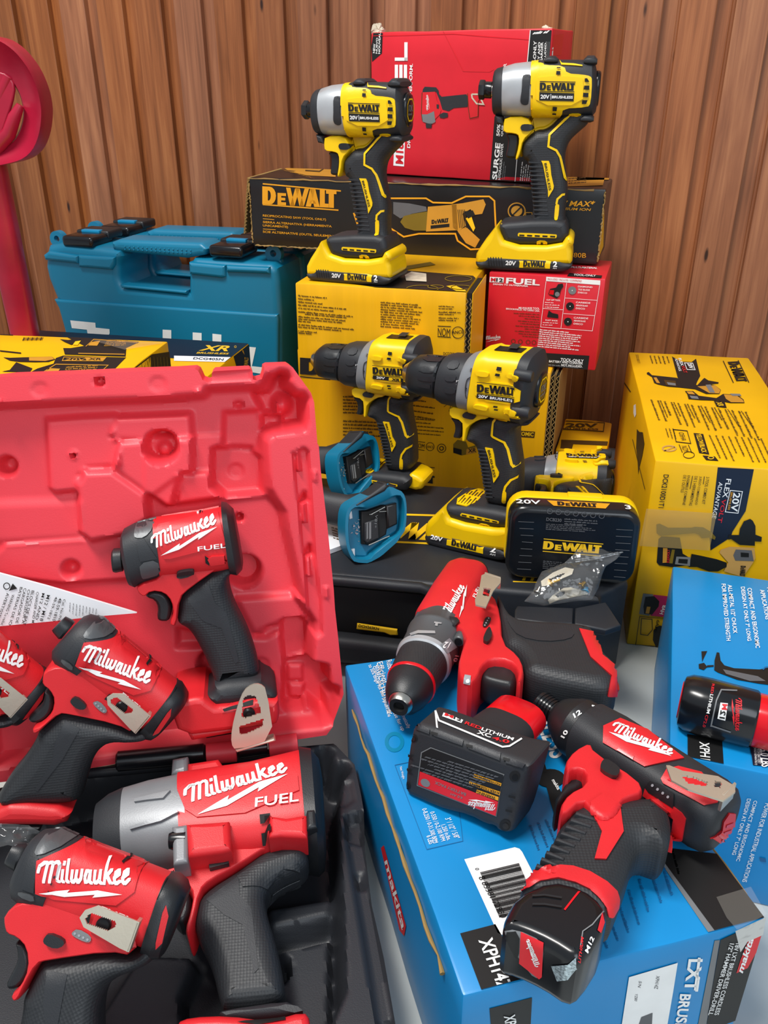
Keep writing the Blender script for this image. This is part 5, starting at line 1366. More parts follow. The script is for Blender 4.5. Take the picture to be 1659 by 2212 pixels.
D([(740, 640), (820, 640), (870, 570), (1000, 550), (1000, 620), (860, 690), (740, 690)], -.006, .005)
D(circ(815, 950, 75, 22, 75), -.0015, .002); D(circ(300, 960, 95, 24, 125), -.018, .008); D([(0, 780), (240, 770), (260, 640), (0, 600)], -.008, .006)
D([(570, 300), (1140, 265), (1220, 470), (1000, 510), (740, 620)], .003, .006)
relief(lidm, O1, feats, 'red_case', lambda u, v, h: (u, -h, v), .0017, .048)
lo = lidm.build('lid', case, None, 50)
bpy.data.objects.remove(lid)
lo.matrix_parent_inverse = case.matrix_world.inverted(); lo.matrix_basis = lfr
# back skin of the lid, so that it has its full depth
bk = MB(); pill(bk, O1, .044, .060, .006, 'red_case', 3); bo = bk.build('outer_shell', lo)
# hinge barrels: red ones on the lid, black ones on the tray
def barrel(x0, x1, y0, y1, m, par, r=.0085):
    a = Zm(ZG, [(x0, y0)])[0]; c_ = Zm(ZG, [(x1, y1)])[0]
    p0 = atpl(a[0], a[1], h0 + lnn * .010, lnn); p1 = atpl(c_[0], c_[1], h0 + lnn * .010, lnn)
    mb_ = MB(); turned(mb_, p0, p1, [(0, r * .75), (.03, r), (.97, r), (1, r * .75)], m, N=20)
    o_ = mb_.build('hinge_barrel', par); o_.matrix_parent_inverse = par.matrix_basis.inverted() if par is lo else M(); 
    return o_
def free_child(mb_, name, par):
    o_ = mb_.build(name, None); o_.parent = par
    bpy.context.view_layer.update()
    o_.matrix_parent_inverse = par.matrix_world.inverted(); return o_
bpy.context.view_layer.update()
for (x0, x1, y0, y1, m, par) in ((285, 575, 1700, 1668, 'red_case', lo), (875, 1150, 1635, 1600, 'red_case', lo), (-1560, -1500, 1930, 1925, 'red_case', lo)):
    mb_ = MB(); a = Zm(ZG, [(x0, y0)])[0]; c_ = Zm(ZG, [(x1, y1)])[0]; p0 = atpl(a[0], a[1], h0 + lnn * .012, lnn); p1 = atpl(c_[0], c_[1], h0 + lnn * .012, lnn)
    turned(mb_, p0, p1, [(0, .007), (.02, .0092), (.98, .0092), (1, .007)], m, N=20); free_child(mb_, 'hinge_barrel', lo)

# the black tray lies on the floor in front
ZW = (560, 1580, 3.5); ZV = (0, 1600, 1.929)
TRAYZ = .062
tfr = M.Translation((h0.x, h0.y, 0)) @ M.Rotation(math.atan2(ld.y, ld.x), 4, 'Z'); tin = tfr.inverted()
def TP(z, pts, zz=TRAYZ):
    return [tuple((tin @ atz(x, y, zz))[:2]) for x, y in Zm(z, pts)]
o0 = TP(ZW, [(-1000, 230), (0, 140), (300, 115), (560, 92), (580, 105), (720, 250), (770, 480), (790, 600), (800, 900), (850, 1300), (940, 1700), (1030, 2200), (1070, 2500)])
o0 = [(-.05, -.004)] + o0 + [(o0[-1][0], -.36), (-.05, -.36)]
inn = TP(ZW, [(-1000, 300), (370, 185), (440, 185), (465, 140), (500, 138), (530, 160), (525, 200), (560, 255), (640, 255), (655, 290), (600, 350), (580, 480), (560, 540), (565, 700), (575, 1000), (595, 1400), (605, 1950), (520, 2150), (480, 2350)])
inn = [(-.04, -.02)] + inn + [(inn[-1][0], -.35), (-.04, -.35)]
tf = [(inn, -.040, .012, 'set')]
def TA(p, lev, w=.006, mode='add'): tf.append((TP(ZW, p), lev, w, mode))
TA([(30, 1180), (60, 1150), (520, 1080), (560, 1110), (550, 1240), (100, 1340), (40, 1330)], .016, .010)
TA([(40, 1320), (540, 1220), (550, 1330), (100, 1430)], -.004, .006)
TA([(100, 1470), (530, 1370), (530, 2100), (400, 2190), (200, 2100), (130, 1700)], .012, .006); TA(circ(130, 1590, 90, 22, 100), -.014, .004)
TA([(570, 390), (690, 375), (715, 520), (650, 570), (570, 560)], -.002, .003); TA([(655, 640), (780, 605), (780, 830), (660, 800)], -.010, .004)
TA([(665, 810), (680, 920), (780, 1500), (890, 2200), (930, 2500), (1090, 2500), (1030, 2200), (850, 1300), (800, 900), (790, 830)], -.004, .003)
TA([(728, 1065), (770, 1052), (790, 1165), (748, 1168)], -.005, .003); TA([(920, 2180), (990, 2170), (1000, 2230), (930, 2240)], -.006, .003)
tf.append((TP(ZV, [(1640, 300), (700, 420), (500, 520), (300, 700), (400, 760), (900, 640)]), -.002, .006, 'add')) if False else None
tf.append((TP(ZV, [(800, 830), (780, 790), (560, 780), (380, 1050), (360, 1300), (760, 1300), (740, 960)]), .014, .008, 'add'))
tf.append((TP(ZV, [(210, 420), (390, 370), (600, 300), (640, 500), (400, 560), (220, 560)]), .006, .008, 'add'))
tm = MB(); relief(tm, o0, tf, 'black_case', lambda u, v, h: (u, v, TRAYZ + h), .0022, TRAYZ - .003)
to_ = free_child(MB(), 'x', case) if False else None
tro = tm.build('tray', None, None, 50); tro.matrix_world = tfr; bpy.context.view_layer.update()
mw = tro.matrix_world.copy(); tro.parent = case; tro.matrix_parent_inverse = case.matrix_world.inverted(); bpy.context.view_layer.update()
for (x0, x1, y0, y1, r) in ((-560, 278, 1768, 1690, .0085), (590, 862, 1660, 1625, .0075)):
    mb_ = MB(); a = Zm(ZG, [(x0, y0)])[0]; c_ = Zm(ZG, [(x1, y1)])[0]; p0 = atpl(a[0], a[1], h0 + lnn * .012, lnn); p1 = atpl(c_[0], c_[1], h0 + lnn * .012, lnn)
    turned(mb_, p0, p1, [(0, r * .8), (.02, r), (.98, r), (1, r * .8)], 'black_gloss', N=20); free_child(mb_, 'hinge_barrel', tro)
# raised rib along the back of the tray
mb_ = MB(); rib = [atz(*Zm(ZG, [q_])[0], TRAYZ + .004) for q_ in ((-1100, 1905), (0, 1800), (500, 1742), (1225, 1672), (1250, 1690))]; tube(mb_, rib, .0045, 'black_case', 10); free_child(mb_, 'rib', tro)

# ------------------------------------------------------------------ the folded charger leaflet against the lid, and the papers on the black case
def leaflet(name, label, pts, plane_p, plane_n, th, z, printer, cat='leaflet'):
    mb_ = MB(); n = V(plane_n).normalized(); P = [atpl(x, y, plane_p, n) for x, y in Zm(z, pts)]
    k = len(P); vs = P + [p - n * th for p in P]; fs = [tuple(range(k)), tuple(range(k, 2 * k))[::-1]] + [(i, k + i, k + (i + 1) % k, (i + 1) % k) for i in range(k)]
    mb_.add(vs, fs, 'paper'); F2 = Face(mb_, V(plane_p) + n * .0001, n, z); printer(F2)
    fr_ = M.Translation(P[0]); o_ = mb_.build(name, None, fr_, 20); return tag(o_, label, cat)
ZN = (0, 1230, 5.3516)
def pr(F2):
    F2.text('BATERIAS DE IO', (235, 200), (100, 640), (265, 205), 'black_print', .004); F2.text('CARGADOR DE', (278, 215), (178, 620), (310, 215), 'black_print', .004)
    F2.text('CARGADOR', (278, 215), (195, 480), (300, 215), 'black_print', 0) if False else None
    for t, a, b_, c_ in (('BLOCS DE BAT', (368, 240), (265, 640), (400, 245)), ('CHARGEUR A', (318, 218), (308, 610), (345, 222)) if False else ('CHARGEUR A', (368, 245), (318, 605), (392, 250)) if False else ('CHARGEUR A', (322, 228), (252, 622), (352, 232)),
                         ('CHARGER AND M', (424, 255), (368, 610), (452, 262)), ('M12 / M18', (545, 290), (460, 590), (582, 298)), ('M12 AND', (490, 270), (410, 575), (520, 276)),
                         ('48-59-1810', (684, 325), (605, 590), (718, 335)), ('48-59-1812', (640, 312), (548, 570), (668, 318)), ('Cat. No./No', (735, 340), (670, 600), (762, 346)),
                         ('WARNING To reduc', (140, 285), (10, 640), (172, 290)), ('AVERTISSEM', (80, 268), (-40, 590), (112, 272))): F2.text(t, a, b_, c_, 'black_print', .004)
    F2.poly([(105, 245), (150, 160), (202, 218)], 'black_print', 3); F2.line(circ(80, 190, 36, 20), 10, 'black_print', 3, True)
    for i in range(9): F2.greek((800 + i * 38, 380 + i * 9), (790 + i * 38, 560 - i * 4), (818 + i * 38, 382 + i * 9), 1, 'grey_print', 900 + i, cols=24)
ln2 = (lnn + V((0, 0, .1))).normalized()
lfp = h0 + lnn * .006
lf1 = leaflet('leaflet', 'white printed charger leaflet slipped against the red lid at the left', [(-120, 10), (0, 48), (530, 190), (700, 240), (1580, 505), (1100, 545), (600, 600), (-120, 668)], lfp, lnn, .003, ZN, pr)
ZJ = (640, 920, 3.95)
def pr2(F2):
    for i in range(5): F2.greek((300 + i * 4, 880 + i * 22), (420, 915 + i * 22), (300 + i * 4, 862 + i * 22), 1, 'brown_print', 920 + i, cols=14)
leaflet('leaflet', 'folded white papers lying on the black case behind the teal foot', [(200, 830), (410, 840), (440, 1000), (290, 1055), (200, 1000)], V((0, 0, KH + .006)), V((0, 0, 1)), .0055, ZJ, pr2)
# ------------------------------------------------------------------ power tools
def norm_script():
    P = script_logo(False)
    return [[((x - .06) / .89, (y - .37) / .58) for x, y in q] for q in P]
WORD = norm_script()
BOLT = [[(0, 0), (.36, .040), (.33, .006), (.30, -.042)], [(.30, -.042), (.33, .006), (.70, .042), (.67, -.006)], [(.67, -.006), (.70, .042), (1, 0)], [(.67, -.006), (1, 0), (.64, -.040)]]
class Tool:
    """local frame: x along the tool from nose to rear, z up in the side view, y away from the viewer; y = 0 is the middle plane"""
    def __init__(s, name, label, cat, anchor, ex, ez, z, group=None):
        s.fr = frame_of(anchor, ex, ez); s.inv = s.fr.inverted(); s.z = z
        r3 = s.fr.to_3x3(); s.ey = r3 @ V((0, 1, 0)); s.o = V(s.fr.translation)
        s.root = empty(name, s.fr, label, cat, group)
        s.body = MB(); s.eye = False
    def P(s, pts, off=0.0, z=None):
        out = []
        for x, y in Zm(z or s.z, pts):
            p = s.inv @ atpl(x, y, s.o + s.ey * off, s.ey); out.append((p.x, p.z))
        return out
    def p3(s, x, y, off=0.0, z=None):
        a = s.P([(x, y)], off, z)[0]; return V((a[0], off, a[1]))
    def st(s, a, b, k=1.0, e=2.4, off=0.0, hw=None):
        """ring seen edge-on: the silhouette points a (top) and b (bottom); depth = k * half height"""
        A, B = s.P([a, b], off); c = V(((A[0] + B[0]) / 2, off, (A[1] + B[1]) / 2)); u = V(((A[0] - B[0]) / 2, 0, (A[1] - B[1]) / 2))
        return (c, u, V((0, hw if hw else u.length * k, 0)), e)
    def st_r(s, c, r, d, e=2.2, off=0.0, ky=1.0):
        """true-size ring at axis pixel c, radius r (crop pixels), axis direction d (crop pixels)"""
        C_ = s.p3(c[0], c[1], off); w = s.fr @ C_; zc = w.y * _c + (CAMH - w.z) * _s
        rad = r / s.z[2] * zc / FPX
        dd = s.p3(c[0] + d[0], c[1] + d[1], off) - C_; dd.normalize()
        return (C_, V((-dd.z, 0, dd.x)) * rad, V((0, rad * ky, 0)), e)
    def script(s, mb, bl, br, tl, b0, b1, m='white_print', th=.0012, off=-.02, bvh=None):
        s.ink(mb, WORD, bl, br, tl, m, th, .005, off, bvh)
        dx, dy = b1[0] - b0[0], b1[1] - b0[1]
        s.ink(mb, BOLT, b0, b1, (b0[0] + dy, b0[1] - dx), m, th, .005, off, bvh)
    def bvh(s): return s.body.bvh()
    def put(s, mb, name, par=None, sharp=38):
        return mb.build(name, par or s.root, None, sharp)
    def cover(s, mb, pts, m, th=.0012, skirt=.0025, step=.004, off=-.02, smooth=1, mirror=True, bvh=None):
        if s.eye:
            q = Zm(s.z, pts); q = chaikin(q, smooth) if smooth else q
            return decal_eye(mb, [q], bvh or s.bv, s.inv, lambda x, y: s.inv @ atpl(x, y, s.o, s.ey), m, th, skirt, 5.0)
        p = s.P(pts, off)
        if smooth: p = chaikin(p, smooth)
        for side in ((-1, 1) if mirror else (-1,)): decal(mb, [p], bvh or s.bv, m, side, th, skirt, step)
    def ink(s, mb, polys, ll, lr, ul, m, th=.0016, step=.006, off=-.02, bvh=None):
        if s.eye:
            ll, lr, ul = Zm(s.z, [ll, lr, ul])
            return decal_eye(mb, place(polys, ll, lr, ul), bvh or s.bv, s.inv, lambda x, y: s.inv @ atpl(x, y, s.o, s.ey), m, th, 0, 7.0)
        ll, lr, ul = s.P([ll, lr, ul], off); decal(mb, place(polys, ll, lr, ul), bvh or s.bv, m, -1, th, 0, step)
    def lines(s, mb, pts, w, m, th=.0016, skirt=.002, step=.004, off=-.02, closed=False, mirror=False, bvh=None):
        if s.eye:
            return decal_eye(mb, stroke(Zm(s.z, pts), w * FPX / max(.3, (s.o.y * _c + (CAMH - s.o.z) * _s)), closed), bvh or s.bv, s.inv, lambda x, y: s.inv @ atpl(x, y, s.o, s.ey), m, th, 0, 6.0)
        q = s.P(pts, off); decal_parts = stroke(q, w, closed)
        for side in ((-1, 1) if mirror else (-1,)): decal(mb, decal_parts, bvh or s.bv, m, side, th, 0, step)
def join_bvh(*mbs):
    a = MB()
    for m_ in mbs:
        b_ = len(a.v); a.v += m_.v; a.f += [tuple(b_ + i for i in f) for f in m_.f]
    return a.bvh()
def copy_tree(o, frame, label, parent=None, skip=()):
    def rec(a, par):
        c = a.copy(); COL.objects.link(c); c.parent = par
        if par is not None: c.matrix_parent_inverse = a.matrix_parent_inverse.copy(); c.matrix_basis = a.matrix_basis.copy()
        for k in list(a.children):
            if k.name.split('.')[0] not in skip: rec(k, c)
        return c
    r = rec(o, None); r.matrix_world = frame
    if label: r['label'] = label
    return r
def yaw_vec(d): return V((math.cos(R(d)), math.sin(R(d)), 0))
UPZ = V((0, 0, 1))

# ---------------- yellow impact driver with compact battery (built once, used twice)
ZI = (1000, 120, 4.6097)
SUP = .3660
a0 = atz(*Zm(ZI, [(570, 2148)])[0], SUP)
ex = yaw_vec(-12.5); ey_ = V((-ex.y, ex.x, 0)); WB = .036
t = Tool('impact_driver', 'yellow and black impact driver standing on the red cut-off tool carton, upper right', 'impact driver', a0 + ey_ * WB, ex, UPZ, ZI, 'yellow impact drivers on the stack')
def yellow_foot(t, w=.0335):
    """battery foot shared by the yellow pistol tools, traced in the current crop"""
    pass
H_ = MB()   # motor housing, black overmould and alloy nose
hs = [t.st((308, 190), (300, 560), .9), t.st((318, 150), (312, 585), .95), t.st((345, 125), (340, 600), .98), t.st((408, 106), (398, 604), .98)]
loft(H_, hs, 'black_soft', 48)
t.put(H_, 'nose_bumper')
N_ = MB(); loft(N_, [t.st((404, 118), (396, 596), .97), t.st((412, 108), (404, 600), .98), t.st((520, 76), (516, 604), .98), t.st((640, 62), (636, 606), .97), t.st((700, 58), (696, 606), .97)], 'silver_paint', 48); t.put(N_, 'gear_housing')
A_ = MB(); ax0, ax1 = t.p3(158, 340), t.p3(306, 345)
hd = (t.p3(190, 240) - t.p3(190, 440)).length / 2
turned(A_, ax0, ax1, [(0, hd * .75), (.04, hd * .95), (.10, hd), (.36, hd), (.42, hd * .92)], 'black_plastic', N=6); turned(A_, ax0, ax1, [(.40, hd * .80), (.45, hd * .86), (.86, hd * .86), (.88, hd * .8)], 'black_gloss'); turned(A_, ax0, ax1, [(.85, hd * .7), (.9, hd * .72), (1.0, hd * .72)], 'steel')
t.put(A_, 'hex_collet')
B_ = t.body
loft(B_, [t.st((690, 50), (688, 606), .95, 3.0), t.st((760, 44), (750, 606), .95, 3.4), t.st((1000, 40), (1000, 604), .92, 3.6), t.st((1200, 42), (1220, 602), .92, 3.6), t.st((1285, 48), (1290, 600), .9, 3.4), t.st((1322, 90), (1322, 560), .9, 3.0), t.st((1336, 160), (1334, 500), .85, 2.6)], ['yellow_plastic'] + ['black_soft'] * 5, 64)
for (x, y, r) in ((885, 45, .0046), (1272, 52, .0058), (1240, 620, .0050)):
    c_ = t.p3(x, y); loft(B_, [(c_ + V((-.008, 0, -.001)), V((0, 0, r * .5)), V((0, .024, 0)), 3), (c_ + V((-.004, 0, 0)), V((0, 0, r)), V((0, .026, 0)), 3), (c_ + V((.004, 0, 0)), V((0, 0, r)), V((0, .026, 0)), 3), (c_ + V((.008, 0, -.001)), V((0, 0, r * .5)), V((0, .024, 0)), 3)], 'black_soft', 24)
grip = [(612, 850), (720, 742), (840, 738), (985, 595), (1010, 540), (1240, 530), (1282, 590), (1252, 650), (1240, 690), (1150, 765), (1060, 850), (1022, 950), (1012, 1060), (1036, 1230), (1044, 1390), (1022, 1500), (1016, 1640), (1050, 1740), (860, 1740), (640, 1720), (690, 1590), (700, 1490), (685, 1320), (655, 1060), (588, 1028), (590, 900)]
G_ = MB(); pill(G_, t.P(grip, -.012), -.0185, .0185, .013, 'black_grip', 6, 2)
foot = [(352, 1700), (400, 1665), (600, 1650), (690, 1640), (1010, 1640), (1046, 1720), (1050, 1800), (970, 1888), (430, 1886), (385, 1800)]
pill(G_, t.P(foot, -.030), -.031, .031, .008, 'black_soft', 5, 1)
for i in range(13):
    y = 1055 + i * 43; q = t.P([(650 + i * 4.5, y), (792 + i * 5, y + 6), (796 + i * 5, y + 26), (654 + i * 4.5, y + 20)], -.018); pill(G_, q, -.0192, .0192, .0012, 'black_soft', 2)
t.put(G_, 'grip')
B_.v += []; base_v = len(B_.v); 
for m_i, f_ in zip(G_.mi, G_.f): B_.f.append(tuple(base_v + i for i in f_)); B_.mi.append(B_.mid('black_soft'))
bodyv = len(B_.v); B_.v += G_.v
t.bv = B_.bvh()
B_.v = B_.v[:bodyv]; cut = [k for k, f_ in enumerate(B_.f) if max(f_) < bodyv]; B_.f = [B_.f[k] for k in cut]; B_.mi = [B_.mi[k] for k in cut]
t.put(B_, 'motor_housing')
Y_ = MB()
t.cover(Y_, [(692, 80), (800, 80), (812, 104), (1010, 107), (1036, 180), (1190, 190), (1270, 206), (1286, 240), (1272, 470), (1240, 510), (1000, 520), (985, 592), (840, 734), (720, 740), (604, 838), (578, 960), (548, 1036), (520, 1036), (555, 900), (560, 800), (520, 776), (404, 770), (404, 690), (420, 606), (640, 602), (668, 480), (684, 190)], 'yellow_plastic', .0022, .004, .003, smooth=1)
t.cover(Y_, [(735, 270), (760, 205), (1180, 212), (1200, 240), (1196, 490), (735, 490)], 'yellow_plastic', .0034, .002, .004, mirror=True)
for p in ([(1212, 228), (1235, 226), (1258, 262), (1212, 262)], [(1208, 298), (1258, 298), (1256, 340), (1204, 336)], [(1200, 368), (1250, 370), (1246, 412), (1196, 408)], [(1190, 440), (1240, 440), (1226, 475), (1186, 476)],
          [(934, 160), (974, 160), (972, 194), (932, 194)], [(938, 124), (974, 124), (974, 136), (936, 136)], [(900, 500), (942, 504), (936, 540), (896, 538)], [(894, 558), (932, 560), (930, 574), (892, 572)]): t.cover(Y_, p, 'black_slot', .0040, 0, .004, smooth=0)
t.ink(Y_, SLAB, (770, 342), (1115, 348), (772, 268), 'black_print', .0042)
t.lines(Y_, [(772, 258), (1124, 264)], .0009, 'black_print', .0042); t.lines(Y_, [(770, 354), (1112, 360)], .0009, 'black_print', .0042)
t.cover(Y_, [(768, 362), (1110, 374), (1104, 450), (766, 442)], 'black_print', .0040, 0, .004, smooth=0, mirror=False)
t.ink(Y_, font_polys('20V', .03), (778, 425), (865, 428), (780, 386), 'white_print', .0044); t.ink(Y_, font_polys('BRUSHLESS', .03), (890, 422), (1096, 426), (892, 396), 'white_print', .0044); t.lines(Y_, [(880, 380), (880, 434)], .0006, 'white_print', .0044)
pill(Y_, t.P([(404, 690), (420, 610), (640, 604), (700, 700), (690, 760), (604, 838), (578, 960), (548, 1034), (520, 1034), (556, 900), (560, 800), (520, 776), (404, 768)], -.010), -.0165, .0165, .005, 'yellow_plastic', 4, 1, rx=.0012)
t.put(Y_, 'yellow_shell')
S_ = MB()
t.cover(S_, [(598, 205), (630, 190), (682, 192), (684, 260), (668, 300), (662, 470), (640, 490), (600, 486), (578, 460), (580, 420), (594, 340)], 'black_soft', .0018, .003, .004, bvh=join_bvh(N_, B_)); t.put(S_, 'side_pad')
S_ = MB(); t.cover(S_, [(572, 710), (590, 684), (670, 684), (692, 706), (690, 730), (672, 752), (590, 752), (574, 732)], 'black_plastic', .0024, .004, .003, smooth=1, bvh=Y_.bvh()); t.put(S_, 'direction_switch')
S_ = MB(); pill(S_, t.P([(330, 590), (400, 605), (420, 690), (345, 676)], 0), -.018, .018, .006, 'black_soft', 3); t.put(S_, 'lamp_ring')
S_ = MB(); pill(S_, t.P([(420, 790), (470, 770), (540, 772), (560, 800), (556, 880), (530, 1020), (500, 1026), (440, 1022), (424, 1000), (440, 930), (450, 860), (445, 820)], -.010), -.011, .011, .006, 'black_plastic', 4, 1, rx=.003); t.put(S_, 'trigger')
S_ = MB()
for pl in ([(1170, 590), (1065, 594), (862, 790), (850, 905), (930, 945), (965, 1010), (1010, 1220), (1030, 1246), (1046, 1248)], [(1046, 1384), (985, 1388), (940, 1430), (930, 1480)]): t.lines(S_, chaikin_open(pl) if False else pl, .0026, 'yellow_plastic', .0012)
t.put(S_, 'grip_piping'); S_ = MB()
t.cover(S_, [(920, 1480), (950, 1480), (958, 1500), (945, 1625), (932, 1638), (908, 1630), (912, 1560)], 'yellow_plastic', .0012, .001, .004, mirror=True)
t.cover(S_, [(1060, 576), (1180, 576), (1165, 612), (1050, 606)], 'yellow_plastic', .0016, .001, .004)
t.put(S_, 'piping_end'); S_ = MB()
t.cover(S_, [(780, 1048), (855, 1050), (870, 1090), (880, 1190), (905, 1300), (900, 1330), (850, 1412), (848, 1400), (846, 1340), (800, 1100)], 'yellow_plastic', .0014, .001, .004, smooth=0)
t.ink(S_, font_polys('BRUSHLESS', .02), (808, 1075), (856, 1345), (832, 1068), 'black_print', .0019)
t.put(S_, 'grip_plate'); S_ = MB()
t.cover(S_, [(960, 50), (985, 78), (1100, 84), (1190, 98), (1190, 108), (1095, 100), (980, 94)], 'yellow_plastic', .0016, .001, .004, smooth=0)
t.put(S_, 'top_piping')
S_ = MB()
t.cover(S_, [(556, 1756), (570, 1750), (930, 1766), (940, 1776), (934, 1800), (920, 1804), (560, 1788), (552, 1776)], 'yellow_plastic', .0010, .001, .005, mirror=False)
for i in range(5):
    x = 562 + i * 76; t.cover(S_, [(x + 8, 1766 + i * 3), (x + 58, 1769 + i * 3), (x + 55, 1784 + i * 3), (x + 6, 1781 + i * 3)], 'black_slot', .0014, 0, .005, smooth=0, mirror=False)
t.cover(S_, [(742, 1826), (844, 1832), (840, 1884), (736, 1876)], 'yellow_plastic', .0010, .001, .005, mirror=False)
t.cover(S_, circ(790, 1856, 12, 12), 'black_slot', .0014, 0, .005, smooth=0, mirror=False)
lb_p = t.P([(385, 1650), (570, 1668)], -.02); zt = t.P([(480, 1655)], 0)[0][1] + .0006
pill(S_, [(lb_p[0][0], -.026), (lb_p[1][0], -.026), (lb_p[1][0] + .002, .020), (lb_p[0][0] + .008, .022)], zt - .001, zt + .0006, .0006, 'yellow_plastic', 2, fn=lambda x, y, z: (x, z, y))
t.put(S_, 'foot_markings')
def battery(t, par, outline, strip, w, low, lines):
    b = MB(); pill(b, t.P(outline, -w), -w, w, .007, 'yellow_plastic', 5, 1); pk = t.put(b, 'battery', par)
    t.bat = b.bvh()
    k = MB(); pill(k, t.P(low, -w), -w - .0008, w + .0008, .006, 'black_soft', 4, 1)
    t.put(k, 'battery_base', pk); t.bat2 = k.bvh(); return pk
pk = battery(t, t.root, [(122, 2040), (132, 1960), (322, 1716), (338, 1712), (430, 1892), (970, 1900), (1045, 1790), (1100, 1830), (1104, 1884), (1072, 1910), (1088, 1960), (1088, 2080), (1010, 2090), (140, 2090)], None, WB,
             [(122, 2050), (200, 2050), (240, 1996), (280, 1990), (960, 2030), (1000, 2060), (1090, 2076), (1086, 2110), (1030, 2150), (960, 2164), (180, 2136), (128, 2096)], None)
S_ = MB(); bv2 = t.bat2
t.cover(S_, [(548, 2012), (888, 2034), (870, 2074), (866, 2120), (560, 2110), (566, 2060)], 'yellow_plastic', .0007, 0, .006, off=-WB, smooth=0, mirror=False, bvh=bv2)
t.ink(S_, SLAB, (600, 2098), (820, 2104), (604, 2040), 'black_print', .0012, off=-WB, bvh=bv2); t.lines(S_, [(600, 2036), (826, 2048)], .0007, 'black_print', .0012, off=-WB, bvh=bv2); t.lines(S_, [(600, 2104), (820, 2110)], .0007, 'black_print', .0012, off=-WB, bvh=bv2)
t.ink(S_, font_polys('20V', .03), (424, 2084), (526, 2090), (428, 2040), 'white_print', .0012, off=-WB, bvh=bv2); t.ink(S_, font_polys('2', .03), (896, 2100), (938, 2102), (898, 2050), 'white_print', .0012, off=-WB, bvh=bv2); t.ink(S_, font_polys('AH', .01), (894, 2120), (932, 2122), (896, 2106), 'white_print', .0012, off=-WB, bvh=bv2)
for i in range(6): t.lines(S_, [(250 + i * 26, 2008), (262 + i * 26, 2092)], .0012, 'black_slot', .0010, off=-WB, bvh=bv2)
t.put(S_, 'battery_label', pk)
impact_r = t
lframe = frame_of((0, 0, 0), yaw_vec(-20), UPZ)
al = atz(*Zm((640, 180, 4.916), [(525, 2128)])[0], SUP); exl = yaw_vec(-20); eyl = V((-exl.y, exl.x, 0))
mL = frame_of(al + eyl * WB * .9, exl, UPZ) @ M.Scale(.905, 4)
cL = copy_tree(t.root, mL, 'yellow and black impact driver standing on the yellow carton, upper left')
# rear cap badge, facing backwards
def rear_badge(root, xr, zc, w, h, text):
    b = MB(); fn = lambda x, y, z: (y, x, z)
    pill(b, chaikin([(-w, zc - h), (w, zc - h), (w, zc + h), (-w, zc + h)], 2), xr - .004, xr + .0035, .003, 'black_gloss', 3, fn=fn)
    q = chaikin([(-w * .72, zc - h * .62), (w * .72, zc - h * .62), (w * .72, zc + h * .62), (-w * .72, zc + h * .62)], 1)
    for p in stroke(q, .0018, True): b.add([(xr + .0038, x, z) for x, z in p], [(0, 1, 2, 3)], 'yellow_plastic')
    for p in place(font_polys(text, .02), (-w * .5, zc - h * .1), (w * .5, zc - h * .1), (-w * .5, zc + h * .3)): b.add([(xr + .0038, x, z) for x, z in p], [tuple(range(len(p)))], 'grey_print')
    for p in place(greek(1, 5, cols=9), (-w * .5, zc - h * .4), (w * .5, zc - h * .4), (-w * .5, zc - h * .15)): b.add([(xr + .0038, x, z) for x, z in p], [tuple(range(len(p)))], 'grey_print')
    b.build('rear_badge', root)
e_ = t.st((1336, 160), (1334, 500), .85)
for r_ in (t.root, cL): rear_badge(r_, e_[0].x, e_[0].z, .017, .020, 'ATOMIC')
# ---------------- yellow drill driver (built once, used three times)
ZP = (860, 740, 4.609)
SUP2 = KH + .0006
ad = atz(*Zm(ZP, [(650, 2102)])[0], SUP2); exd = yaw_vec(-28); eyd = V((-exd.y, exd.x, 0))
t = Tool('drill_driver', 'yellow and black drill driver with battery standing at the front on the black case', 'drill', ad + eyd * WB, exd, UPZ, ZP, 'yellow drill drivers')
K_ = MB(); loft(K_, [t.st((92, 240), (76, 325), 1), t.st((80, 215), (62, 345), 1), t.st((142, 176), (120, 418), 1)], 'steel', 40); loft(K_, [t.st((84, 255), (76, 312), 1), t.st((92, 255), (84, 312), 1)], 'black_slot', 24); t.put(K_, 'chuck_nose')
K_ = MB(); loft(K_, [t.st((146, 176), (120, 420), 1), t.st((160, 160), (128, 440), 1), t.st((205, 130), (168, 484), 1), t.st((300, 128), (262, 515), 1), t.st((450, 142), (404, 545), 1), t.st((470, 170), (425, 530), 1)], 'black_plastic', 48)
cb = K_.bvh()
for (y0, y1) in ((155, 200), (235, 290), (325, 370), (400, 440)):
    t.cover(K_, [(212, y0), (440, y0 + 18), (430, y1 + 18), (205, y1)], 'black_plastic', .0010, .001, .004, off=-.02, mirror=False, bvh=cb)
t.put(K_, 'chuck')
K_ = MB(); loft(K_, [t.st((478, 165), (428, 535), 1), t.st((492, 128), (434, 560), 1), t.st((560, 112), (486, 592), 1), t.st((700, 122), (612, 620), 1), t.st((735, 128), (648, 628), 1)], 'black_soft', 48)
kb = K_.bvh()
for (y0, y1) in ((190, 250), (300, 360), (420, 480)): t.cover(K_, [(505, y0), (610, y0 + 8), (600, y1 + 8), (492, y1)], 'black_soft', .0012, .001, .004, off=-.02, mirror=False, bvh=kb)
for s_, p in (('15', ((640, 398), (640, 350), (612, 398))), ('13', ((634, 540), (636, 500), (608, 540)))): t.ink(K_, font_polys(s_, .02), p[0], p[1], p[2], 'white_print', .0006, off=-.02, bvh=kb)
t.lines(K_, [(612, 462), (628, 462)], .0009, 'white_print', .0006, off=-.02, bvh=kb); t.put(K_, 'torque_ring')
K_ = MB(); loft(K_, [t.st((738, 122), (652, 632), 1), t.st((752, 108), (662, 636), 1), t.st((800, 95), (705, 642), .98), t.st((862, 78), (770, 650), .96, 2.8)], 'grey_paint', 48)
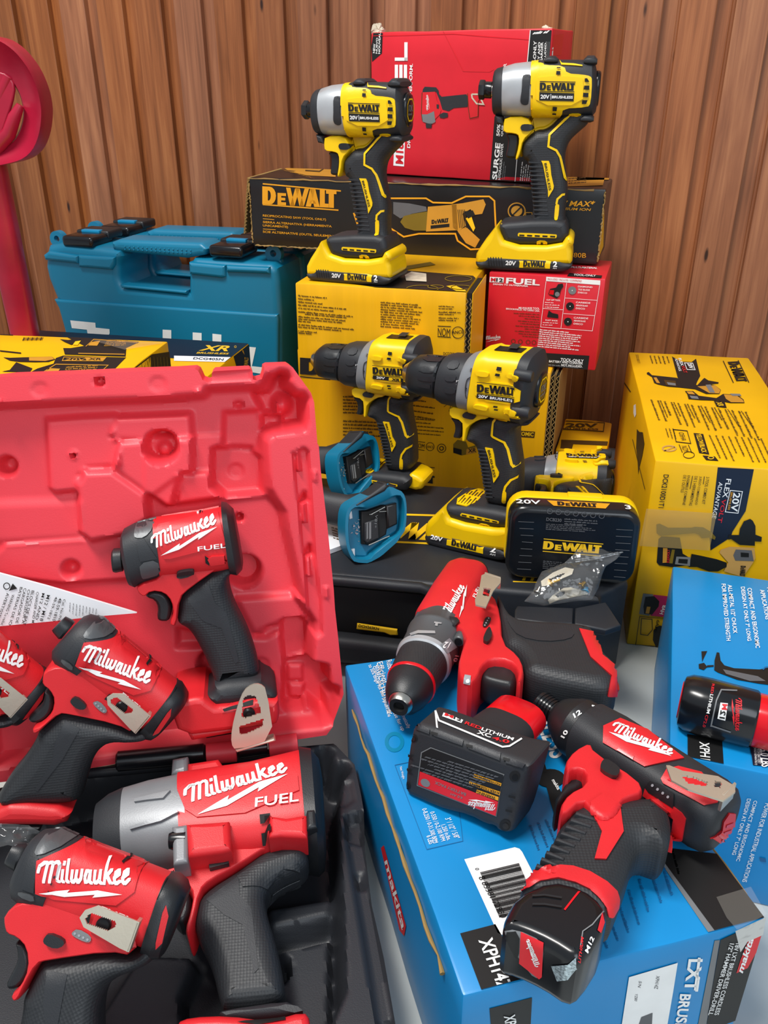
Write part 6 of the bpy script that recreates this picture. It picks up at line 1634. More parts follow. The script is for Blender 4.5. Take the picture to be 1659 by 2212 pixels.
gb = K_.bvh(); t.cover(K_, [(682, 390), (700, 345), (770, 335), (790, 350), (768, 560), (700, 574), (680, 550), (672, 460)], 'black_soft', .0015, .001, .004, off=-.03, bvh=gb)
t.cover(K_, [(712, 262), (770, 268), (766, 310), (722, 300)], 'grey_paint', .003, .002, .004, off=-.03, bvh=gb); t.cover(K_, [(704, 590), (770, 605), (764, 640), (708, 632)], 'grey_paint', .003, .002, .004, off=-.03, bvh=gb); t.put(K_, 'gear_housing')
B_ = t.body
loft(B_, [t.st((858, 84), (768, 648), .93, 3.2), t.st((872, 58), (778, 656), .92, 4.0), t.st((960, 42), (860, 672), .90, 4.4), t.st((1000, 58), (900, 680), .90, 4.4), t.st((1300, 84), (1200, 735), .88, 4.4)], 'yellow_plastic', 64)
loft(B_, [t.st((1296, 80), (1196, 738), .90, 4.0), t.st((1330, 78), (1228, 748), .92, 3.6), t.st((1395, 92), (1290, 775), .9, 3.4), t.st((1440, 190), (1350, 740), .86, 3.0), t.st((1452, 260), (1372, 660), .8, 2.8)], 'black_soft', 64)
for (x, y) in ((1262, 330), (1236, 690)):
    c_ = t.p3(x, y, -.03); turned(B_, c_ + V((-.010, 0, 0)), c_ + V((.008, 0, 0)), [(0, .0055), (.1, .006), (.9, .006), (1, .005)], 'black_soft', N=20)
grip = [(700, 840), (820, 762), (912, 757), (955, 700), (1060, 725), (1110, 750), (1350, 770), (1300, 822), (1195, 826), (1168, 890), (1170, 1000), (1192, 1150), (1207, 1250), (1207, 1360), (1196, 1640), (870, 1610), (855, 1450), (830, 1330), (800, 1130), (780, 1060), (755, 1010), (680, 972), (690, 900)]
G_ = MB(); pill(G_, t.P(grip, -.010), -.0180, .0180, .013, 'black_grip', 6, 2)
pill(G_, t.P([(452, 1640), (500, 1622), (860, 1660), (1150, 1715), (1146, 1810), (1070, 1886), (520, 1792), (470, 1730)], -.030), -.0310, .0310, .010, 'black_soft', 5, 1)
for i in range(14):
    y = 1060 + i * 36; q = t.P([(790 + i * 5.6, y), (884 + i * 4.6, y + 8), (888 + i * 4.6, y + 24), (794 + i * 5.6, y + 16)], -.0178); pill(G_, q, -.0188, .0188, .0011, 'black_soft', 2)
t.put(G_, 'grip')
allb = MB(); allb.v = B_.v + G_.v; allb.f = list(B_.f) + [tuple(len(B_.v) + i for i in f) for f in G_.f]
t.bv = allb.bvh()
t.put(B_, 'motor_housing')
Y_ = MB()
pill(Y_, t.P([(522, 618), (700, 645), (780, 652), (1000, 690), (940, 700), (905, 752), (820, 758), (706, 830), (690, 900), (682, 974), (645, 974), (655, 860), (648, 768), (525, 735)], -.012), -.0170, .0170, .005, 'yellow_plastic', 4, 1, rx=.0012)
for p in ([(795, 270), (905, 286), (920, 310), (900, 336), (790, 318)], [(1105, 300), (1222, 316), (1220, 362), (1110, 345), (1092, 322)], [(770, 600), (895, 624), (908, 648), (886, 668), (762, 640)], [(1076, 645), (1200, 664), (1196, 712), (1076, 692), (1060, 668)]): t.cover(Y_, p, 'yellow_plastic', .0038, .003, .004, off=-.03, smooth=2)
t.cover(Y_, [(785, 372), (1240, 420), (1222, 622), (770, 560)], 'yellow_plastic', .0012, .001, .005, off=-.03, smooth=1)
t.cover(Y_, [(1060, 700), (1216, 722), (1214, 752), (1080, 736)], 'yellow_plastic', .002, .002, .005, off=-.03, smooth=0)
for p in ([(988, 240), (1034, 246), (1030, 280), (982, 274)], [(978, 302), (1022, 308), (1018, 332), (970, 326)], [(958, 622), (1000, 628), (996, 644), (954, 640)], [(962, 655), (1002, 660), (998, 672), (960, 668)]): t.cover(Y_, p, 'black_slot', .0012, 0, .004, off=-.03, smooth=0)
# level window on the top
tb = t.bv; q = [V(v) for v in (t.p3(985, 95), t.p3(1255, 118))]
decal(Y_, [[(q[0].x, -.010), (q[1].x, -.010), (q[1].x, .008), (q[0].x, .008)]], tb, 'black_gloss', -1, .0006, 0, .005, 'z')
decal(Y_, [[(q[0].x + .012, -.002), (q[0].x + .022, -.002), (q[0].x + .020, .018), (q[0].x + .010, .018)]], tb, 'black_soft', -1, .002, 0, .005, 'z')
t.put(Y_, 'yellow_shell')
LB = MB()
t.ink(LB, SLAB, (796, 482), (1176, 520), (800, 404), 'black_print', .0020, off=-.03); t.lines(LB, [(798, 386), (1190, 432)], .0007, 'black_print', .0020, off=-.03); t.lines(LB, [(798, 492), (1176, 534)], .0007, 'black_print', .0020, off=-.03)
t.cover(LB, [(796, 500), (1172, 546), (1168, 594), (792, 544)], 'black_print', .0018, 0, .005, off=-.03, smooth=0, mirror=False)
t.ink(LB, font_polys('20V', .03), (808, 536), (905, 548), (812, 508), 'white_print', .0023, off=-.03); t.ink(LB, font_polys('BRUSHLESS', .02), (926, 552), (1160, 580), (928, 526), 'white_print', .0023, off=-.03)
t.put(LB, 'side_label')
S_ = MB(); t.cover(S_, [(640, 715), (665, 695), (745, 706), (770, 730), (762, 756), (740, 768), (660, 752), (642, 738)], 'black_plastic', .0018, .001, .003); t.cover(S_, [(640, 715), (665, 695), (745, 706), (770, 730), (762, 756), (740, 768), (660, 752), (642, 738)], 'black_plastic', .0034, .003, .003, bvh=Y_.bvh()); t.put(S_, 'direction_switch')
S_ = MB(); pill(S_, t.P([(528, 742), (590, 748), (640, 760), (655, 800), (652, 870), (630, 960), (560, 945), (552, 930), (570, 860), (565, 800), (545, 765)], -.008), -.0115, .0115, .006, 'black_plastic', 4, 1, rx=.003); t.put(S_, 'trigger')
S_ = MB()
for pl in ([(1080, 770), (962, 764), (936, 805), (928, 930), (940, 944), (1050, 1000), (1080, 1070), (1115, 1225), (1130, 1250), (1196, 1230)], [(1205, 1350), (1110, 1378), (1062, 1440), (1045, 1500)]): t.lines(S_, pl, .0024, 'yellow_plastic', .0010)
t.put(S_, 'grip_piping'); S_ = MB()
t.cover(S_, [(965, 758), (1090, 770), (1075, 792), (960, 780)], 'yellow_plastic', .0014, .001, .004); t.cover(S_, [(1035, 1490), (1062, 1486), (1075, 1520), (1062, 1606), (1040, 1612), (1022, 1598), (1030, 1550)], 'yellow_plastic', .0012, .001, .004)
t.put(S_, 'piping_end'); S_ = MB()
t.cover(S_, [(862, 1050), (935, 1062), (950, 1120), (965, 1230), (1000, 1300), (996, 1330), (948, 1400), (944, 1386), (935, 1310), (890, 1130)], 'yellow_plastic', .0014, .001, .004, smooth=0); t.ink(S_, font_polys('BRUSHLESS', .02), (888, 1075), (950, 1345), (912, 1068), 'black_print', .0019)
t.put(S_, 'grip_plate')
S_ = MB()
zt = t.P([(640, 1640)], -.030)[0][1]; xa, xb = t.P([(512, 1660)], -.030)[0][0], t.P([(735, 1690)], -.030)[0][0]
pill(S_, chaikin([(xa, -.026), (xb - .002, -.026), (xb + .002, .022), (xa + .008, .022)], 1), zt - .001, zt + .0016, .0012, 'yellow_plastic', 2, fn=lambda x, y, z: (x, z, y))
for i in range(7):
    for y0, y1 in ((-.024, -.004), (.000, .016)): S_.add([(xa + .006 + i * .0035 + y0 * -.05, y0, zt + .0018), (xa + .0078 + i * .0035, y0, zt + .0018), (xa + .0078 + i * .0035, y1 - .006 * (i % 2), zt + .0018), (xa + .006 + i * .0035, y1 - .006 * (i % 2), zt + .0018)], [(0, 1, 2, 3)], 'brown_print')
t.cover(S_, [(628, 1700), (640, 1694), (1005, 1772), (1010, 1790), (1000, 1798), (632, 1722), (624, 1712)], 'yellow_plastic', .0010, .001, .005, off=-.03, mirror=False)
for i in range(5):
    x = 634 + i * 76; t.cover(S_, [(x + 8, 1704 + i * 15), (x + 56, 1714 + i * 15), (x + 54, 1726 + i * 15), (x + 6, 1716 + i * 15)], 'black_slot', .0014, 0, .005, off=-.03, smooth=0, mirror=False)
t.cover(S_, [(802, 1794), (908, 1812), (902, 1868), (800, 1846)], 'yellow_plastic', .0012, .001, .005, off=-.03, mirror=False)
t.cover(S_, circ(852, 1828, 11, 12), 'black_slot', .0016, 0, .005, off=-.03, smooth=0, mirror=False)
t.put(S_, 'foot_markings')
e_ = t.st((1452, 260), (1372, 660), .8); EB = (e_[0].x, e_[0].z)
pk = battery(t, t.root, [(250, 1935), (256, 1850), (285, 1785), (440, 1660), (456, 1690), (520, 1792), (1070, 1890), (1130, 1815), (1140, 1830), (1140, 1940), (1122, 2095), (1060, 2100), (300, 1985)], None, WB,
             [(250, 1930), (310, 1890), (470, 1920), (1000, 2052), (1060, 2095), (1112, 2100), (1085, 2165), (1020, 2184), (900, 2164), (310, 2034), (262, 1992)], None)
S_ = MB(); bv2 = t.bat2
t.cover(S_, [(470, 1920), (866, 2010), (850, 2050), (850, 2098), (486, 2010), (490, 1960)], 'yellow_plastic', .0007, 0, .006, off=-WB, smooth=0, mirror=False, bvh=bv2)
t.ink(S_, SLAB, (536, 2010), (788, 2068), (540, 1958), 'black_print', .0012, off=-WB, bvh=bv2); t.lines(S_, [(536, 1952), (796, 2008)], .0006, 'black_print', .0012, off=-WB, bvh=bv2)
t.ink(S_, font_polys('20V', .03), (328, 1948), (446, 1976), (332, 1912), 'white_print', .0012, off=-WB, bvh=bv2); t.ink(S_, font_polys('2', .03), (918, 2078), (974, 2090), (922, 2030), 'white_print', .0012, off=-WB, bvh=bv2); t.ink(S_, font_polys('AH', .01), (918, 2106), (972, 2118), (920, 2086), 'white_print', .0012, off=-WB, bvh=bv2)
t.put(S_, 'battery_label', pk)
drill = t
# second drill, bare, at the back of the black case (its own badge)
p2_ = atz(822, 1040, SUP2); zoff = t.P([(800, 1840)], -.030)[0][1]
m2 = frame_of(p2_ - UPZ * (zoff - .002), yaw_vec(-24), UPZ)
d2 = copy_tree(t.root, m2, 'bare yellow and black drill driver without battery, at the back left of the black case', None, ('battery', 'side_label'))
LB = MB()
t.ink(LB, SLAB, (796, 482), (1176, 520), (800, 404), 'black_print', .0020, off=-.03); t.lines(LB, [(798, 386), (1190, 432)], .0007, 'black_print', .0020, off=-.03); t.lines(LB, [(798, 492), (1176, 534)], .0007, 'black_print', .0020, off=-.03)
t.cover(LB, [(796, 500), (1172, 546), (1168, 594), (792, 544)], 'black_print', .0018, 0, .005, off=-.03, smooth=0, mirror=False)
t.ink(LB, font_polys('20V', .03), (836, 538), (940, 552), (840, 512), 'white_print', .0023, off=-.03); t.cover(LB, [(990, 530), (1140, 548), (1136, 584), (985, 566)], 'yellow_plastic', .0021, 0, .005, off=-.03, smooth=0, mirror=False); t.ink(LB, font_polys('XR', .04), (1020, 568), (1120, 580), (1026, 538), 'black_print', .0026, off=-.03)
t.put(LB, 'side_label', d2)
S_ = MB(); xx, zz = t.P([(1130, 1790)], -.03)[0]
pill(S_, [(xx - .012, zz - .010), (xx + .012, zz - .012), (xx + .018, zz + .002), (xx + .012, zz + .008), (xx - .004, zz + .012)], -.020, .020, .005, 'yellow_plastic', 3, 1); t.put(S_, 'battery_latch', d2)
# third drill, lying on its side behind its own big battery
p3_ = atz(1250, 1256, SUP2 + .002)
ex3 = yaw_vec(-7); ez3 = V((.12, .98, -.07)).normalized()
WH = .042
m3 = frame_of(p3_ + UPZ * (WH + .002) + V((.0, -.004, 0)), ex3, ez3)
m3 = m3 @ M.Translation((-.012, 0, .0))
d3 = copy_tree(t.root, m3, 'yellow and black drill driver lying on its side, its big black battery facing the viewer', None, ('battery',))
for r_, tx_ in ((t.root, 'ATOMIC'), (d2, 'ATOMIC'), (d3, 'ATOMIC')): rear_badge(r_, EB[0], EB[1], .016, .019, tx_)
bq = MB(); fz = lambda x, y, z: (x, z, y)     # slab in local x,y extruded along local z (towards the tool)
hw, hh = .067, .042
def rr(w, h, r, n=6): return [(sx * (w - r) + r * math.cos(R(a0 + 90 * k / n)), sy * (h - r) + r * math.sin(R(a0 + 90 * k / n))) for sx, sy, a0 in ((1, 1, 0), (-1, 1, 90), (-1, -1, 180), (1, -1, 270)) for k in range(n + 1)]
pill(bq, rr(hw, hh, .018), .000, .040, .007, 'black_gloss', 5, fn=fz)
pkb = bq.build('battery', d3)
sy = MB(); pill(sy, [(x, y) for x, y in rr(hw + .0015, hh + .0012, .020)], .022, .046, .006, 'yellow_plastic', 4, fn=fz)
rbox(sy, (.012, -hh - .001, .035), (.036, .004, .012), 'yellow_plastic', .0012); sy.build('yellow_rim', pkb)
fc = Face(MB(), m3 @ V((0, 0, -.0002)), m3.to_3x3() @ V((0, 0, -1)), (1090, 960, 5.3516)); mi3 = m3.inverted()
class LF(Face):
    """printed figure kept in a local frame"""
    def __init__(s, mb, fr, p, n, z): Face.__init__(s, mb, fr @ V(p), (fr.to_3x3() @ V(n)).normalized(), z); s.inv = fr.inverted()
    def polys(s, P, m, lay=1):
        for p in P: s.mb.add([s.inv @ s.at(q, lay) for q in p], [tuple(range(len(p)))], m)
pr_ = MB(); F3 = LF(pr_, m3, (0, 0, -.0002), (0, 0, -1), (1090, 960, 5.3516))
F3.slab((440, 1206), (1110, 1260), (452, 1112), 'yellow_print'); F3.line([(452, 1090), (1140, 1150)], 9, 'yellow_print'); F3.line([(440, 1232), (1110, 1288)], 9, 'yellow_print')
F3.text('DCB230', (480, 880), (656, 894), (484, 842), 'dim_print', .02); F3.greek((690, 930), (1120, 960), (692, 850), 3, 'dim_print', 950, cols=36); F3.greek((476, 990), (1116, 1030), (480, 910), 4, 'dim_print', 951, cols=60); F3.greek((440, 1440), (700, 1460), (446, 1340), 5, 'dim_print', 952, cols=26)
for i in range(8):
    y = 890 + i * 78; F3.line([(200 - abs(i - 3) * 14, y), (340 - i * 5, y + 8)], 4, 'grey_print'); F3.line([(1290 - i * 4, y + 90), (1480 - i * 12, y + 100)], 4, 'grey_print')
for i in range(7):
    F3.line(circ(522 + i * 100, 770 + i * 9, 30, 14, 28), 7, 'dim_print', 3, True)
pr_.build('battery_print', pkb)
pt = MB(); F4 = LF(pt, m3, (0, -hh - .0014, .012), (0, -1, 0), (1090, 960, 5.3516))
F4.z = (1090, 960, 5.3516)
for poly_, m_ in (([(250, 655), (1440, 760), (1500, 800), (1400, 790), (240, 690)], 'black_print'),): pass
def bandtext(s_, x0, x1, m_, polys=None):
    # printed on the upper narrow side (local y = -hh), x along the tool
    for p in place(polys or font_polys(s_, .02), (x0, .006), (x1, .006), (x0, .017)): pt.add([(a, -hh - .0006, b) for a, b in p], [tuple(range(len(p)))], m_)
bandtext('20V', -.060, -.035, 'white_print'); bandtext('', -.018, .022, 'black_print', SLAB) 
for a_, b_ in ((-.022, .030),): pt.add([(a_ - .006, -hh - .0003, .019), (b_ + .006, -hh - .0003, .019), (b_, -hh - .0003, .005), (a_, -hh - .0003, .005)], [(0, 1, 2, 3)], 'orange_print')
bandtext('3', .050, .056, 'white_print')
pt.build('battery_band', pkb)
# ---------------- red tools
def red_tool_ink(t, mb, word, bolt, fuel, off, bvh, th=.0012):
    t.script(mb, *word, *bolt, 'white_print', th, off, bvh)
    if fuel: t.ink(mb, font_polys('FUEL', .012), *fuel, 'white_print', th, .005, off, bvh)
def plate(mb, outer, holes, y0, y1, m, r=.0006):
    """sheet-metal plate with holes: strips between the outline and each hole are cut on a fine grid"""
    bm = bmesh.new()
    vs, fs, bnd = gridsheet(outer, .0009)
    def inside(p, q):
        c = False
        for i in range(len(q)):
            a, b_ = q[i - 1], q[i]
            if (a[1] > p[1]) != (b_[1] > p[1]) and p[0] < (b_[0] - a[0]) * (p[1] - a[1]) / (b_[1] - a[1]) + a[0]: c = not c
        return c
    keep = []
    for f in fs:
        c = (sum(vs[i][0] for i in f) / len(f), sum(vs[i][1] for i in f) / len(f))
        if not any(inside(c, h) for h in holes): keep.append(f)
    cnt = {}
    for f in keep:
        for a, b_ in zip(f, f[1:] + f[:1]): cnt[(min(a, b_), max(a, b_))] = cnt.get((min(a, b_), max(a, b_)), 0) + 1
    k = len(vs); out = [(x, y0, z) for x, z in vs] + [(x, y1, z) for x, z in vs]
    F = [f for f in keep] + [tuple(i + k for i in f)[::-1] for f in keep]
    for f in keep:
        for a, b_ in zip(f, f[1:] + f[:1]):
            if cnt[(min(a, b_), max(a, b_))] == 1: F.append((a, k + a, k + b_, b_))
    bm.free(); mb.add(out, F, m)

# --- red impact driver standing in the lid
ZA2 = (220, 1070, 2.2275)
fa = atpl(*Zm(ZA2, [(600, 1150)])[0], h0 + lnn * .012, lnn)
t = Tool('impact_driver', 'red and black impact driver standing upright inside the red lid, large steel clip on foot', 'impact driver', fa, ld, lu, ZA2)
C_ = MB(); loft(C_, [t.st((48, 268), (58, 366)), t.st((56, 258), (70, 369)), t.st((92, 256), (104, 362)), t.st((98, 268), (106, 350))], 'black_plastic', 40)
loft(C_, [t.st((92, 285), (102, 340)), t.st((120, 278), (130, 335))], 'steel', 24)
for i in range(14):
    a = t.p3(62 + 0, 312); 
t.put(C_, 'hex_collet')
N_ = MB(); loft(N_, [t.st((100, 230), (132, 385)), t.st((94, 188), (142, 424)), t.st((104, 165), (166, 432)), t.st((150, 140), (205, 412)), t.st((200, 124), (248, 398)), t.st((262, 112), (300, 384))], 'black_soft', 56); nb = N_.bvh()
t.put(N_, 'nose_cover')
S_ = MB()
t.cover(S_, [(160, 145), (248, 112), (246, 165), (205, 204), (158, 208), (152, 190)], 'gunmetal', .0010, .001, .003, bvh=nb); t.cover(S_, [(182, 320), (270, 302), (286, 378), (200, 405), (190, 390)], 'gunmetal', .0010, .001, .003, bvh=nb)
t.cover(S_, [(168, 212), (204, 206), (270, 298), (186, 312)], 'black_soft', .0012, .001, .003, smooth=0, bvh=nb); t.put(S_, 'alloy_panels')
B_ = t.body
loft(B_, [t.st((250, 112), (292, 386), .95, 2.8), t.st((470, 84), (512, 360), .95, 3.0), t.st((580, 62), (624, 345), .95, 3.0)], 'red_plastic', 64)
hp = MB(); pill(hp, t.P([(300, 300), (290, 386), (172, 426), (168, 460), (204, 488), (240, 456), (300, 464), (335, 505), (345, 565), (330, 600), (330, 622), (362, 624), (376, 490), (430, 440), (580, 336), (622, 320), (600, 250)], -.014), -.0180, .0180, .006, 'red_plastic', 4, 1, rx=.0015)
G_ = MB(); pill(G_, t.P([(374, 492), (430, 440), (575, 338), (640, 332), (674, 340), (650, 366), (612, 384), (612, 450), (640, 540), (700, 650), (745, 780), (764, 890), (560, 915), (545, 905), (500, 790), (430, 660), (385, 630), (360, 612), (370, 560)], -.012), -.0185, .0185, .013, 'black_grip', 6, 2)
gp = MB(); pill(gp, t.P([(545, 905), (764, 885), (780, 908), (836, 938), (850, 985), (560, 1034), (500, 972), (532, 950)], -.024), -.028, .028, .010, 'black_soft', 5, 1)
ft = MB(); pill(ft, t.P([(345, 1000), (482, 970), (512, 1000), (560, 1030), (845, 975), (858, 1050), (848, 1102), (820, 1112), (600, 1140), (375, 1166), (328, 1036)], -.034), -.034, .034, .005, 'red_plastic', 4, 1)
pill(ft, t.P([(410, 1150), (640, 1118), (645, 1150), (440, 1188), (430, 1188)], -.030), -.028, .028, .003, 'red_plastic', 3)
t.put(hp, 'trigger_housing'); t.put(G_, 'grip'); t.put(gp, 'neck'); t.put(ft, 'battery_foot')
t.put(B_, 'motor_housing')
t.bv = join_bvh(B_, hp, G_, gp, ft); hb = join_bvh(B_, N_)
S_ = MB()
t.cover(S_, [(255, 180), (270, 150), (560, 95), (600, 230), (330, 300), (300, 300)], 'red_plastic', .0014, .001, .003, bvh=hb, smooth=0)
red_tool_ink(t, S_, ((265, 248), (550, 142), (246, 186)), ((285, 283), (556, 149)), ((463, 262), (601, 242), (461, 240)), -.02, hb, .0022)
for p in ([(460, 80), (478, 78), (478, 93), (462, 96)], [(497, 282), (517, 296), (518, 330), (500, 318)], [(578, 100), (600, 98), (624, 225), (606, 230)]): t.cover(S_, p, 'black_slot', .0022, 0, .004, smooth=0)
t.cover(S_, [(510, 300), (530, 285), (615, 280), (620, 316), (525, 330)], 'red_plastic', .0028, .003, .004, smooth=0)
t.put(S_, 'side_markings')
R_ = MB(); loft(R_, [t.st((574, 40), (618, 362), .95, 3.2), t.st((598, 44), (652, 368), .95, 3.2), t.st((632, 72), (676, 345), .92, 3.0), t.st((640, 100), (680, 320), .85, 3.0)], 'black_plastic', 56); t.put(R_, 'rear_cap')
S_ = MB(); t.cover(S_, [(358, 372), (372, 358), (436, 348), (448, 362), (430, 388), (364, 402)], 'black_plastic', .0040, .003, .003); t.put(S_, 'direction_switch')
S_ = MB(); pill(S_, t.P([(208, 474), (230, 456), (270, 454), (312, 472), (338, 520), (336, 570), (322, 606), (280, 606), (264, 592), (270, 540), (254, 504), (215, 492)], -.008), -.0115, .0115, .006, 'black_plastic', 4, 1, rx=.003); t.put(S_, 'trigger')
S_ = MB(); t.cover(S_, [(412, 505), (515, 435), (545, 520), (600, 570), (660, 800), (640, 812), (575, 640), (500, 612), (480, 600)], 'black_soft', .0007, .0006, .004, smooth=0); t.put(S_, 'grip_panel')
S_ = MB(); t.cover(S_, [(572, 992), (700, 962), (738, 956), (734, 978), (580, 1008)], 'red_plastic', .0010, .001, .004, smooth=0, mirror=False); t.cover(S_, [(582, 995), (728, 962), (726, 974), (590, 1002)], 'black_slot', .0014, 0, .004, smooth=0, mirror=False)
t.cover(S_, [(445, 1160), (640, 1122), (642, 1135), (450, 1172)], 'black_slot', .0010, 0, .005, smooth=0, mirror=False); t.put(S_, 'vent_slot')
def steel_clip(t, outer, holes, off, th, par, name='belt_clip', lip=None):
    mb_ = MB(); plate(mb_, t.P(outer, off), [t.P(h_, off) for h_ in holes], off - th, off, 'nickel'); t.put(mb_, name, par)
    return mb_
steel_clip(t, chaikin([(722, 905), (762, 903), (792, 928), (828, 1168), (642, 1222), (622, 1190), (625, 1120), (652, 1010), (682, 935)], 1), [[(680, 975), (700, 958), (738, 960), (766, 1030), (765, 1045), (690, 1070), (672, 1060)], [(662, 1108), (778, 1070), (772, 1110), (690, 1148), (662, 1145)]], -.043, .0016, t.root)
S_ = MB(); c0_ = t.P([(642, 1222), (828, 1168), (836, 1178), (650, 1234)], -.043); pill(S_, c0_, -.0446, -.034, .001, 'nickel', 2); cc = t.p3(708, 1045, -.034); turned(S_, cc, cc + V((0, -.004, 0)), [(0, .0048), (.7, .0048), (1, .0036)], 'dark_steel', N=20); turned(S_, cc + V((0, -.004, 0)), cc + V((0, -.0042, 0)), [(0, .002), (1, .002)], 'black_slot', N=6); t.put(S_, 'clip_screw')

# --- compact red impact driver (built once, used three times)
ZB2 = (0, 1310, 2.214)
fb = atz(*Zm(ZB2, [(170, 1050)])[0], .066); hbp = atpl(250, 1420, h0 + lnn * .036, lnn)
vv = hbp - fb; vv = vv - ld * vv.dot(ld)
t = Tool('impact_driver', 'compact red impact driver leaning nose up on the lid, between two other red drivers', 'impact driver', fb, ld, vv, ZB2, 'compact red impact drivers')
tb_ = t
C_ = MB(); loft(C_, [t.st((300, 60), (250, 112)), t.st((312, 50), (256, 122)), t.st((348, 68), (282, 152)), t.st((356, 78), (296, 152))], 'black_plastic', 40); t.put(C_, 'hex_collet')
N_ = MB(); loft(N_, [t.st((385, 85), (285, 190)), t.st((398, 54), (254, 206)), t.st((430, 44), (254, 240)), t.st((490, 60), (285, 285)), t.st((560, 124), (352, 330))], 'black_soft', 56); nb = N_.bvh(); t.put(N_, 'nose_cover')
S_ = MB(); t.cover(S_, [(398, 132), (450, 80), (500, 78), (556, 124), (520, 152), (410, 152)], 'gunmetal', .0010, .001, .003, bvh=nb); t.cover(S_, [(300, 246), (355, 276), (348, 306), (295, 262)], 'gunmetal', .0010, .001, .003, bvh=nb)
t.cover(S_, [(380, 142), (412, 160), (360, 272), (320, 240)], 'black_soft', .0012, .001, .003, smooth=0, bvh=nb); t.put(S_, 'alloy_panels')
B_ = t.body
loft(B_, [t.st((556, 124), (352, 330), .92, 2.8), t.st((700, 245), (520, 450), .95, 3.0), t.st((848, 366), (676, 565), .95, 3.0)], 'red_plastic', 64)
hp = MB(); pill(hp, t.P([(205, 335), (215, 302), (285, 275), (345, 300), (420, 165), (480, 200), (690, 520), (640, 604), (560, 560), (330, 512), (290, 508), (228, 560), (185, 602), (160, 602), (158, 575), (200, 562), (250, 510), (264, 440), (240, 395), (205, 370)], -.016), -.0200, .0200, .006, 'red_plastic', 4, 1, rx=.0015)
G_ = MB(); pill(G_, t.P([(290, 508), (330, 512), (560, 563), (640, 604), (735, 560), (745, 600), (700, 642), (640, 652), (530, 652), (470, 690), (430, 760), (400, 870), (378, 945), (170, 950), (-40, 955), (40, 820), (110, 740), (170, 640), (180, 606), (230, 560)], -.012), -.0190, .0190, .013, 'black_grip', 6, 2)
ft = MB(); pill(ft, t.P([(60, 936), (352, 966), (312, 1052), (120, 1046), (-90, 1050), (-60, 985), (0, 962)], -.018), -.0215, .0215, .007, 'red_plastic', 4, 1)
pill(ft, t.P([(-70, 1040), (200, 1048), (190, 1075), (-70, 1070)], -.016), -.018, .018, .004, 'black_plastic', 3)
t.put(hp, 'trigger_housing'); t.put(G_, 'grip'); t.put(ft, 'battery_foot'); t.put(B_, 'motor_housing')
t.bv = join_bvh(B_, hp, G_, ft); hb = join_bvh(B_, hp, N_)
S_ = MB()
t.cover(S_, [(405, 165), (560, 165), (760, 330), (720, 400), (640, 420), (420, 320), (365, 275)], 'red_plastic', .0012, .001, .003, smooth=0, bvh=hb)
red_tool_ink(t, S_, ((404, 250), (704, 374), (428, 170)), ((381, 277), (676, 392)), ((580, 428), (676, 506), (592, 403)), -.02, hb, .0020)
t.cover(S_, [(688, 292), (718, 276), (724, 284), (694, 300)], 'black_slot', .0020, 0, .004, smooth=0); t.cover(S_, [(500, 440), (525, 412), (545, 412), (520, 450)], 'black_slot', .0020, 0, .004, smooth=0)
t.cover(S_, [(515, 470), (560, 420), (690, 520), (640, 600)], 'red_plastic', .0026, .003, .004, smooth=0)
t.put(S_, 'side_markings')
R_ = MB(); loft(R_, [t.st((842, 362), (664, 580), .95, 3.2), t.st((870, 376), (690, 610), .95, 3.2), t.st((894, 410), (720, 620), .92, 3.0), t.st((896, 440), (740, 612), .85, 3.0)], 'black_plastic', 56); t.put(R_, 'rear_cap')
rb = R_.bvh(); S_ = MB(); t.cover(S_, [(806, 420), (838, 408), (725, 520), (712, 505)], 'black_slot', .0010, 0, .004, smooth=0, bvh=rb); t.cover(S_, [(740, 590), (800, 500), (820, 480), (815, 520), (760, 600), (730, 612)], 'red_plastic', .0012, 0, .004, smooth=0, bvh=rb, mirror=False); t.put(S_, 'rear_vent')
S_ = MB(); t.cover(S_, [(340, 440), (366, 424), (416, 464), (412, 486), (376, 486), (342, 458)], 'black_plastic', .0036, .003, .003, bvh=hb); t.put(S_, 'direction_switch')
S_ = MB(); t.cover(S_, [(446, 454), (475, 448), (515, 490), (506, 510), (484, 502), (448, 468)], 'grey_print', .0012, 0, .003, bvh=hb, mirror=False)
for i in range(4): t.cover(S_, circ(459 + i * 13, 461 + i * 12, 5, 10), 'led_glass', .0016, 0, .003, smooth=0, bvh=hb, mirror=False)
t.put(S_, 'fuel_gauge')
S_ = MB(); pill(S_, t.P([(215, 395), (255, 420), (262, 470), (242, 520), (195, 556), (146, 556), (133, 532), (160, 505), (200, 470), (214, 430)], -.008), -.0115, .0115, .006, 'black_plastic', 4, 1, rx=.003); t.put(S_, 'trigger')
S_ = MB(); t.cover(S_, [(310, 555), (380, 590), (300, 730), (180, 885), (165, 880), (250, 740), (262, 655)], 'black_soft', .0006, .0005, .004, smooth=0); t.put(S_, 'grip_panel')
steel_clip(t, [(512, 432), (540, 414), (592, 416), (722, 522), (650, 606), (622, 582), (516, 468)], [[(532, 440), (560, 430), (636, 486), (634, 510), (600, 512), (535, 464)]], -.0345, .0014, t.root)
S_ = MB(); pill(S_, t.P([(722, 522), (650, 606), (640, 600), (712, 514)], -.034), -.0359, -.026, .0006, 'nickel', 2); cc = t.p3(582, 478, -.0275); turned(S_, cc, cc + V((0, -.0035, 0)), [(0, .0046), (.7, .0046), (1, .0036)], 'dark_steel', N=20); t.put(S_, 'clip_screw')
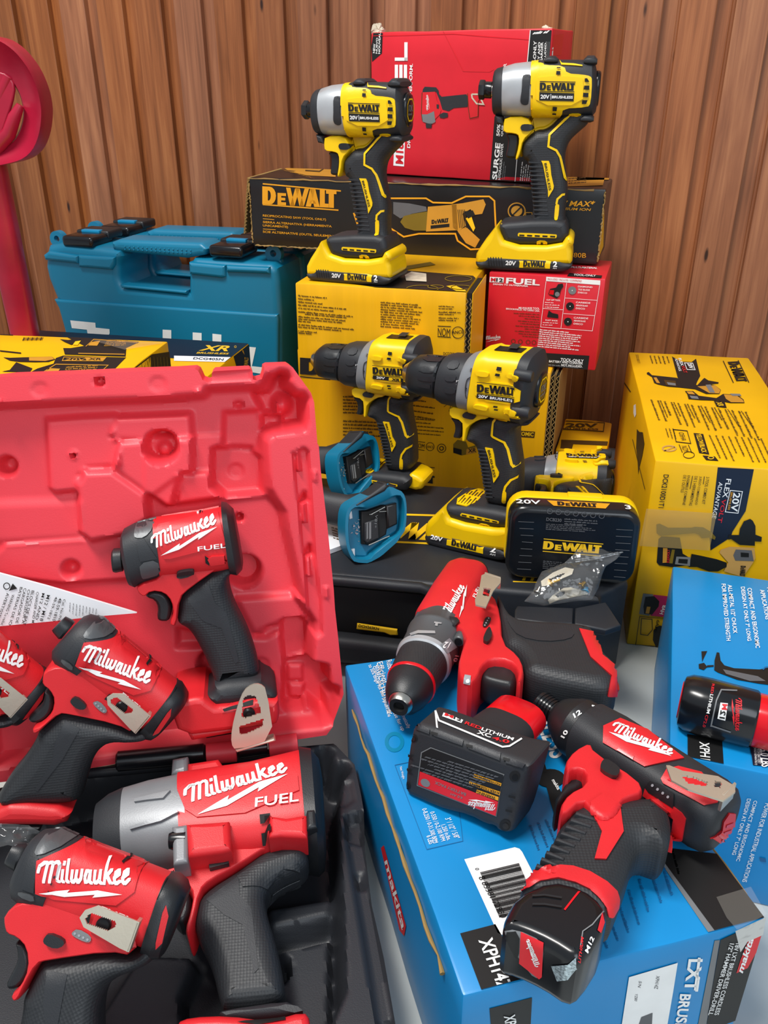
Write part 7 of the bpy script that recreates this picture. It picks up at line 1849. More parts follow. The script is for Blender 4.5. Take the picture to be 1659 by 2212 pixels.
def match(t, lp_px, target, ex, ez, spin, off=-.02):
    """frame that brings the traced point lp_px to a place, in a plane (ex, ez) turned by spin degrees"""
    L_ = t.p3(lp_px[0], lp_px[1], off); f0 = frame_of((0, 0, 0), ex, ez) @ M.Rotation(R(spin), 4, 'Y')
    return M.Translation(V(target) - f0 @ L_) @ f0
# the one cut off by the left edge, and the one in front of it at the lower left
tc_ = atpl(43, 1441, h0 + lnn * .040, lnn)
mC = match(tb_, (704, 366), tc_, yaw_vec(34), (lu + V((0, .05, 0))), 12)
copy_tree(tb_.root, mC, 'compact red impact driver cut off by the left edge, only its rear half showing')
tdl = EYE + ray(176, 1890) * .53
ezD = V((-.10, .60, .80)); exD = yaw_vec(4)
mD = match(tb_, (545, 275), tdl, exD, ezD, -24)
copy_tree(tb_.root, mD, 'compact red impact driver nearest the viewer at the lower left, across the black tray')

# --- high-torque red wrench lying in the tray
ZE2 = (140, 1620, 1.5867)
fe = atz(*Zm(ZE2, [(610, 925)])[0], .048); he = atz(*Zm(ZE2, [(640, 200)])[0], .082)
vv = he - fe; exE = yaw_vec(6); vv = vv - exE * vv.dot(exE)
t = Tool('impact_wrench', 'large red and grey impact wrench lying in the black tray of the open tool case', 'impact wrench', fe, exE, vv, ZE2)
A_ = MB(); a0_, a1_ = t.p3(36, 338), t.p3(110, 330); hr = (t.p3(75, 308) - t.p3(78, 362)).length / 2
turned(A_, a0_, a1_, [(0, hr * .6), (.08, hr * .8), (.25, hr * .8), (.27, hr * 1.15), (1, hr * 1.2)], 'steel', N=4, e=6); turned(A_, a0_ + V((.012, 0, 0)), a1_ + V((.02, 0, 0)), [(0, hr * .7), (1, hr * .7)], 'dark_steel', N=16); t.put(A_, 'anvil')
N_ = MB(); loft(N_, [t.st((118, 225), (110, 360), .92), t.st((122, 200), (108, 384), .92), t.st((165, 172), (150, 398), .92), t.st((216, 152), (205, 404), .92)], 'black_soft', 56); t.put(N_, 'nose_boot')
N_ = MB(); loft(N_, [t.st((210, 155), (200, 402), .92), t.st((300, 132), (300, 408), .92), t.st((425, 108), (432, 405), .92)], 'alloy_grey', 64); nb = N_.bvh()
t.cover(N_, [(220, 262), (330, 236), (395, 224), (330, 250), (225, 268)], 'alloy_grey', .0030, .003, .003, bvh=nb, smooth=0, off=-.03); t.cover(N_, [(240, 172), (365, 150), (340, 176), (240, 182)], 'alloy_grey', .0022, .002, .003, bvh=nb, smooth=0, off=-.03)
pill(N_, t.P([(376, 66), (430, 56), (430, 120), (372, 118)], 0), -.016, .016, .004, 'alloy_grey', 3); pill(N_, t.P([(370, 272), (425, 264), (425, 395), (374, 404)], -.035), -.040, -.01, .003, 'alloy_grey', 3); cc = t.p3(358, 312, -.034); turned(N_, cc, cc + V((.012, 0, 0)), [(0, .0055), (.2, .0065), (1, .0065)], 'black_gloss', N=20)
t.put(N_, 'gear_housing')
B_ = t.body
loft(B_, [t.st((400, 115), (410, 405), .92, 3.0), t.st((640, 85), (650, 395), .92, 3.2), t.st((806, 48), (832, 372), .92, 3.2)], 'red_plastic', 64)
pill(B_, t.P([(424, 120), (424, 62), (530, 46), (562, 92), (720, 75), (722, 65), (806, 40), (806, 110), (430, 150)], -.008), -.016, .016, .004, 'red_plastic', 3)
pill(B_, t.P([(415, 262), (566, 250), (572, 350), (540, 358), (424, 374)], -.036), -.041, -.01, .005, 'red_plastic', 3)
pill(B_, t.P([(700, 230), (760, 238), (832, 226), (832, 305), (740, 300), (700, 306)], -.036), -.0395, -.01, .004, 'red_plastic', 3)
hp = MB(); pill(hp, t.P([(420, 395), (335, 420), (318, 468), (345, 480), (420, 470), (442, 500), (432, 560), (412, 622), (424, 640), (442, 604), (466, 490), (500, 455), (600, 402), (700, 336), (832, 322), (820, 250), (430, 300)], -.016), -.0200, .0200, .006, 'red_plastic', 4, 1, rx=.0015)
G_ = MB(); pill(G_, t.P([(465, 492), (600, 408), (700, 334), (830, 322), (838, 400), (740, 440), (684, 484), (692, 560), (722, 650), (750, 780), (758, 870), (548, 895), (530, 860), (500, 720), (440, 604), (446, 560)], -.013), -.0200, .0200, .013, 'black_grip', 6, 2)
gp = MB(); pill(gp, t.P([(545, 885), (755, 850), (790, 875), (825, 905), (560, 930), (520, 905)], -.026), -.028, .028, .010, 'black_soft', 4, 1)
ft = MB(); pill(ft, t.P([(380, 930), (430, 910), (560, 905), (700, 925), (820, 890), (842, 920), (842, 1010), (370, 1010)], -.034), -.035, .035, .005, 'red_plastic', 4, 1)
t.put(hp, 'trigger_housing'); t.put(G_, 'grip'); t.put(gp, 'neck'); t.put(ft, 'battery_foot'); t.put(B_, 'motor_housing')
t.bv = join_bvh(B_, hp, G_, gp, ft); hb = B_.bvh()
S_ = MB(); t.cover(S_, [(388, 148), (425, 120), (560, 100), (770, 62), (800, 110), (805, 160), (620, 230), (455, 240), (415, 215)], 'red_plastic', .0014, .001, .004, smooth=0, bvh=hb, off=-.03)
red_tool_ink(t, S_, ((438, 196), (764, 102), (422, 132)), ((458, 234), (766, 106)), ((654, 215), (803, 198), (656, 184)), -.03, hb, .0022)
for p in ([(670, 238), (706, 234), (708, 258), (672, 264)], [(674, 286), (710, 280), (712, 302), (676, 308)], [(808, 70), (828, 66), (836, 205), (822, 208)], [(836, 330), (850, 328), (850, 395), (838, 398)]): t.cover(S_, p, 'black_slot', .0026, 0, .004, smooth=0, off=-.03)
t.put(S_, 'side_markings')
R_ = MB(); loft(R_, [t.st((804, 42), (834, 385), .94, 3.2), t.st((845, 48), (870, 392), .94, 3.2), t.st((872, 72), (890, 380), .92, 3.0), t.st((884, 120), (896, 330), .85, 3.0)], 'black_plastic', 56); pill(R_, t.P([(826, 212), (862, 208), (866, 272), (830, 280)], -.036), -.040, -.02, .003, 'black_plastic', 3); t.put(R_, 'rear_cap')
S_ = MB(); t.cover(S_, [(494, 382), (556, 370), (564, 378), (564, 400), (498, 416)], 'black_plastic', .0050, .004, .003, smooth=0, bvh=hp.bvh()); t.put(S_, 'direction_switch')
S_ = MB(); pill(S_, t.P([(340, 478), (415, 474), (436, 510), (430, 575), (402, 604), (372, 580), (350, 530)], -.008), -.0125, .0125, .006, 'black_plastic', 4, 1, rx=.003); t.put(S_, 'trigger')
S_ = MB(); t.cover(S_, [(484, 510), (595, 430), (600, 500), (640, 545), (664, 750), (650, 765), (610, 600), (545, 565)], 'black_soft', .0006, .0005, .004, smooth=0); t.cover(S_, [(590, 430), (640, 400), (770, 365), (800, 378), (805, 420), (690, 460), (610, 470)], 'black_grip', .0012, .001, .004, smooth=0); t.put(S_, 'grip_panel')
S_ = MB(); t.cover(S_, [(590, 935), (756, 915), (757, 928), (660, 945)], 'black_slot', .0010, 0, .005, smooth=0, mirror=False, off=-.034); t.put(S_, 'vent_slot')
# --- red hammer drill lying on its side, chuck on the blue carton
ZF2 = (820, 1220, 1.796)
t = Tool('hammer_drill', 'red and black hammer drill lying on its side, grey collar and chuck towards the viewer', 'drill', atz(1040, 1390, .162), (1, 0, 0), (0, 1, -.06), ZF2); t.eye = True
D_ = (.47, -.88)
def ax(s): return (75 + .47 * s, 550 - .88 * s)
K_ = MB(); loft(K_, [t.st_r(ax(10), 20, D_), t.st_r(ax(-2), 22, D_), t.st_r(ax(-3), 38, D_), t.st_r(ax(4), 46, D_), t.st_r(ax(20), 50, D_)], ['black_slot', 'black_slot', 'steel', 'steel'], 40); t.put(K_, 'chuck_nose')
K_ = MB(); loft(K_, [t.st_r(ax(16), 52, D_), t.st_r(ax(30), 70, D_), t.st_r(ax(60), 86, D_), t.st_r(ax(96), 94, D_)], 'black_plastic', 56); loft(K_, [t.st_r(ax(94), 95, D_), t.st_r(ax(97), 98, D_), t.st_r(ax(103), 98, D_), t.st_r(ax(106), 95, D_)], 'red_gloss', 56); loft(K_, [t.st_r(ax(102), 95, D_), t.st_r(ax(150), 99, D_), t.st_r(ax(196), 101, D_)], 'black_grip', 56); t.put(K_, 'chuck')
K_ = MB(); loft(K_, [t.st_r(ax(190), 100, D_), t.st_r(ax(194), 108, D_), t.st_r(ax(206), 111, D_), t.st_r(ax(210), 106, D_), t.st_r(ax(285), 108, D_), t.st_r(ax(288), 112, D_), t.st_r(ax(296), 112, D_), t.st_r(ax(300), 108, D_), t.st_r(ax(345), 104, D_)], ['silver_paint', 'silver_paint', 'gunmetal', 'gunmetal', 'gunmetal', 'gunmetal', 'gunmetal', 'gunmetal'], 64); kb = K_.bvh()
t.cover(K_, [(118, 268), (150, 256), (214, 258), (216, 268), (150, 268), (122, 276)], 'silver_paint', .0010, 0, .004, smooth=0, bvh=kb, mirror=False)
t.cover(K_, [(235, 310), (270, 285), (300, 320), (262, 345)], 'grey_paint', .0006, 0, .004, smooth=0, bvh=kb, mirror=False)
t.ink(K_, font_polys('12', .03), (275, 302), (252, 300), (262, 326), 'white_print', .0012, off=0, bvh=kb); t.ink(K_, font_polys('10', .03), (306, 352), (296, 376), (290, 350), 'white_print', .0012, off=0, bvh=kb)
t.cover(K_, [(212, 222), (240, 226), (239, 231), (226, 230), (224, 240), (214, 238), (216, 229), (211, 228)], 'silver_paint', .0010, 0, .004, smooth=0, bvh=kb, mirror=False)
for c_ in ((160, 205), (316, 280)):
    a = t.p3(c_[0], c_[1], -.012); dv = (t.p3(c_[0] + 47, c_[1] - 88, -.012) - a).normalized()
    turned(K_, a - dv * .008, a + dv * .008, [(0, .0042), (.08, .0052), (.92, .0052), (1, .0042)], 'gunmetal', N=20); turned(K_, a - dv * .0086, a - dv * .0078, [(0, .0034), (1, .0034)], 'dark_steel', N=14)
t.put(K_, 'gear_collar')
B_ = t.body; loft(B_, [t.st_r(ax(330), 100, D_, 2.8), t.st_r(ax(345), 106, D_, 3), t.st_r(ax(470), 98, D_, 3.2), t.st_r(ax(555), 88, D_, 3.2), t.st_r(ax(572), 78, D_, 3)], 'red_plastic', 56)
for s_ in (380, 430):
    pass
R_ = MB(); loft(R_, [t.st_r(ax(566), 80, D_, 2.6), t.st_r(ax(582), 76, D_, 2.4), t.st_r(ax(590), 62, D_, 2.2), t.st_r(ax(592), 40, D_, 2.2)], 'black_plastic', 40); t.put(R_, 'rear_cap')
hp = MB(); pill(hp, t.P([(300, 90), (390, 110), (445, 130), (470, 200), (478, 318), (540, 366), (562, 415), (552, 470), (530, 474), (536, 420), (500, 385), (430, 378), (395, 410), (382, 450), (352, 474), (312, 456), (303, 420), (308, 370), (340, 280), (250, 220), (240, 130)], -.016), -.020, .020, .006, 'red_plastic', 4, 1, rx=.0018)
G_ = MB(); pill(G_, t.P([(452, 140), (484, 196), (524, 236), (640, 240), (772, 248), (835, 264), (862, 352), (930, 412), (914, 512), (700, 474), (560, 440), (560, 400), (525, 350), (472, 322), (462, 220)], -.010), -.0195, .0195, .011, 'black_grip', 6, 2)
ft = MB(); t.cover(ft, [(774, 250), (836, 264), (864, 352), (932, 410), (918, 512), (884, 510), (898, 432), (818, 360)], 'red_plastic', .0018, .003, bvh=G_.bvh(), smooth=0)
t.put(hp, 'trigger_housing'); t.put(G_, 'grip'); t.put(ft, 'battery_foot'); t.put(B_, 'motor_housing')
hb = join_bvh(B_, hp); t.bv = join_bvh(B_, hp, G_)
S_ = MB(); red_tool_ink(t, S_, ((270, 205), (332, 92), (237, 184)), ((309, 208), (338, 80)), ((372, 132), (392, 86), (360, 126)), -.03, hb, .0014)
t.cover(S_, [(244, 202), (300, 212), (310, 224), (298, 238), (286, 236)], 'black_plastic', .0030, .003, .003, smooth=0, bvh=hb, mirror=False); t.put(S_, 'side_markings')
S_ = MB(); t.cover(S_, [(400, 232), (412, 204), (432, 206), (432, 220), (416, 244), (400, 244)], 'black_plastic', .0012, 0, .003, bvh=hb, mirror=False)
for i in range(4): t.cover(S_, circ(408 + i * 5, 238 - i * 9, 3, 8), 'led_glass', .0015, 0, .003, smooth=0, bvh=hb, mirror=False)
t.put(S_, 'fuel_gauge')
S_ = MB(); t.cover(S_, [(402, 290), (418, 256), (428, 250), (438, 282), (420, 312), (402, 304)], 'black_plastic', .0045, .004, .003, bvh=hb, mirror=False); t.put(S_, 'direction_switch')
S_ = MB(); pill(S_, t.P([(388, 428), (420, 388), (480, 372), (530, 400), (540, 445), (520, 476), (470, 468), (400, 450)], -.010), -.0125, .0125, .008, 'black_plastic', 5, 1, rx=.004); t.put(S_, 'trigger')
S_ = MB(); t.cover(S_, [(330, 428), (354, 432), (350, 466), (326, 460)], 'led_glass', .0010, 0, .004, smooth=0, bvh=hb, mirror=False); t.cover(S_, circ(342, 452, 6, 10), 'white_print', .0014, 0, .004, smooth=0, bvh=hb, mirror=False); t.put(S_, 'work_light')
S_ = MB(); t.cover(S_, [(490, 190), (540, 245), (640, 262), (700, 246), (760, 262), (740, 290), (640, 300), (540, 280), (500, 230)], 'black_soft', .0008, .0006, .004, bvh=G_.bvh(), mirror=False); t.put(S_, 'grip_panel')
steel_clip(t, [(395, 46), (408, 40), (470, 60), (468, 76), (440, 108), (412, 170), (372, 160), (370, 140), (388, 90)], [[(404, 94), (432, 98), (424, 128), (398, 124)]], -.038, .0014, t.root)
S_ = MB(); pill(S_, t.P([(408, 40), (470, 60), (470, 66), (406, 48)], -.036), -.0395, -.028, .0006, 'nickel', 2); cc = t.p3(402, 134, -.031); turned(S_, cc, cc + V((0, -.0035, 0)), [(0, .0044), (.7, .0044), (1, .0034)], 'dark_steel', N=18); t.put(S_, 'clip_screw')

# --- red and black 12 V drill lying on the blue carton
ZG2 = (1050, 1480, 1.7)
t = Tool('drill_driver', 'red and black drill driver lying on the blue carton, small black battery in its grip', 'drill', atz(*Zm(ZG2, [(480, 420)])[0], .166), (1, 0, 0), (0, 1, 0), ZG2); t.eye = True
D_ = (.835, .55)
def ax(s): return (196 + .835 * s, 62 + .55 * s)
K_ = MB(); loft(K_, [t.st_r(ax(4), 20, D_), t.st_r(ax(0), 24, D_), t.st_r(ax(0), 40, D_), t.st_r(ax(6), 46, D_)] + [t.st_r(ax(14 + 12 * i + d), 46 - (3 if d in (4, 8) else 0) - i * .6, D_) for i in range(5) for d in (0, 3, 4, 8, 9)] + [t.st_r(ax(84), 44, D_)], 'black_gloss', 40); t.put(K_, 'hex_chuck')
K_ = MB(); loft(K_, [t.st_r(ax(78), 46, D_), t.st_r(ax(82), 60, D_), t.st_r(ax(96), 72, D_), t.st_r(ax(140), 98, D_), t.st_r(ax(165), 108, D_)], 'black_plastic', 56); kb = K_.bvh()

loft(K_, [t.st_r(ax(165), 108, D_), t.st_r(ax(205), 109, D_)], 'black_plastic', 56); kb = K_.bvh()
t.ink(K_, font_polys('12', .03), (326, 122), (352, 105), (318, 106), 'white_print', .0006, bvh=kb); t.ink(K_, font_polys('10', .03), (288, 196), (304, 170), (274, 188), 'white_print', .0006, bvh=kb); t.lines(K_, [(388, 76), (404, 80)], .0009, 'white_print', .0006, bvh=kb); t.put(K_, 'torque_collar')
B_ = t.body; loft(B_, [t.st_r(ax(200), 107, D_, 2.2), t.st_r(ax(206), 112, D_, 2.6), t.st_r(ax(300), 116, D_, 3.2), t.st_r(ax(620), 118, D_, 3.6), t.st_r(ax(740), 122, D_, 3.6), t.st_r(ax(790), 118, D_, 3.2), t.st_r(ax(815), 100, D_, 2.8), t.st_r(ax(822), 80, D_, 2.6)], 'black_soft', 64)
hp = MB(); pill(hp, t.P([(286, 290), (320, 244), (382, 212), (400, 252), (560, 350), (580, 400), (510, 420), (490, 445), (470, 480), (430, 500), (388, 470), (352, 424), (280, 490), (268, 450), (300, 402), (365, 370), (366, 322), (325, 308), (298, 332)], -.022), -.0235, .0235, .006, 'red_plastic', 4, 1, rx=.0015)
G_ = MB(); pill(G_, t.P([(352, 420), (390, 430), (640, 400), (690, 490), (670, 610), (600, 585), (548, 600), (520, 700), (486, 790), (452, 860), (110, 775), (160, 690), (230, 600), (280, 490)], -.014), -.0205, .0205, .014, 'black_grip', 6, 2)
for i in range(9):
    x = 330 - i * 18; y = 470 + i * 24; q = t.P([(x, y), (x + 80 - i * 2, y + 28), (x + 74 - i * 2, y + 40), (x - 6, y + 14)], -.019); pill(G_, q, -.0216, -.010, .0014, 'black_soft', 2)
bvh_g = join_bvh(B_, hp, G_)
ft = MB(); t.cover(ft, [(104, 772), (150, 704), (222, 660), (352, 670), (472, 742), (488, 802), (452, 866), (436, 800), (360, 734), (232, 702)], 'red_plastic', .0020, .003, bvh=bvh_g, smooth=1)
t.cover(ft, [(590, 366), (612, 386), (720, 468), (735, 490), (712, 624), (672, 614), (690, 490), (578, 404)], 'red_plastic', .0018, .003, bvh=bvh_g, smooth=0)
t.cover(ft, [(383, 432), (430, 400), (492, 440), (504, 540), (440, 642), (398, 640), (425, 540), (388, 470)], 'red_plastic', .0018, .003, bvh=bvh_g, smooth=0)
bt = MB(); pill(bt, t.P([(108, 770), (232, 704), (360, 734), (438, 800), (448, 872), (372, 990), (325, 1012), (230, 950), (130, 905), (62, 888), (70, 840)], -.021), -.0215, .0215, .007, 'black_gloss', 5, 1, rx=.006)
t.put(hp, 'trigger_housing'); t.put(G_, 'grip'); t.put(ft, 'battery_collar'); pk = t.put(bt, 'battery'); t.put(B_, 'motor_housing')
bb = bt.bvh(); hb = B_.bvh(); t.bv = join_bvh(B_, hp, G_)
S_ = MB(); t.cover(S_, [(430, 152), (492, 124), (592, 166), (726, 270), (582, 300), (430, 212)], 'red_plastic', .0016, .001, .004, smooth=0, bvh=hb, mirror=False)
t.script(S_, (468, 176), (676, 264), (484, 138), (450, 176), (680, 266), 'white_print', .0022, -.03, hb)
t.cover(S_, [(480, 240), (492, 232), (545, 262), (540, 276)], 'red_gloss', .0024, 0, .004, smooth=0, bvh=hb, mirror=False)
t.cover(S_, [(642, 345), (662, 310), (705, 300), (790, 322), (862, 400), (850, 432), (800, 442), (652, 362)], 'red_plastic', .0016, .001, .004, smooth=0, bvh=hb, mirror=False)
t.cover(S_, [(665, 350), (680, 342), (830, 408), (822, 420)], 'red_gloss', .0022, 0, .004, smooth=0, bvh=hb, mirror=False)
t.cover(S_, [(868, 500), (890, 468), (912, 470), (908, 520), (878, 590), (850, 610)], 'red_plastic', .0016, .001, .004, smooth=0, bvh=hb, mirror=False)
for i in range(3): t.cover(S_, [(876 - i * 8, 510 + i * 26), (904 - i * 8, 500 + i * 26), (902 - i * 8, 512 + i * 26), (874 - i * 8, 522 + i * 26)], 'red_gloss', .0022, 0, .004, smooth=0, bvh=hb, mirror=False)
t.cover(S_, [(585, 372), (604, 352), (640, 362), (692, 400), (690, 450), (600, 392)], 'black_plastic', .0022, .001, .003, smooth=0, bvh=join_bvh(B_, hp), mirror=False)
for i in range(4): t.cover(S_, circ(615 + i * 19, 367 + i * 14, 5, 10), 'led_glass', .0028, 0, .003, smooth=0, bvh=join_bvh(B_, hp), mirror=False)
t.put(S_, 'side_panels')
S_ = MB(); t.cover(S_, [(418, 300), (436, 278), (488, 312), (490, 332), (472, 350), (420, 322)], 'black_plastic', .0050, .004, .003, bvh=join_bvh(B_, hp), mirror=False); t.put(S_, 'direction_switch')
S_ = MB(); pill(S_, t.P([(300, 330), (325, 306), (368, 324), (366, 370), (300, 402), (262, 450), (250, 420), (285, 370)], -.012), -.0135, .0135, .006, 'black_plastic', 4, 1, rx=.004); t.put(S_, 'trigger')
steel_clip(t, [(660, 300), (672, 300), (720, 320), (850, 340), (912, 376), (914, 398), (870, 430), (824, 416), (740, 388), (680, 355)], [[(712, 335), (760, 342), (812, 362), (806, 378), (740, 366)], [(840, 358), (866, 364), (858, 384), (836, 378)]], -.044, .0014, t.root)
S_ = MB(); pill(S_, t.P([(906, 378), (914, 384), (868, 432), (858, 424)], -.04), -.0455, -.032, .0006, 'nickel', 2); cc = t.p3(845, 402, -.036); turned(S_, cc, cc + V((0, -.0035, 0)), [(0, .0044), (.7, .0044), (1, .0034)], 'dark_steel', N=18); t.put(S_, 'clip_screw')
S_ = MB(); t.lines(S_, [(358, 738), (320, 785), (288, 826)], .0013, 'red_gloss', .0005, off=-.02, bvh=bb)
for y in (0, 34): t.lines(S_, [(170, 775 + y * .9), (215, 772 + y), (278, 782 + y)], .0012, 'black_plastic', .0010, off=-.02, bvh=bb)
def spot(pts, m, th): t.cover(S_, pts, m, th, 0, .003, off=-.004, smooth=1, mirror=False, bvh=bb)
spot([(55, 905), (110, 895), (210, 940), (212, 1000), (195, 1080), (160, 1060)], 'grey_print', .0004); spot([(62, 908), (125, 902), (120, 1010), (100, 990)], 'black_print', .0006)
t.cover(S_, [(128, 905), (212, 945), (206, 1070), (196, 1078), (122, 1020)], 'red_print', .0008, 0, .003, off=-.004, smooth=0, mirror=False, bvh=bb); t.ink(S_, WORD, (200, 1020), (160, 930), (180, 1030), 'white_print', .0011, off=-.004, bvh=bb); t.ink(S_, BOLT, (178, 1010), (150, 930), (258, 985), 'white_print', .0011, off=-.004, bvh=bb)
t.cover(S_, [(240, 1030), (300, 1025), (330, 1000), (332, 1040), (300, 1080), (262, 1086)], 'foil', .0008, 0, .003, off=-.006, smooth=0, mirror=False, bvh=bb)
t.lines(S_, [(430, 830), (390, 880), (355, 905), (346, 960)], .0008, 'grey_print', .0006, off=-.012, bvh=bb); t.ink(S_, font_polys('M12', .03), (372, 985), (396, 930), (360, 975), 'white_print', .0007, off=-.010, bvh=bb); t.ink(S_, font_polys('LITHIUM', .02), (345, 1020), (358, 930), (336, 1014), 'red_print', .0007, off=-.010, bvh=bb)
t.cover(S_, [(408, 900), (425, 835), (434, 870), (420, 910)], 'red_print', .0006, 0, .003, off=-.012, smooth=0, mirror=False, bvh=bb)
t.put(S_, 'battery_label', pk)

# --- big black 12 V battery pack on its side
ZX2 = (850, 1460, 2.975)
fx_ = (atz(1110, 1800, .138) - atz(880, 1690, .138)).normalized()
nrm = V((fx_.y, -fx_.x, 0)) * -1 if False else V((fx_.y, -fx_.x, 0))
ezx = (UPZ * math.cos(R(9)) - nrm * math.sin(R(9))).normalized()
ax_ = atz(*Zm(ZX2, [(430, 935)])[0], .1375)
t = Tool('battery_pack', 'black extended battery pack with red clip end, lying on the blue carton', 'battery', ax_, fx_, ezx, ZX2)
B_ = t.body
pill(B_, t.P([(118, 312), (240, 345), (470, 432), (700, 522), (868, 566), (885, 590), (830, 800), (770, 1005), (730, 1030), (660, 1010), (640, 980), (590, 975), (480, 915), (330, 880), (240, 845), (160, 810), (72, 770), (60, 690), (80, 500)], 0), 0, .036, .007, 'black_soft', 5, 1, rx=.006); t.eye = True
t.put(B_, 'shell'); t.bv = B_.bvh()
S_ = MB()
for p in ([(135, 315), (160, 305), (235, 345), (232, 375), (150, 345)], [(270, 345), (450, 415), (445, 450), (262, 385)], [(492, 425), (690, 495), (685, 545), (480, 465)], [(728, 525), (850, 570), (830, 590), (722, 560)]): t.cover(S_, p, 'black_case', .0014, .001, .004, smooth=0, mirror=False, off=0)
for c_ in ((128, 400, 26), (84, 705, 27), (780, 645, 34), (718, 958, 36)): t.cover(S_, circ(c_[0], c_[1], c_[2], 16), 'black_slot', .0006, 0, .004, smooth=0, mirror=False, off=0); t.cover(S_, circ(c_[0] + 3, c_[1] + 5, c_[2] * .55, 14), 'dark_steel', .0009, 0, .004, smooth=0, mirror=False, off=0)
for (x, y) in ((85, 500), (80, 590), (745, 760), (725, 850), (245, 360), (470, 440), (708, 525)): t.cover(S_, [(x, y), (x + 42, y + 10), (x + 40, y + 26), (x - 2, y + 16)], 'black_slot', .0016, 0, .004, smooth=0, mirror=False, off=0)
t.put(S_, 'ribs_and_screws')
S_ = MB()
lab2 = [(178, 490), (240, 458), (714, 632), (705, 650), (662, 905), (150, 705)]
t.cover(S_, lab2, 'grey_print', .0003, 0, .006, smooth=0, mirror=False, off=0); t.cover(S_, [(184, 494), (242, 464), (708, 636), (658, 898), (156, 700)], 'black_print', .0005, 0, .006, smooth=0, mirror=False, off=0)
t.cover(S_, [(172, 612), (160, 698), (658, 898), (674, 806), (480, 730)], 'red_print', .0008, 0, .006, smooth=0, mirror=False, off=0)
for a, b_, c_, d_ in (((520, 628), (696, 688), (692, 706), (516, 648)), ((490, 676), (688, 742), (684, 766), (486, 694)), ((538, 728), (678, 776), (674, 800), (532, 750))): t.cover(S_, [a, b_, c_, d_], 'orange_print', .0008, 0, .006, smooth=0, mirror=False, off=0)
for s_, a, b_, c_ in (('ADVERTENCIA', (692, 690), (522, 630), (690, 704)), ('AVERTISSEMENT', (686, 744), (492, 678), (683, 762)), ('WARNING', (660, 774), (540, 732), (656, 794)), ('BATTERY PACK', (470, 750), (270, 672), (466, 768)), ('4.0 AH', (450, 775), (372, 748), (446, 790))):
    t.ink(S_, font_polys(s_, .01), a, b_, c_, 'black_print' if s_ in ('ADVERTENCIA', 'AVERTISSEMENT', 'WARNING') else 'grey_print', .0011, off=0)
t.ink(S_, WORD, (655, 820), (490, 800), (640, 865), 'white_print', .0011, off=0); t.ink(S_, BOLT, (650, 812), (485, 793), (668, 640), 'white_print', .0011, off=0)
t.ink(S_, greek(7, 77, cols=60), (690, 640), (190, 480), (500, 720), 'dim_print', .0009, off=0); t.ink(S_, circ(.5, .5, .5, 18) and [circ(.5, .5, .5, 18)], (180, 650), (240, 670), (175, 700), 'grey_print', .0010, off=0)
t.put(S_, 'rating_label')
S_ = MB()
# printed top: on the upper narrow side and chamfer
zt = max(v[2] for v in B_.v)
def topside(pts, m, th, lift=0.0):
    P_ = [t.p3(x, y, .002) for x, y in pts]
for pl in ([(262, 205), (292, 290), (700, 460), (745, 455), (825, 405)],): t.lines(S_, pl, .0012, 'white_print', .0008, off=0)
t.cover(S_, [(322, 238), (448, 286), (436, 306), (312, 262)], 'white_print', .0006, 0, .006, smooth=0, mirror=False, off=0); t.ink(S_, font_polys('M', .03), (326, 258), (380, 278), (334, 242), 'red_print', .0010, off=0); t.ink(S_, font_polys('12', .03), (384, 280), (432, 298), (390, 264), 'black_print', .0010, off=0)
t.ink(S_, font_polys('RED', .02), (455, 312), (560, 350), (466, 295), 'red_print', .0008, off=0); t.ink(S_, font_polys('LITHIUM', .02), (562, 352), (766, 420), (572, 334), 'white_print', .0008, off=0); t.ink(S_, font_polys('XC', .03), (532, 374), (622, 402), (544, 352), 'white_print', .0008, off=0); t.ink(S_, font_polys('4.0', .03), (630, 410), (738, 440), (642, 390), 'red_print', .0008, off=0)
t.put(S_, 'top_lettering')
st_ = MB(); c0_ = t.p3(560, 250, .016); 
xs_ = [v[0] for v in B_.v]; zs_ = [v[2] for v in B_.v]
s0 = V(((min(xs_) + max(xs_)) / 2 + .002, .032, (min(zs_) + max(zs_)) / 2 + .006)); s1 = s0 + V((.0, .058, .0))
sd = (s1 - s0); wx = V((1, 0, 0)); un = sd.normalized(); vn_ = un.cross(wx).normalized()
def tri(s, w, h, m_=None):
    c = s0 + sd * s; out = []
    for k in range(36):
        a = 2 * math.pi * k / 36; rr_ = 1 + .10 * math.cos(3 * a + math.pi / 2); out.append(c + wx * (w * rr_ * math.cos(a)) + vn_ * (h * rr_ * math.sin(a)))
    return out
def triloft(mb_, ss, m):
    rings = [tri(*q) for q in ss]; vs = [p for r_ in rings for p in r_]; fs = []
    for k in range(len(rings) - 1):
        for i in range(36): fs.append((k * 36 + i, k * 36 + (i + 1) % 36, (k + 1) * 36 + (i + 1) % 36, (k + 1) * 36 + i))
    fs.append(tuple(range(36))[::-1]); fs.append(tuple(range((len(rings) - 1) * 36, len(rings) * 36))); mb_.add(vs, fs, m)
triloft(st_, [(-.05, .0235, .0225), (.30, .0225, .0215), (.52, .0215, .0205)], 'black_soft'); t.put(st_, 'stem')
st_ = MB(); triloft(st_, [(.46, .0205, .0195), (.50, .0212, .0202), (.95, .0205, .0195), (1.0, .018, .017)], 'red_gloss'); rbox(st_, tuple(s0 + sd * .9 + wx * .0155 - vn_ * .004), (.003, .006, .004), 'white_print', .0004); t.put(st_, 'clip_end')

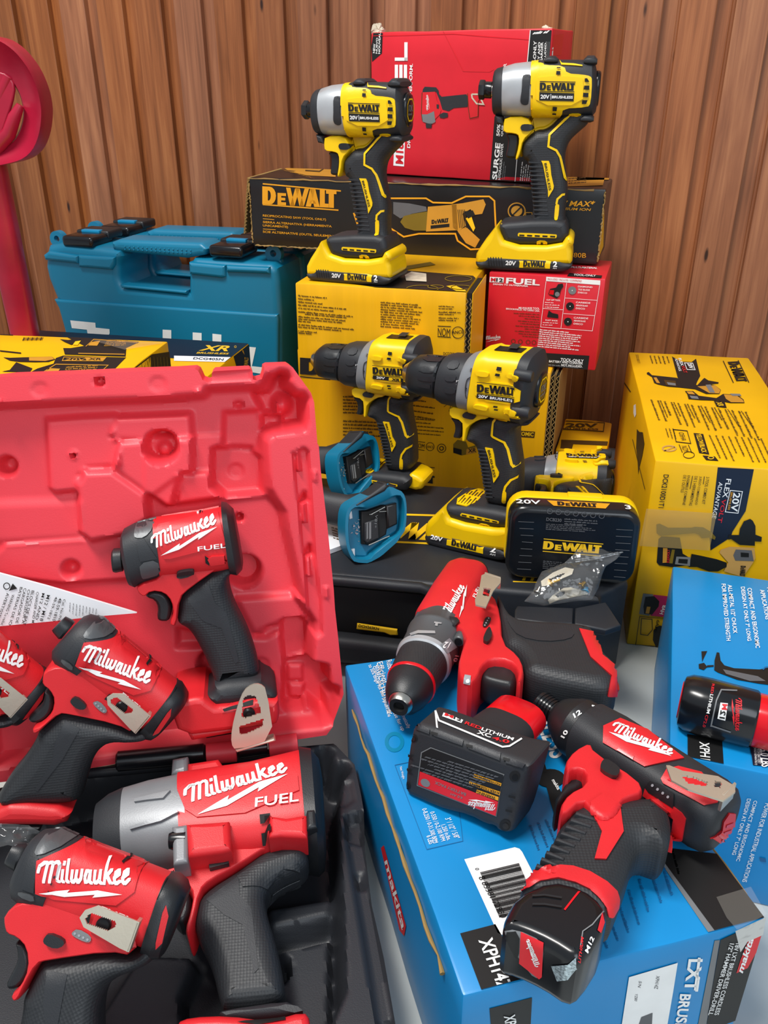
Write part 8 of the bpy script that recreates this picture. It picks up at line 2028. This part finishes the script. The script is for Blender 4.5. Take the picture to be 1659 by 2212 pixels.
# --- small stick battery on the second blue carton
ZS = (1400, 1200, 2.911)
e0, e1 = atz(1482, 1512, .158), atz(1700, 1568, .158)
t = Tool('stick_battery', 'small black and red stick battery lying on the second blue carton at the right edge', 'battery', e0, (e1 - e0), (UPZ.cross(e1 - e0)), ZS); t.eye = True
def oval(x, w, h): return [V((x, h * (1 + .07 * math.cos(3 * a)) * math.sin(a), w * (1 + .07 * math.cos(3 * a)) * math.cos(a))) for a in [2 * math.pi * k / 40 for k in range(40)]]
def ol(mb_, ss, m):
    rings = [oval(*q) for q in ss]; vs = [p for r_ in rings for p in r_]; fs = [(k * 40 + i, k * 40 + (i + 1) % 40, (k + 1) * 40 + (i + 1) % 40, (k + 1) * 40 + i) for k in range(len(rings) - 1) for i in range(40)]
    fs.append(tuple(range(40))[::-1]); fs.append(tuple(range((len(rings) - 1) * 40, len(rings) * 40))); mb_.add(vs, fs, m)
K_ = MB(); ol(K_, [(-.004, .016, .015), (-.003, .020, .019), (.002, .0235, .0215), (.012, .0245, .0222), (.050, .0238, .0215), (.0515, .0225, .0205)], 'black_gloss'); kb = K_.bvh(); sb = t.put(K_, 'shell')
K_ = MB(); ol(K_, [(.050, .0215, .0195), (.053, .0220, .0200), (.095, .0210, .0190), (.098, .018, .016)], 'red_gloss'); t.put(K_, 'clip_end')
K_ = MB(); ol(K_, [(-.0046, .0150, .0140), (-.0040, .0155, .0145)], 'red_print'); t.put(K_, 'end_label')
S_ = MB()
t.lines(S_, [(395, 1075), (430, 910), (460, 845), (560, 850)], .0011, 'grey_print', .0005, off=-.018, bvh=kb); t.lines(S_, [(400, 1070), (520, 1110)], .0011, 'grey_print', .0005, off=-.018, bvh=kb)
t.cover(S_, [(455, 925), (502, 930), (485, 1038), (436, 1025)], 'white_print', .0005, 0, .004, smooth=0, off=-.018, mirror=False, bvh=kb); t.ink(S_, font_polys('M', .03), (462, 968), (466, 932), (496, 972), 'red_print', .0009, off=-.018, bvh=kb); t.ink(S_, font_polys('12', .03), (448, 1020), (456, 972), (482, 1026), 'black_print', .0009, off=-.018, bvh=kb)
t.ink(S_, WORD, (545, 1090), (585, 905), (598, 1102) if False else (575, 1100), 'red_print', .0006, off=-.018, bvh=kb) if False else t.ink(S_, WORD, (548, 905), (545, 1095), (592, 912), 'red_print', .0006, off=-.018, bvh=kb); t.ink(S_, BOLT, (528, 900), (540, 1070), (700, 890), 'red_print', .0006, off=-.018, bvh=kb)
t.ink(S_, font_polys('RED', .02), (402, 808), (392, 868), (418, 810), 'red_print', .0006, off=-.018, bvh=kb); t.ink(S_, font_polys('LITHIUM', .02), (390, 872), (366, 990), (410, 876), 'white_print', .0006, off=-.018, bvh=kb); t.ink(S_, font_polys('CP2.0', .01), (362, 1000), (342, 1075), (380, 1004), 'red_print', .0006, off=-.018, bvh=kb)
t.put(S_, 'label', sb)

# --- two bare teal tools lying on the black case, feet towards the viewer
ZM2 = (690, 930, 4.235)
def ringpill(mb_, outer, inner, y0, y1, m, n=48):
    def rs(p):
        p = list(p) + [p[0]]; L_ = [0]
        for a, b_ in zip(p, p[1:]): L_.append(L_[-1] + math.hypot(b_[0] - a[0], b_[1] - a[1]))
        out = []; k = 0
        for i in range(n):
            s_ = L_[-1] * i / n
            while L_[k + 1] < s_: k += 1
            f = (s_ - L_[k]) / (L_[k + 1] - L_[k]); out.append((p[k][0] + (p[k + 1][0] - p[k][0]) * f, p[k][1] + (p[k + 1][1] - p[k][1]) * f))
        return out
    o_, i_ = rs(outer), rs(inner)
    rings = [(o_, y1), (o_, y0 + .002), ([(a[0] * .985 + b_[0] * .015, a[1] * .985 + b_[1] * .015) for a, b_ in zip(o_, i_)], y0), ([(a[0] * .2 + b_[0] * .8, a[1] * .2 + b_[1] * .8) for a, b_ in zip(o_, i_)], y0), (i_, y0 + .002), (i_, y1)]
    vs = [(x, y, z) for q_, y in rings for x, z in q_]; fs = []
    for k in range(len(rings) - 1):
        for j in range(n): fs.append((k * n + j, k * n + (j + 1) % n, (k + 1) * n + (j + 1) % n, (k + 1) * n + j))
    mb_.add(vs, fs, m)
mp_ = atz(*Zm(ZM2, [(420, 1212)])[0], KH + .0015)
exm = V((.93, .28, -.16)).normalized(); ezm = V((-.12, .30, .95))
t = Tool('impact_driver', 'bare teal power tool lying on the black case, nearer of the two', 'power tool', mp_, exm, ezm, ZM2, 'bare teal power tools')
outer = t.P([(255, 720), (300, 672), (640, 500), (700, 535), (760, 555), (792, 620), (802, 760), (780, 960), (492, 1216), (320, 1208), (285, 1160), (240, 1040), (234, 820)])
inner = t.P([(290, 735), (330, 700), (452, 725), (668, 615), (740, 590), (770, 650), (778, 770), (752, 935), (640, 1010), (478, 1140), (470, 1175), (345, 1172), (312, 1130), (275, 1030), (268, 830)])
K_ = MB(); ringpill(K_, chaikin(outer, 1), chaikin(inner, 1), 0, .030, 'teal_plastic'); t.put(K_, 'foot_rim')
K_ = MB(); pill(K_, inset(clean(inner), -.001), .014, .034, .003, 'teal_plastic', 3); 
pill(K_, t.P([(395, 745), (462, 740), (600, 690), (690, 690), (722, 670), (730, 840), (640, 900), (630, 960), (480, 1060), (410, 1050)]), .006, .016, .002, 'black_slot', 3)
t.put(K_, 'foot')
K_ = MB(); pill(K_, t.P([(420, 850), (545, 800), (560, 990), (440, 1040), (415, 1010)]), .003, .012, .0015, 'black_plastic', 3); pill(K_, t.P([(615, 690), (715, 665), (722, 860), (630, 905)]), .002, .012, .002, 'carton_dark', 3)
for (a, b_) in (((470, 770), (600, 700)), ((545, 745), (610, 740)), ((450, 1050), (640, 965)), ((455, 770), (485, 768))): tube(K_, [t.p3(a[0], a[1], .002), t.p3(b_[0], b_[1], .002)], .0008, 'steel', 8)
for (x0, x1) in ((438, 452), (462, 480)): K_.add([(p[0], .0027, p[1]) for p in t.P([(x0, 845), (x1, 840), (x1, 990), (x0, 1000)])], [(0, 1, 2, 3)], 'grey_print')
for p in place(font_polys('*18V', .01), *t.P([(520, 890), (512, 770), (540, 880)])) if False else []: pass
tl = t.P([(505, 890), (520, 770), (528, 895)])
for p in place(font_polys('*18V', .0), tl[0], tl[1], tl[2]): K_.add([(x, .0027, z) for x, z in p], [tuple(range(len(p)))], 'grey_print')
t.put(K_, 'terminal_block')
K_ = MB(); pill(K_, t.P([(296, 752), (322, 745), (330, 815), (300, 825)]), .010, .016, .001, 'paper', 2); pill(K_, t.P([(308, 1100), (350, 1096), (352, 1175), (328, 1178), (325, 1120), (306, 1114)]), .010, .016, .001, 'paper', 2); t.put(K_, 'rubber_stop')
K_ = MB()
g = random.Random(6)
for i in range(26):
    x, y = 375 + g.gauss(0, 22), 925 + g.gauss(0, 36); q = t.P([(x, y), (x + g.uniform(-22, 22), y + g.uniform(-22, 22)), (x + g.uniform(-22, 22), y + g.uniform(-22, 22))]); yy = .0125 - .002 * g.random(); K_.add([(a, yy, b_) for a, b_ in q], [(0, 1, 2)], 'foil')
t.put(K_, 'foil_sticker')
K_ = MB(); pill(K_, t.P([(340, 690), (600, 560), (640, 510), (610, 480), (500, 560), (330, 680)]), -.001, .032, .003, 'black_soft', 3); pill(K_, t.P([(500, 580), (570, 540), (590, 490), (640, 480), (700, 500), (720, 535), (640, 548), (560, 620)]), .002, .028, .004, 'black_plastic', 3); K_.add([(p[0], .0018, p[1]) for p in t.P([(596, 492), (640, 486), (628, 500), (600, 506)])], [(0, 1, 2, 3)], 'teal_bright'); t.put(K_, 'top_pad')
K_ = MB(); a = t.p3(330, 760, .036); b_ = t.p3(30, 690, .060)
loft(K_, [(a + V((.012, 0, 0)), V((.004, 0, .026)), V((0, .016, 0)), 2.6), (a + (b_ - a) * .35, V((.004, 0, .0185)), V((0, .0165, 0)), 2.4), (b_, V((.003, 0, .0175)), V((0, .017, 0)), 2.4), (b_ + (b_ - a) * .6, V((0, 0, .020)), V((0, .018, 0)), 2.4)], 'black_soft', 40)
pill(K_, inset(clean(t.P([(255, 720), (640, 500), (792, 620), (780, 960), (492, 1216), (285, 1160), (234, 820)])), .004), .028, .038, .004, 'black_soft', 3)
t.put(K_, 'grip')
tk = t
K_ = MB(); hd = b_ + (b_ - a) * .75
loft(K_, [(hd + V((-.002, 0, -.034)), V((.024, 0, 0)), V((0, .026, 0)), 3), (hd + V((-.008, 0, .034)), V((.026, 0, 0)), V((0, .028, 0)), 3)], 'teal_plastic', 32); t.put(K_, 'motor_housing')
p4_ = atz(*Zm(ZM2, [(330, 618)])[0], KH + .0015)
m4 = frame_of(p4_, V((.80, .58, -.14)), V((-.12, .30, .95))) @ M.Scale(.94, 4)
copy_tree(tk.root, m4, 'bare teal power tool lying on the black case, farther of the two')

# --- zip bag with belt clips and screws leaning on the big drill battery
ZZ = (1090, 960, 5.3516)
bp0 = atz(*Zm(ZZ, [(440, 1860)])[0], KH + .002)
bn = V((-.05, -.62, .78)).normalized()
bag_fr = M.Translation(bp0); bag_in = bag_fr.inverted()
bag = empty('zip_bag', bag_fr, 'small clear zip bag of clips and screws lying against the black drill battery', 'bag')
from mathutils import noise
bo_ = [(225, 1815), (330, 1700), (360, 1600), (430, 1470), (520, 1435), (690, 1370), (780, 1290), (820, 1240), (812, 1130), (1370, 1065), (1365, 1245), (1290, 1330), (1170, 1410), (1130, 1500), (1090, 1650), (1010, 1795), (800, 1815), (450, 1865)]
flat = []
PN = bn; b_u = V((1, 0, 0)); b_u = (b_u - PN * b_u.dot(PN)).normalized(); b_v = PN.cross(b_u)
P2 = [atpl(x, y, bp0 + PN * .004, PN) for x, y in Zm(ZZ, bo_)]; q2 = [((p - bp0).dot(b_u), (p - bp0).dot(b_v)) for p in P2]
vs, fs, bnd = gridsheet(q2, .003); dd = sdist(np.array(vs), q2)
for side in (1, -1):
    mb_ = MB(); out = []
    for (u, v), d_ in zip(vs, dd):
        puff = min(1, max(0, d_ / .016)) ** .6 * (.009 if v < .045 else .0025)
        nn = noise.noise(V((u * 60, v * 60, side))) * .004 + noise.noise(V((u * 150, v * 150, side * 3))) * .0018
        h_ = (puff + nn * min(1, max(0, d_ / .006))) * (1 if side > 0 else .25) * side
        pt_ = bp0 + b_u * u + b_v * v + PN * (.004 + h_); pt_.z = max(pt_.z, KH + .001); out.append(bag_in @ pt_)
    mb_.add(out, fs, 'clear_bag'); mb_.build('film', bag, None, 60)
zs = MB()
def bpt(x, y, h=.006): 
    p = atpl(*Zm(ZZ, [(x, y)])[0], bp0 + PN * h, PN); return bag_in @ p
for y in (0, 22): tube(zs, [bpt(820, 1332 + y), bpt(1000, 1310 + y), bpt(1200, 1270 + y), bpt(1366, 1238 + y * .4)], .0007, 'clear_bag', 8)
zs.build('zip_strip', bag)
def bag_clip(pts, hole, lift, name, label):
    mb_ = MB(); 
    P_ = [atpl(*Zm(ZZ, [p])[0], bp0 + PN * lift, PN) for p in pts]; q_ = [((p - bp0).dot(b_u), (p - bp0).dot(b_v)) for p in P_]
    H2 = [atpl(*Zm(ZZ, [p])[0], bp0 + PN * lift, PN) for p in hole]; hq = [((p - bp0).dot(b_u), (p - bp0).dot(b_v)) for p in H2]
    plate(mb_, q_, [hq], 0, .0014, 'nickel'); c_ = P_[0]
    fr_ = M.Translation(c_); mb_.v = [tuple(bp0 + b_u * x + b_v * z + PN * (lift - y)) for x, y, z in mb_.v]
    tag(mb_.build(name, None, fr_), label, 'belt clip', 'loose parts in the zip bag')
bag_clip([(500, 1800), (560, 1740), (680, 1660), (760, 1650), (960, 1700), (960, 1730), (820, 1760), (620, 1800), (520, 1840)], [(580, 1745), (640, 1700), (700, 1700), (690, 1740), (610, 1770)], .0055, 'belt_clip', 'steel belt clip at the bottom of the clear zip bag')
bag_clip([(420, 1580), (560, 1480), (700, 1420), (800, 1440), (780, 1500), (640, 1560), (500, 1630), (430, 1640)], [(520, 1560), (640, 1500), (700, 1490), (640, 1540), (540, 1590)], .0045, 'belt_clip', 'steel belt clip in the upper half of the clear zip bag')
for (x0, y0, x1, y1, m_, lab_) in ((520, 1600, 640, 1560, 'brass', 'brass screw in the middle of the clear zip bag'), (880, 1640, 930, 1590, 'brass', 'brass screw beside the blue bit in the clear zip bag'), (930, 1700, 950, 1650, 'teal_bright', 'blue bit tip at the right of the clear zip bag'), (380, 1720, 410, 1650, 'steel', 'bent steel pin at the left end of the clear zip bag')):
    a = atpl(*Zm(ZZ, [(x0, y0)])[0], bp0 + PN * .0065, PN); b_ = atpl(*Zm(ZZ, [(x1, y1)])[0], bp0 + PN * .0065, PN)
    mb_ = MB(); turned(mb_, a, b_, [(0, .0042), (.12, .0042), (.16, .0022), (.95, .0020), (1, .0006)], m_, N=16); tag(mb_.build('screw' if m_ != 'teal_bright' else 'bit_tip', None, M.Translation(a)), lab_, 'screw' if m_ != 'teal_bright' else 'bit', 'loose parts in the zip bag')

# --- scrap of clear film over the nose of the lower left driver
fl_ = [(-60, 1800), (0, 1778), (60, 1782), (96, 1800), (100, 1822), (70, 1838), (20, 1826), (-60, 1840)]
ff = EYE + ray(40, 1808) * .55; fn_ = V((0, -.6, .8)); uu = V((1, 0, 0)); vv_ = fn_.cross(uu)
q3 = [((atpl(x, y, ff, fn_) - ff).dot(uu), (atpl(x, y, ff, fn_) - ff).dot(vv_)) for x, y in fl_]
vs, fs, bnd = gridsheet(q3, .0016); mb_ = MB()
mb_.add([ff + uu * u + vv_ * v + fn_ * (noise.noise(V((u * 110, v * 110, 2))) * .006 + noise.noise(V((u * 260, v * 260, 5))) * .002) for u, v in vs], fs, 'clear_bag')
tag(mb_.build('plastic_film', None, M.Translation(ff), 60), 'crumpled scrap of clear plastic film over the nose of the lower left driver', 'plastic film')
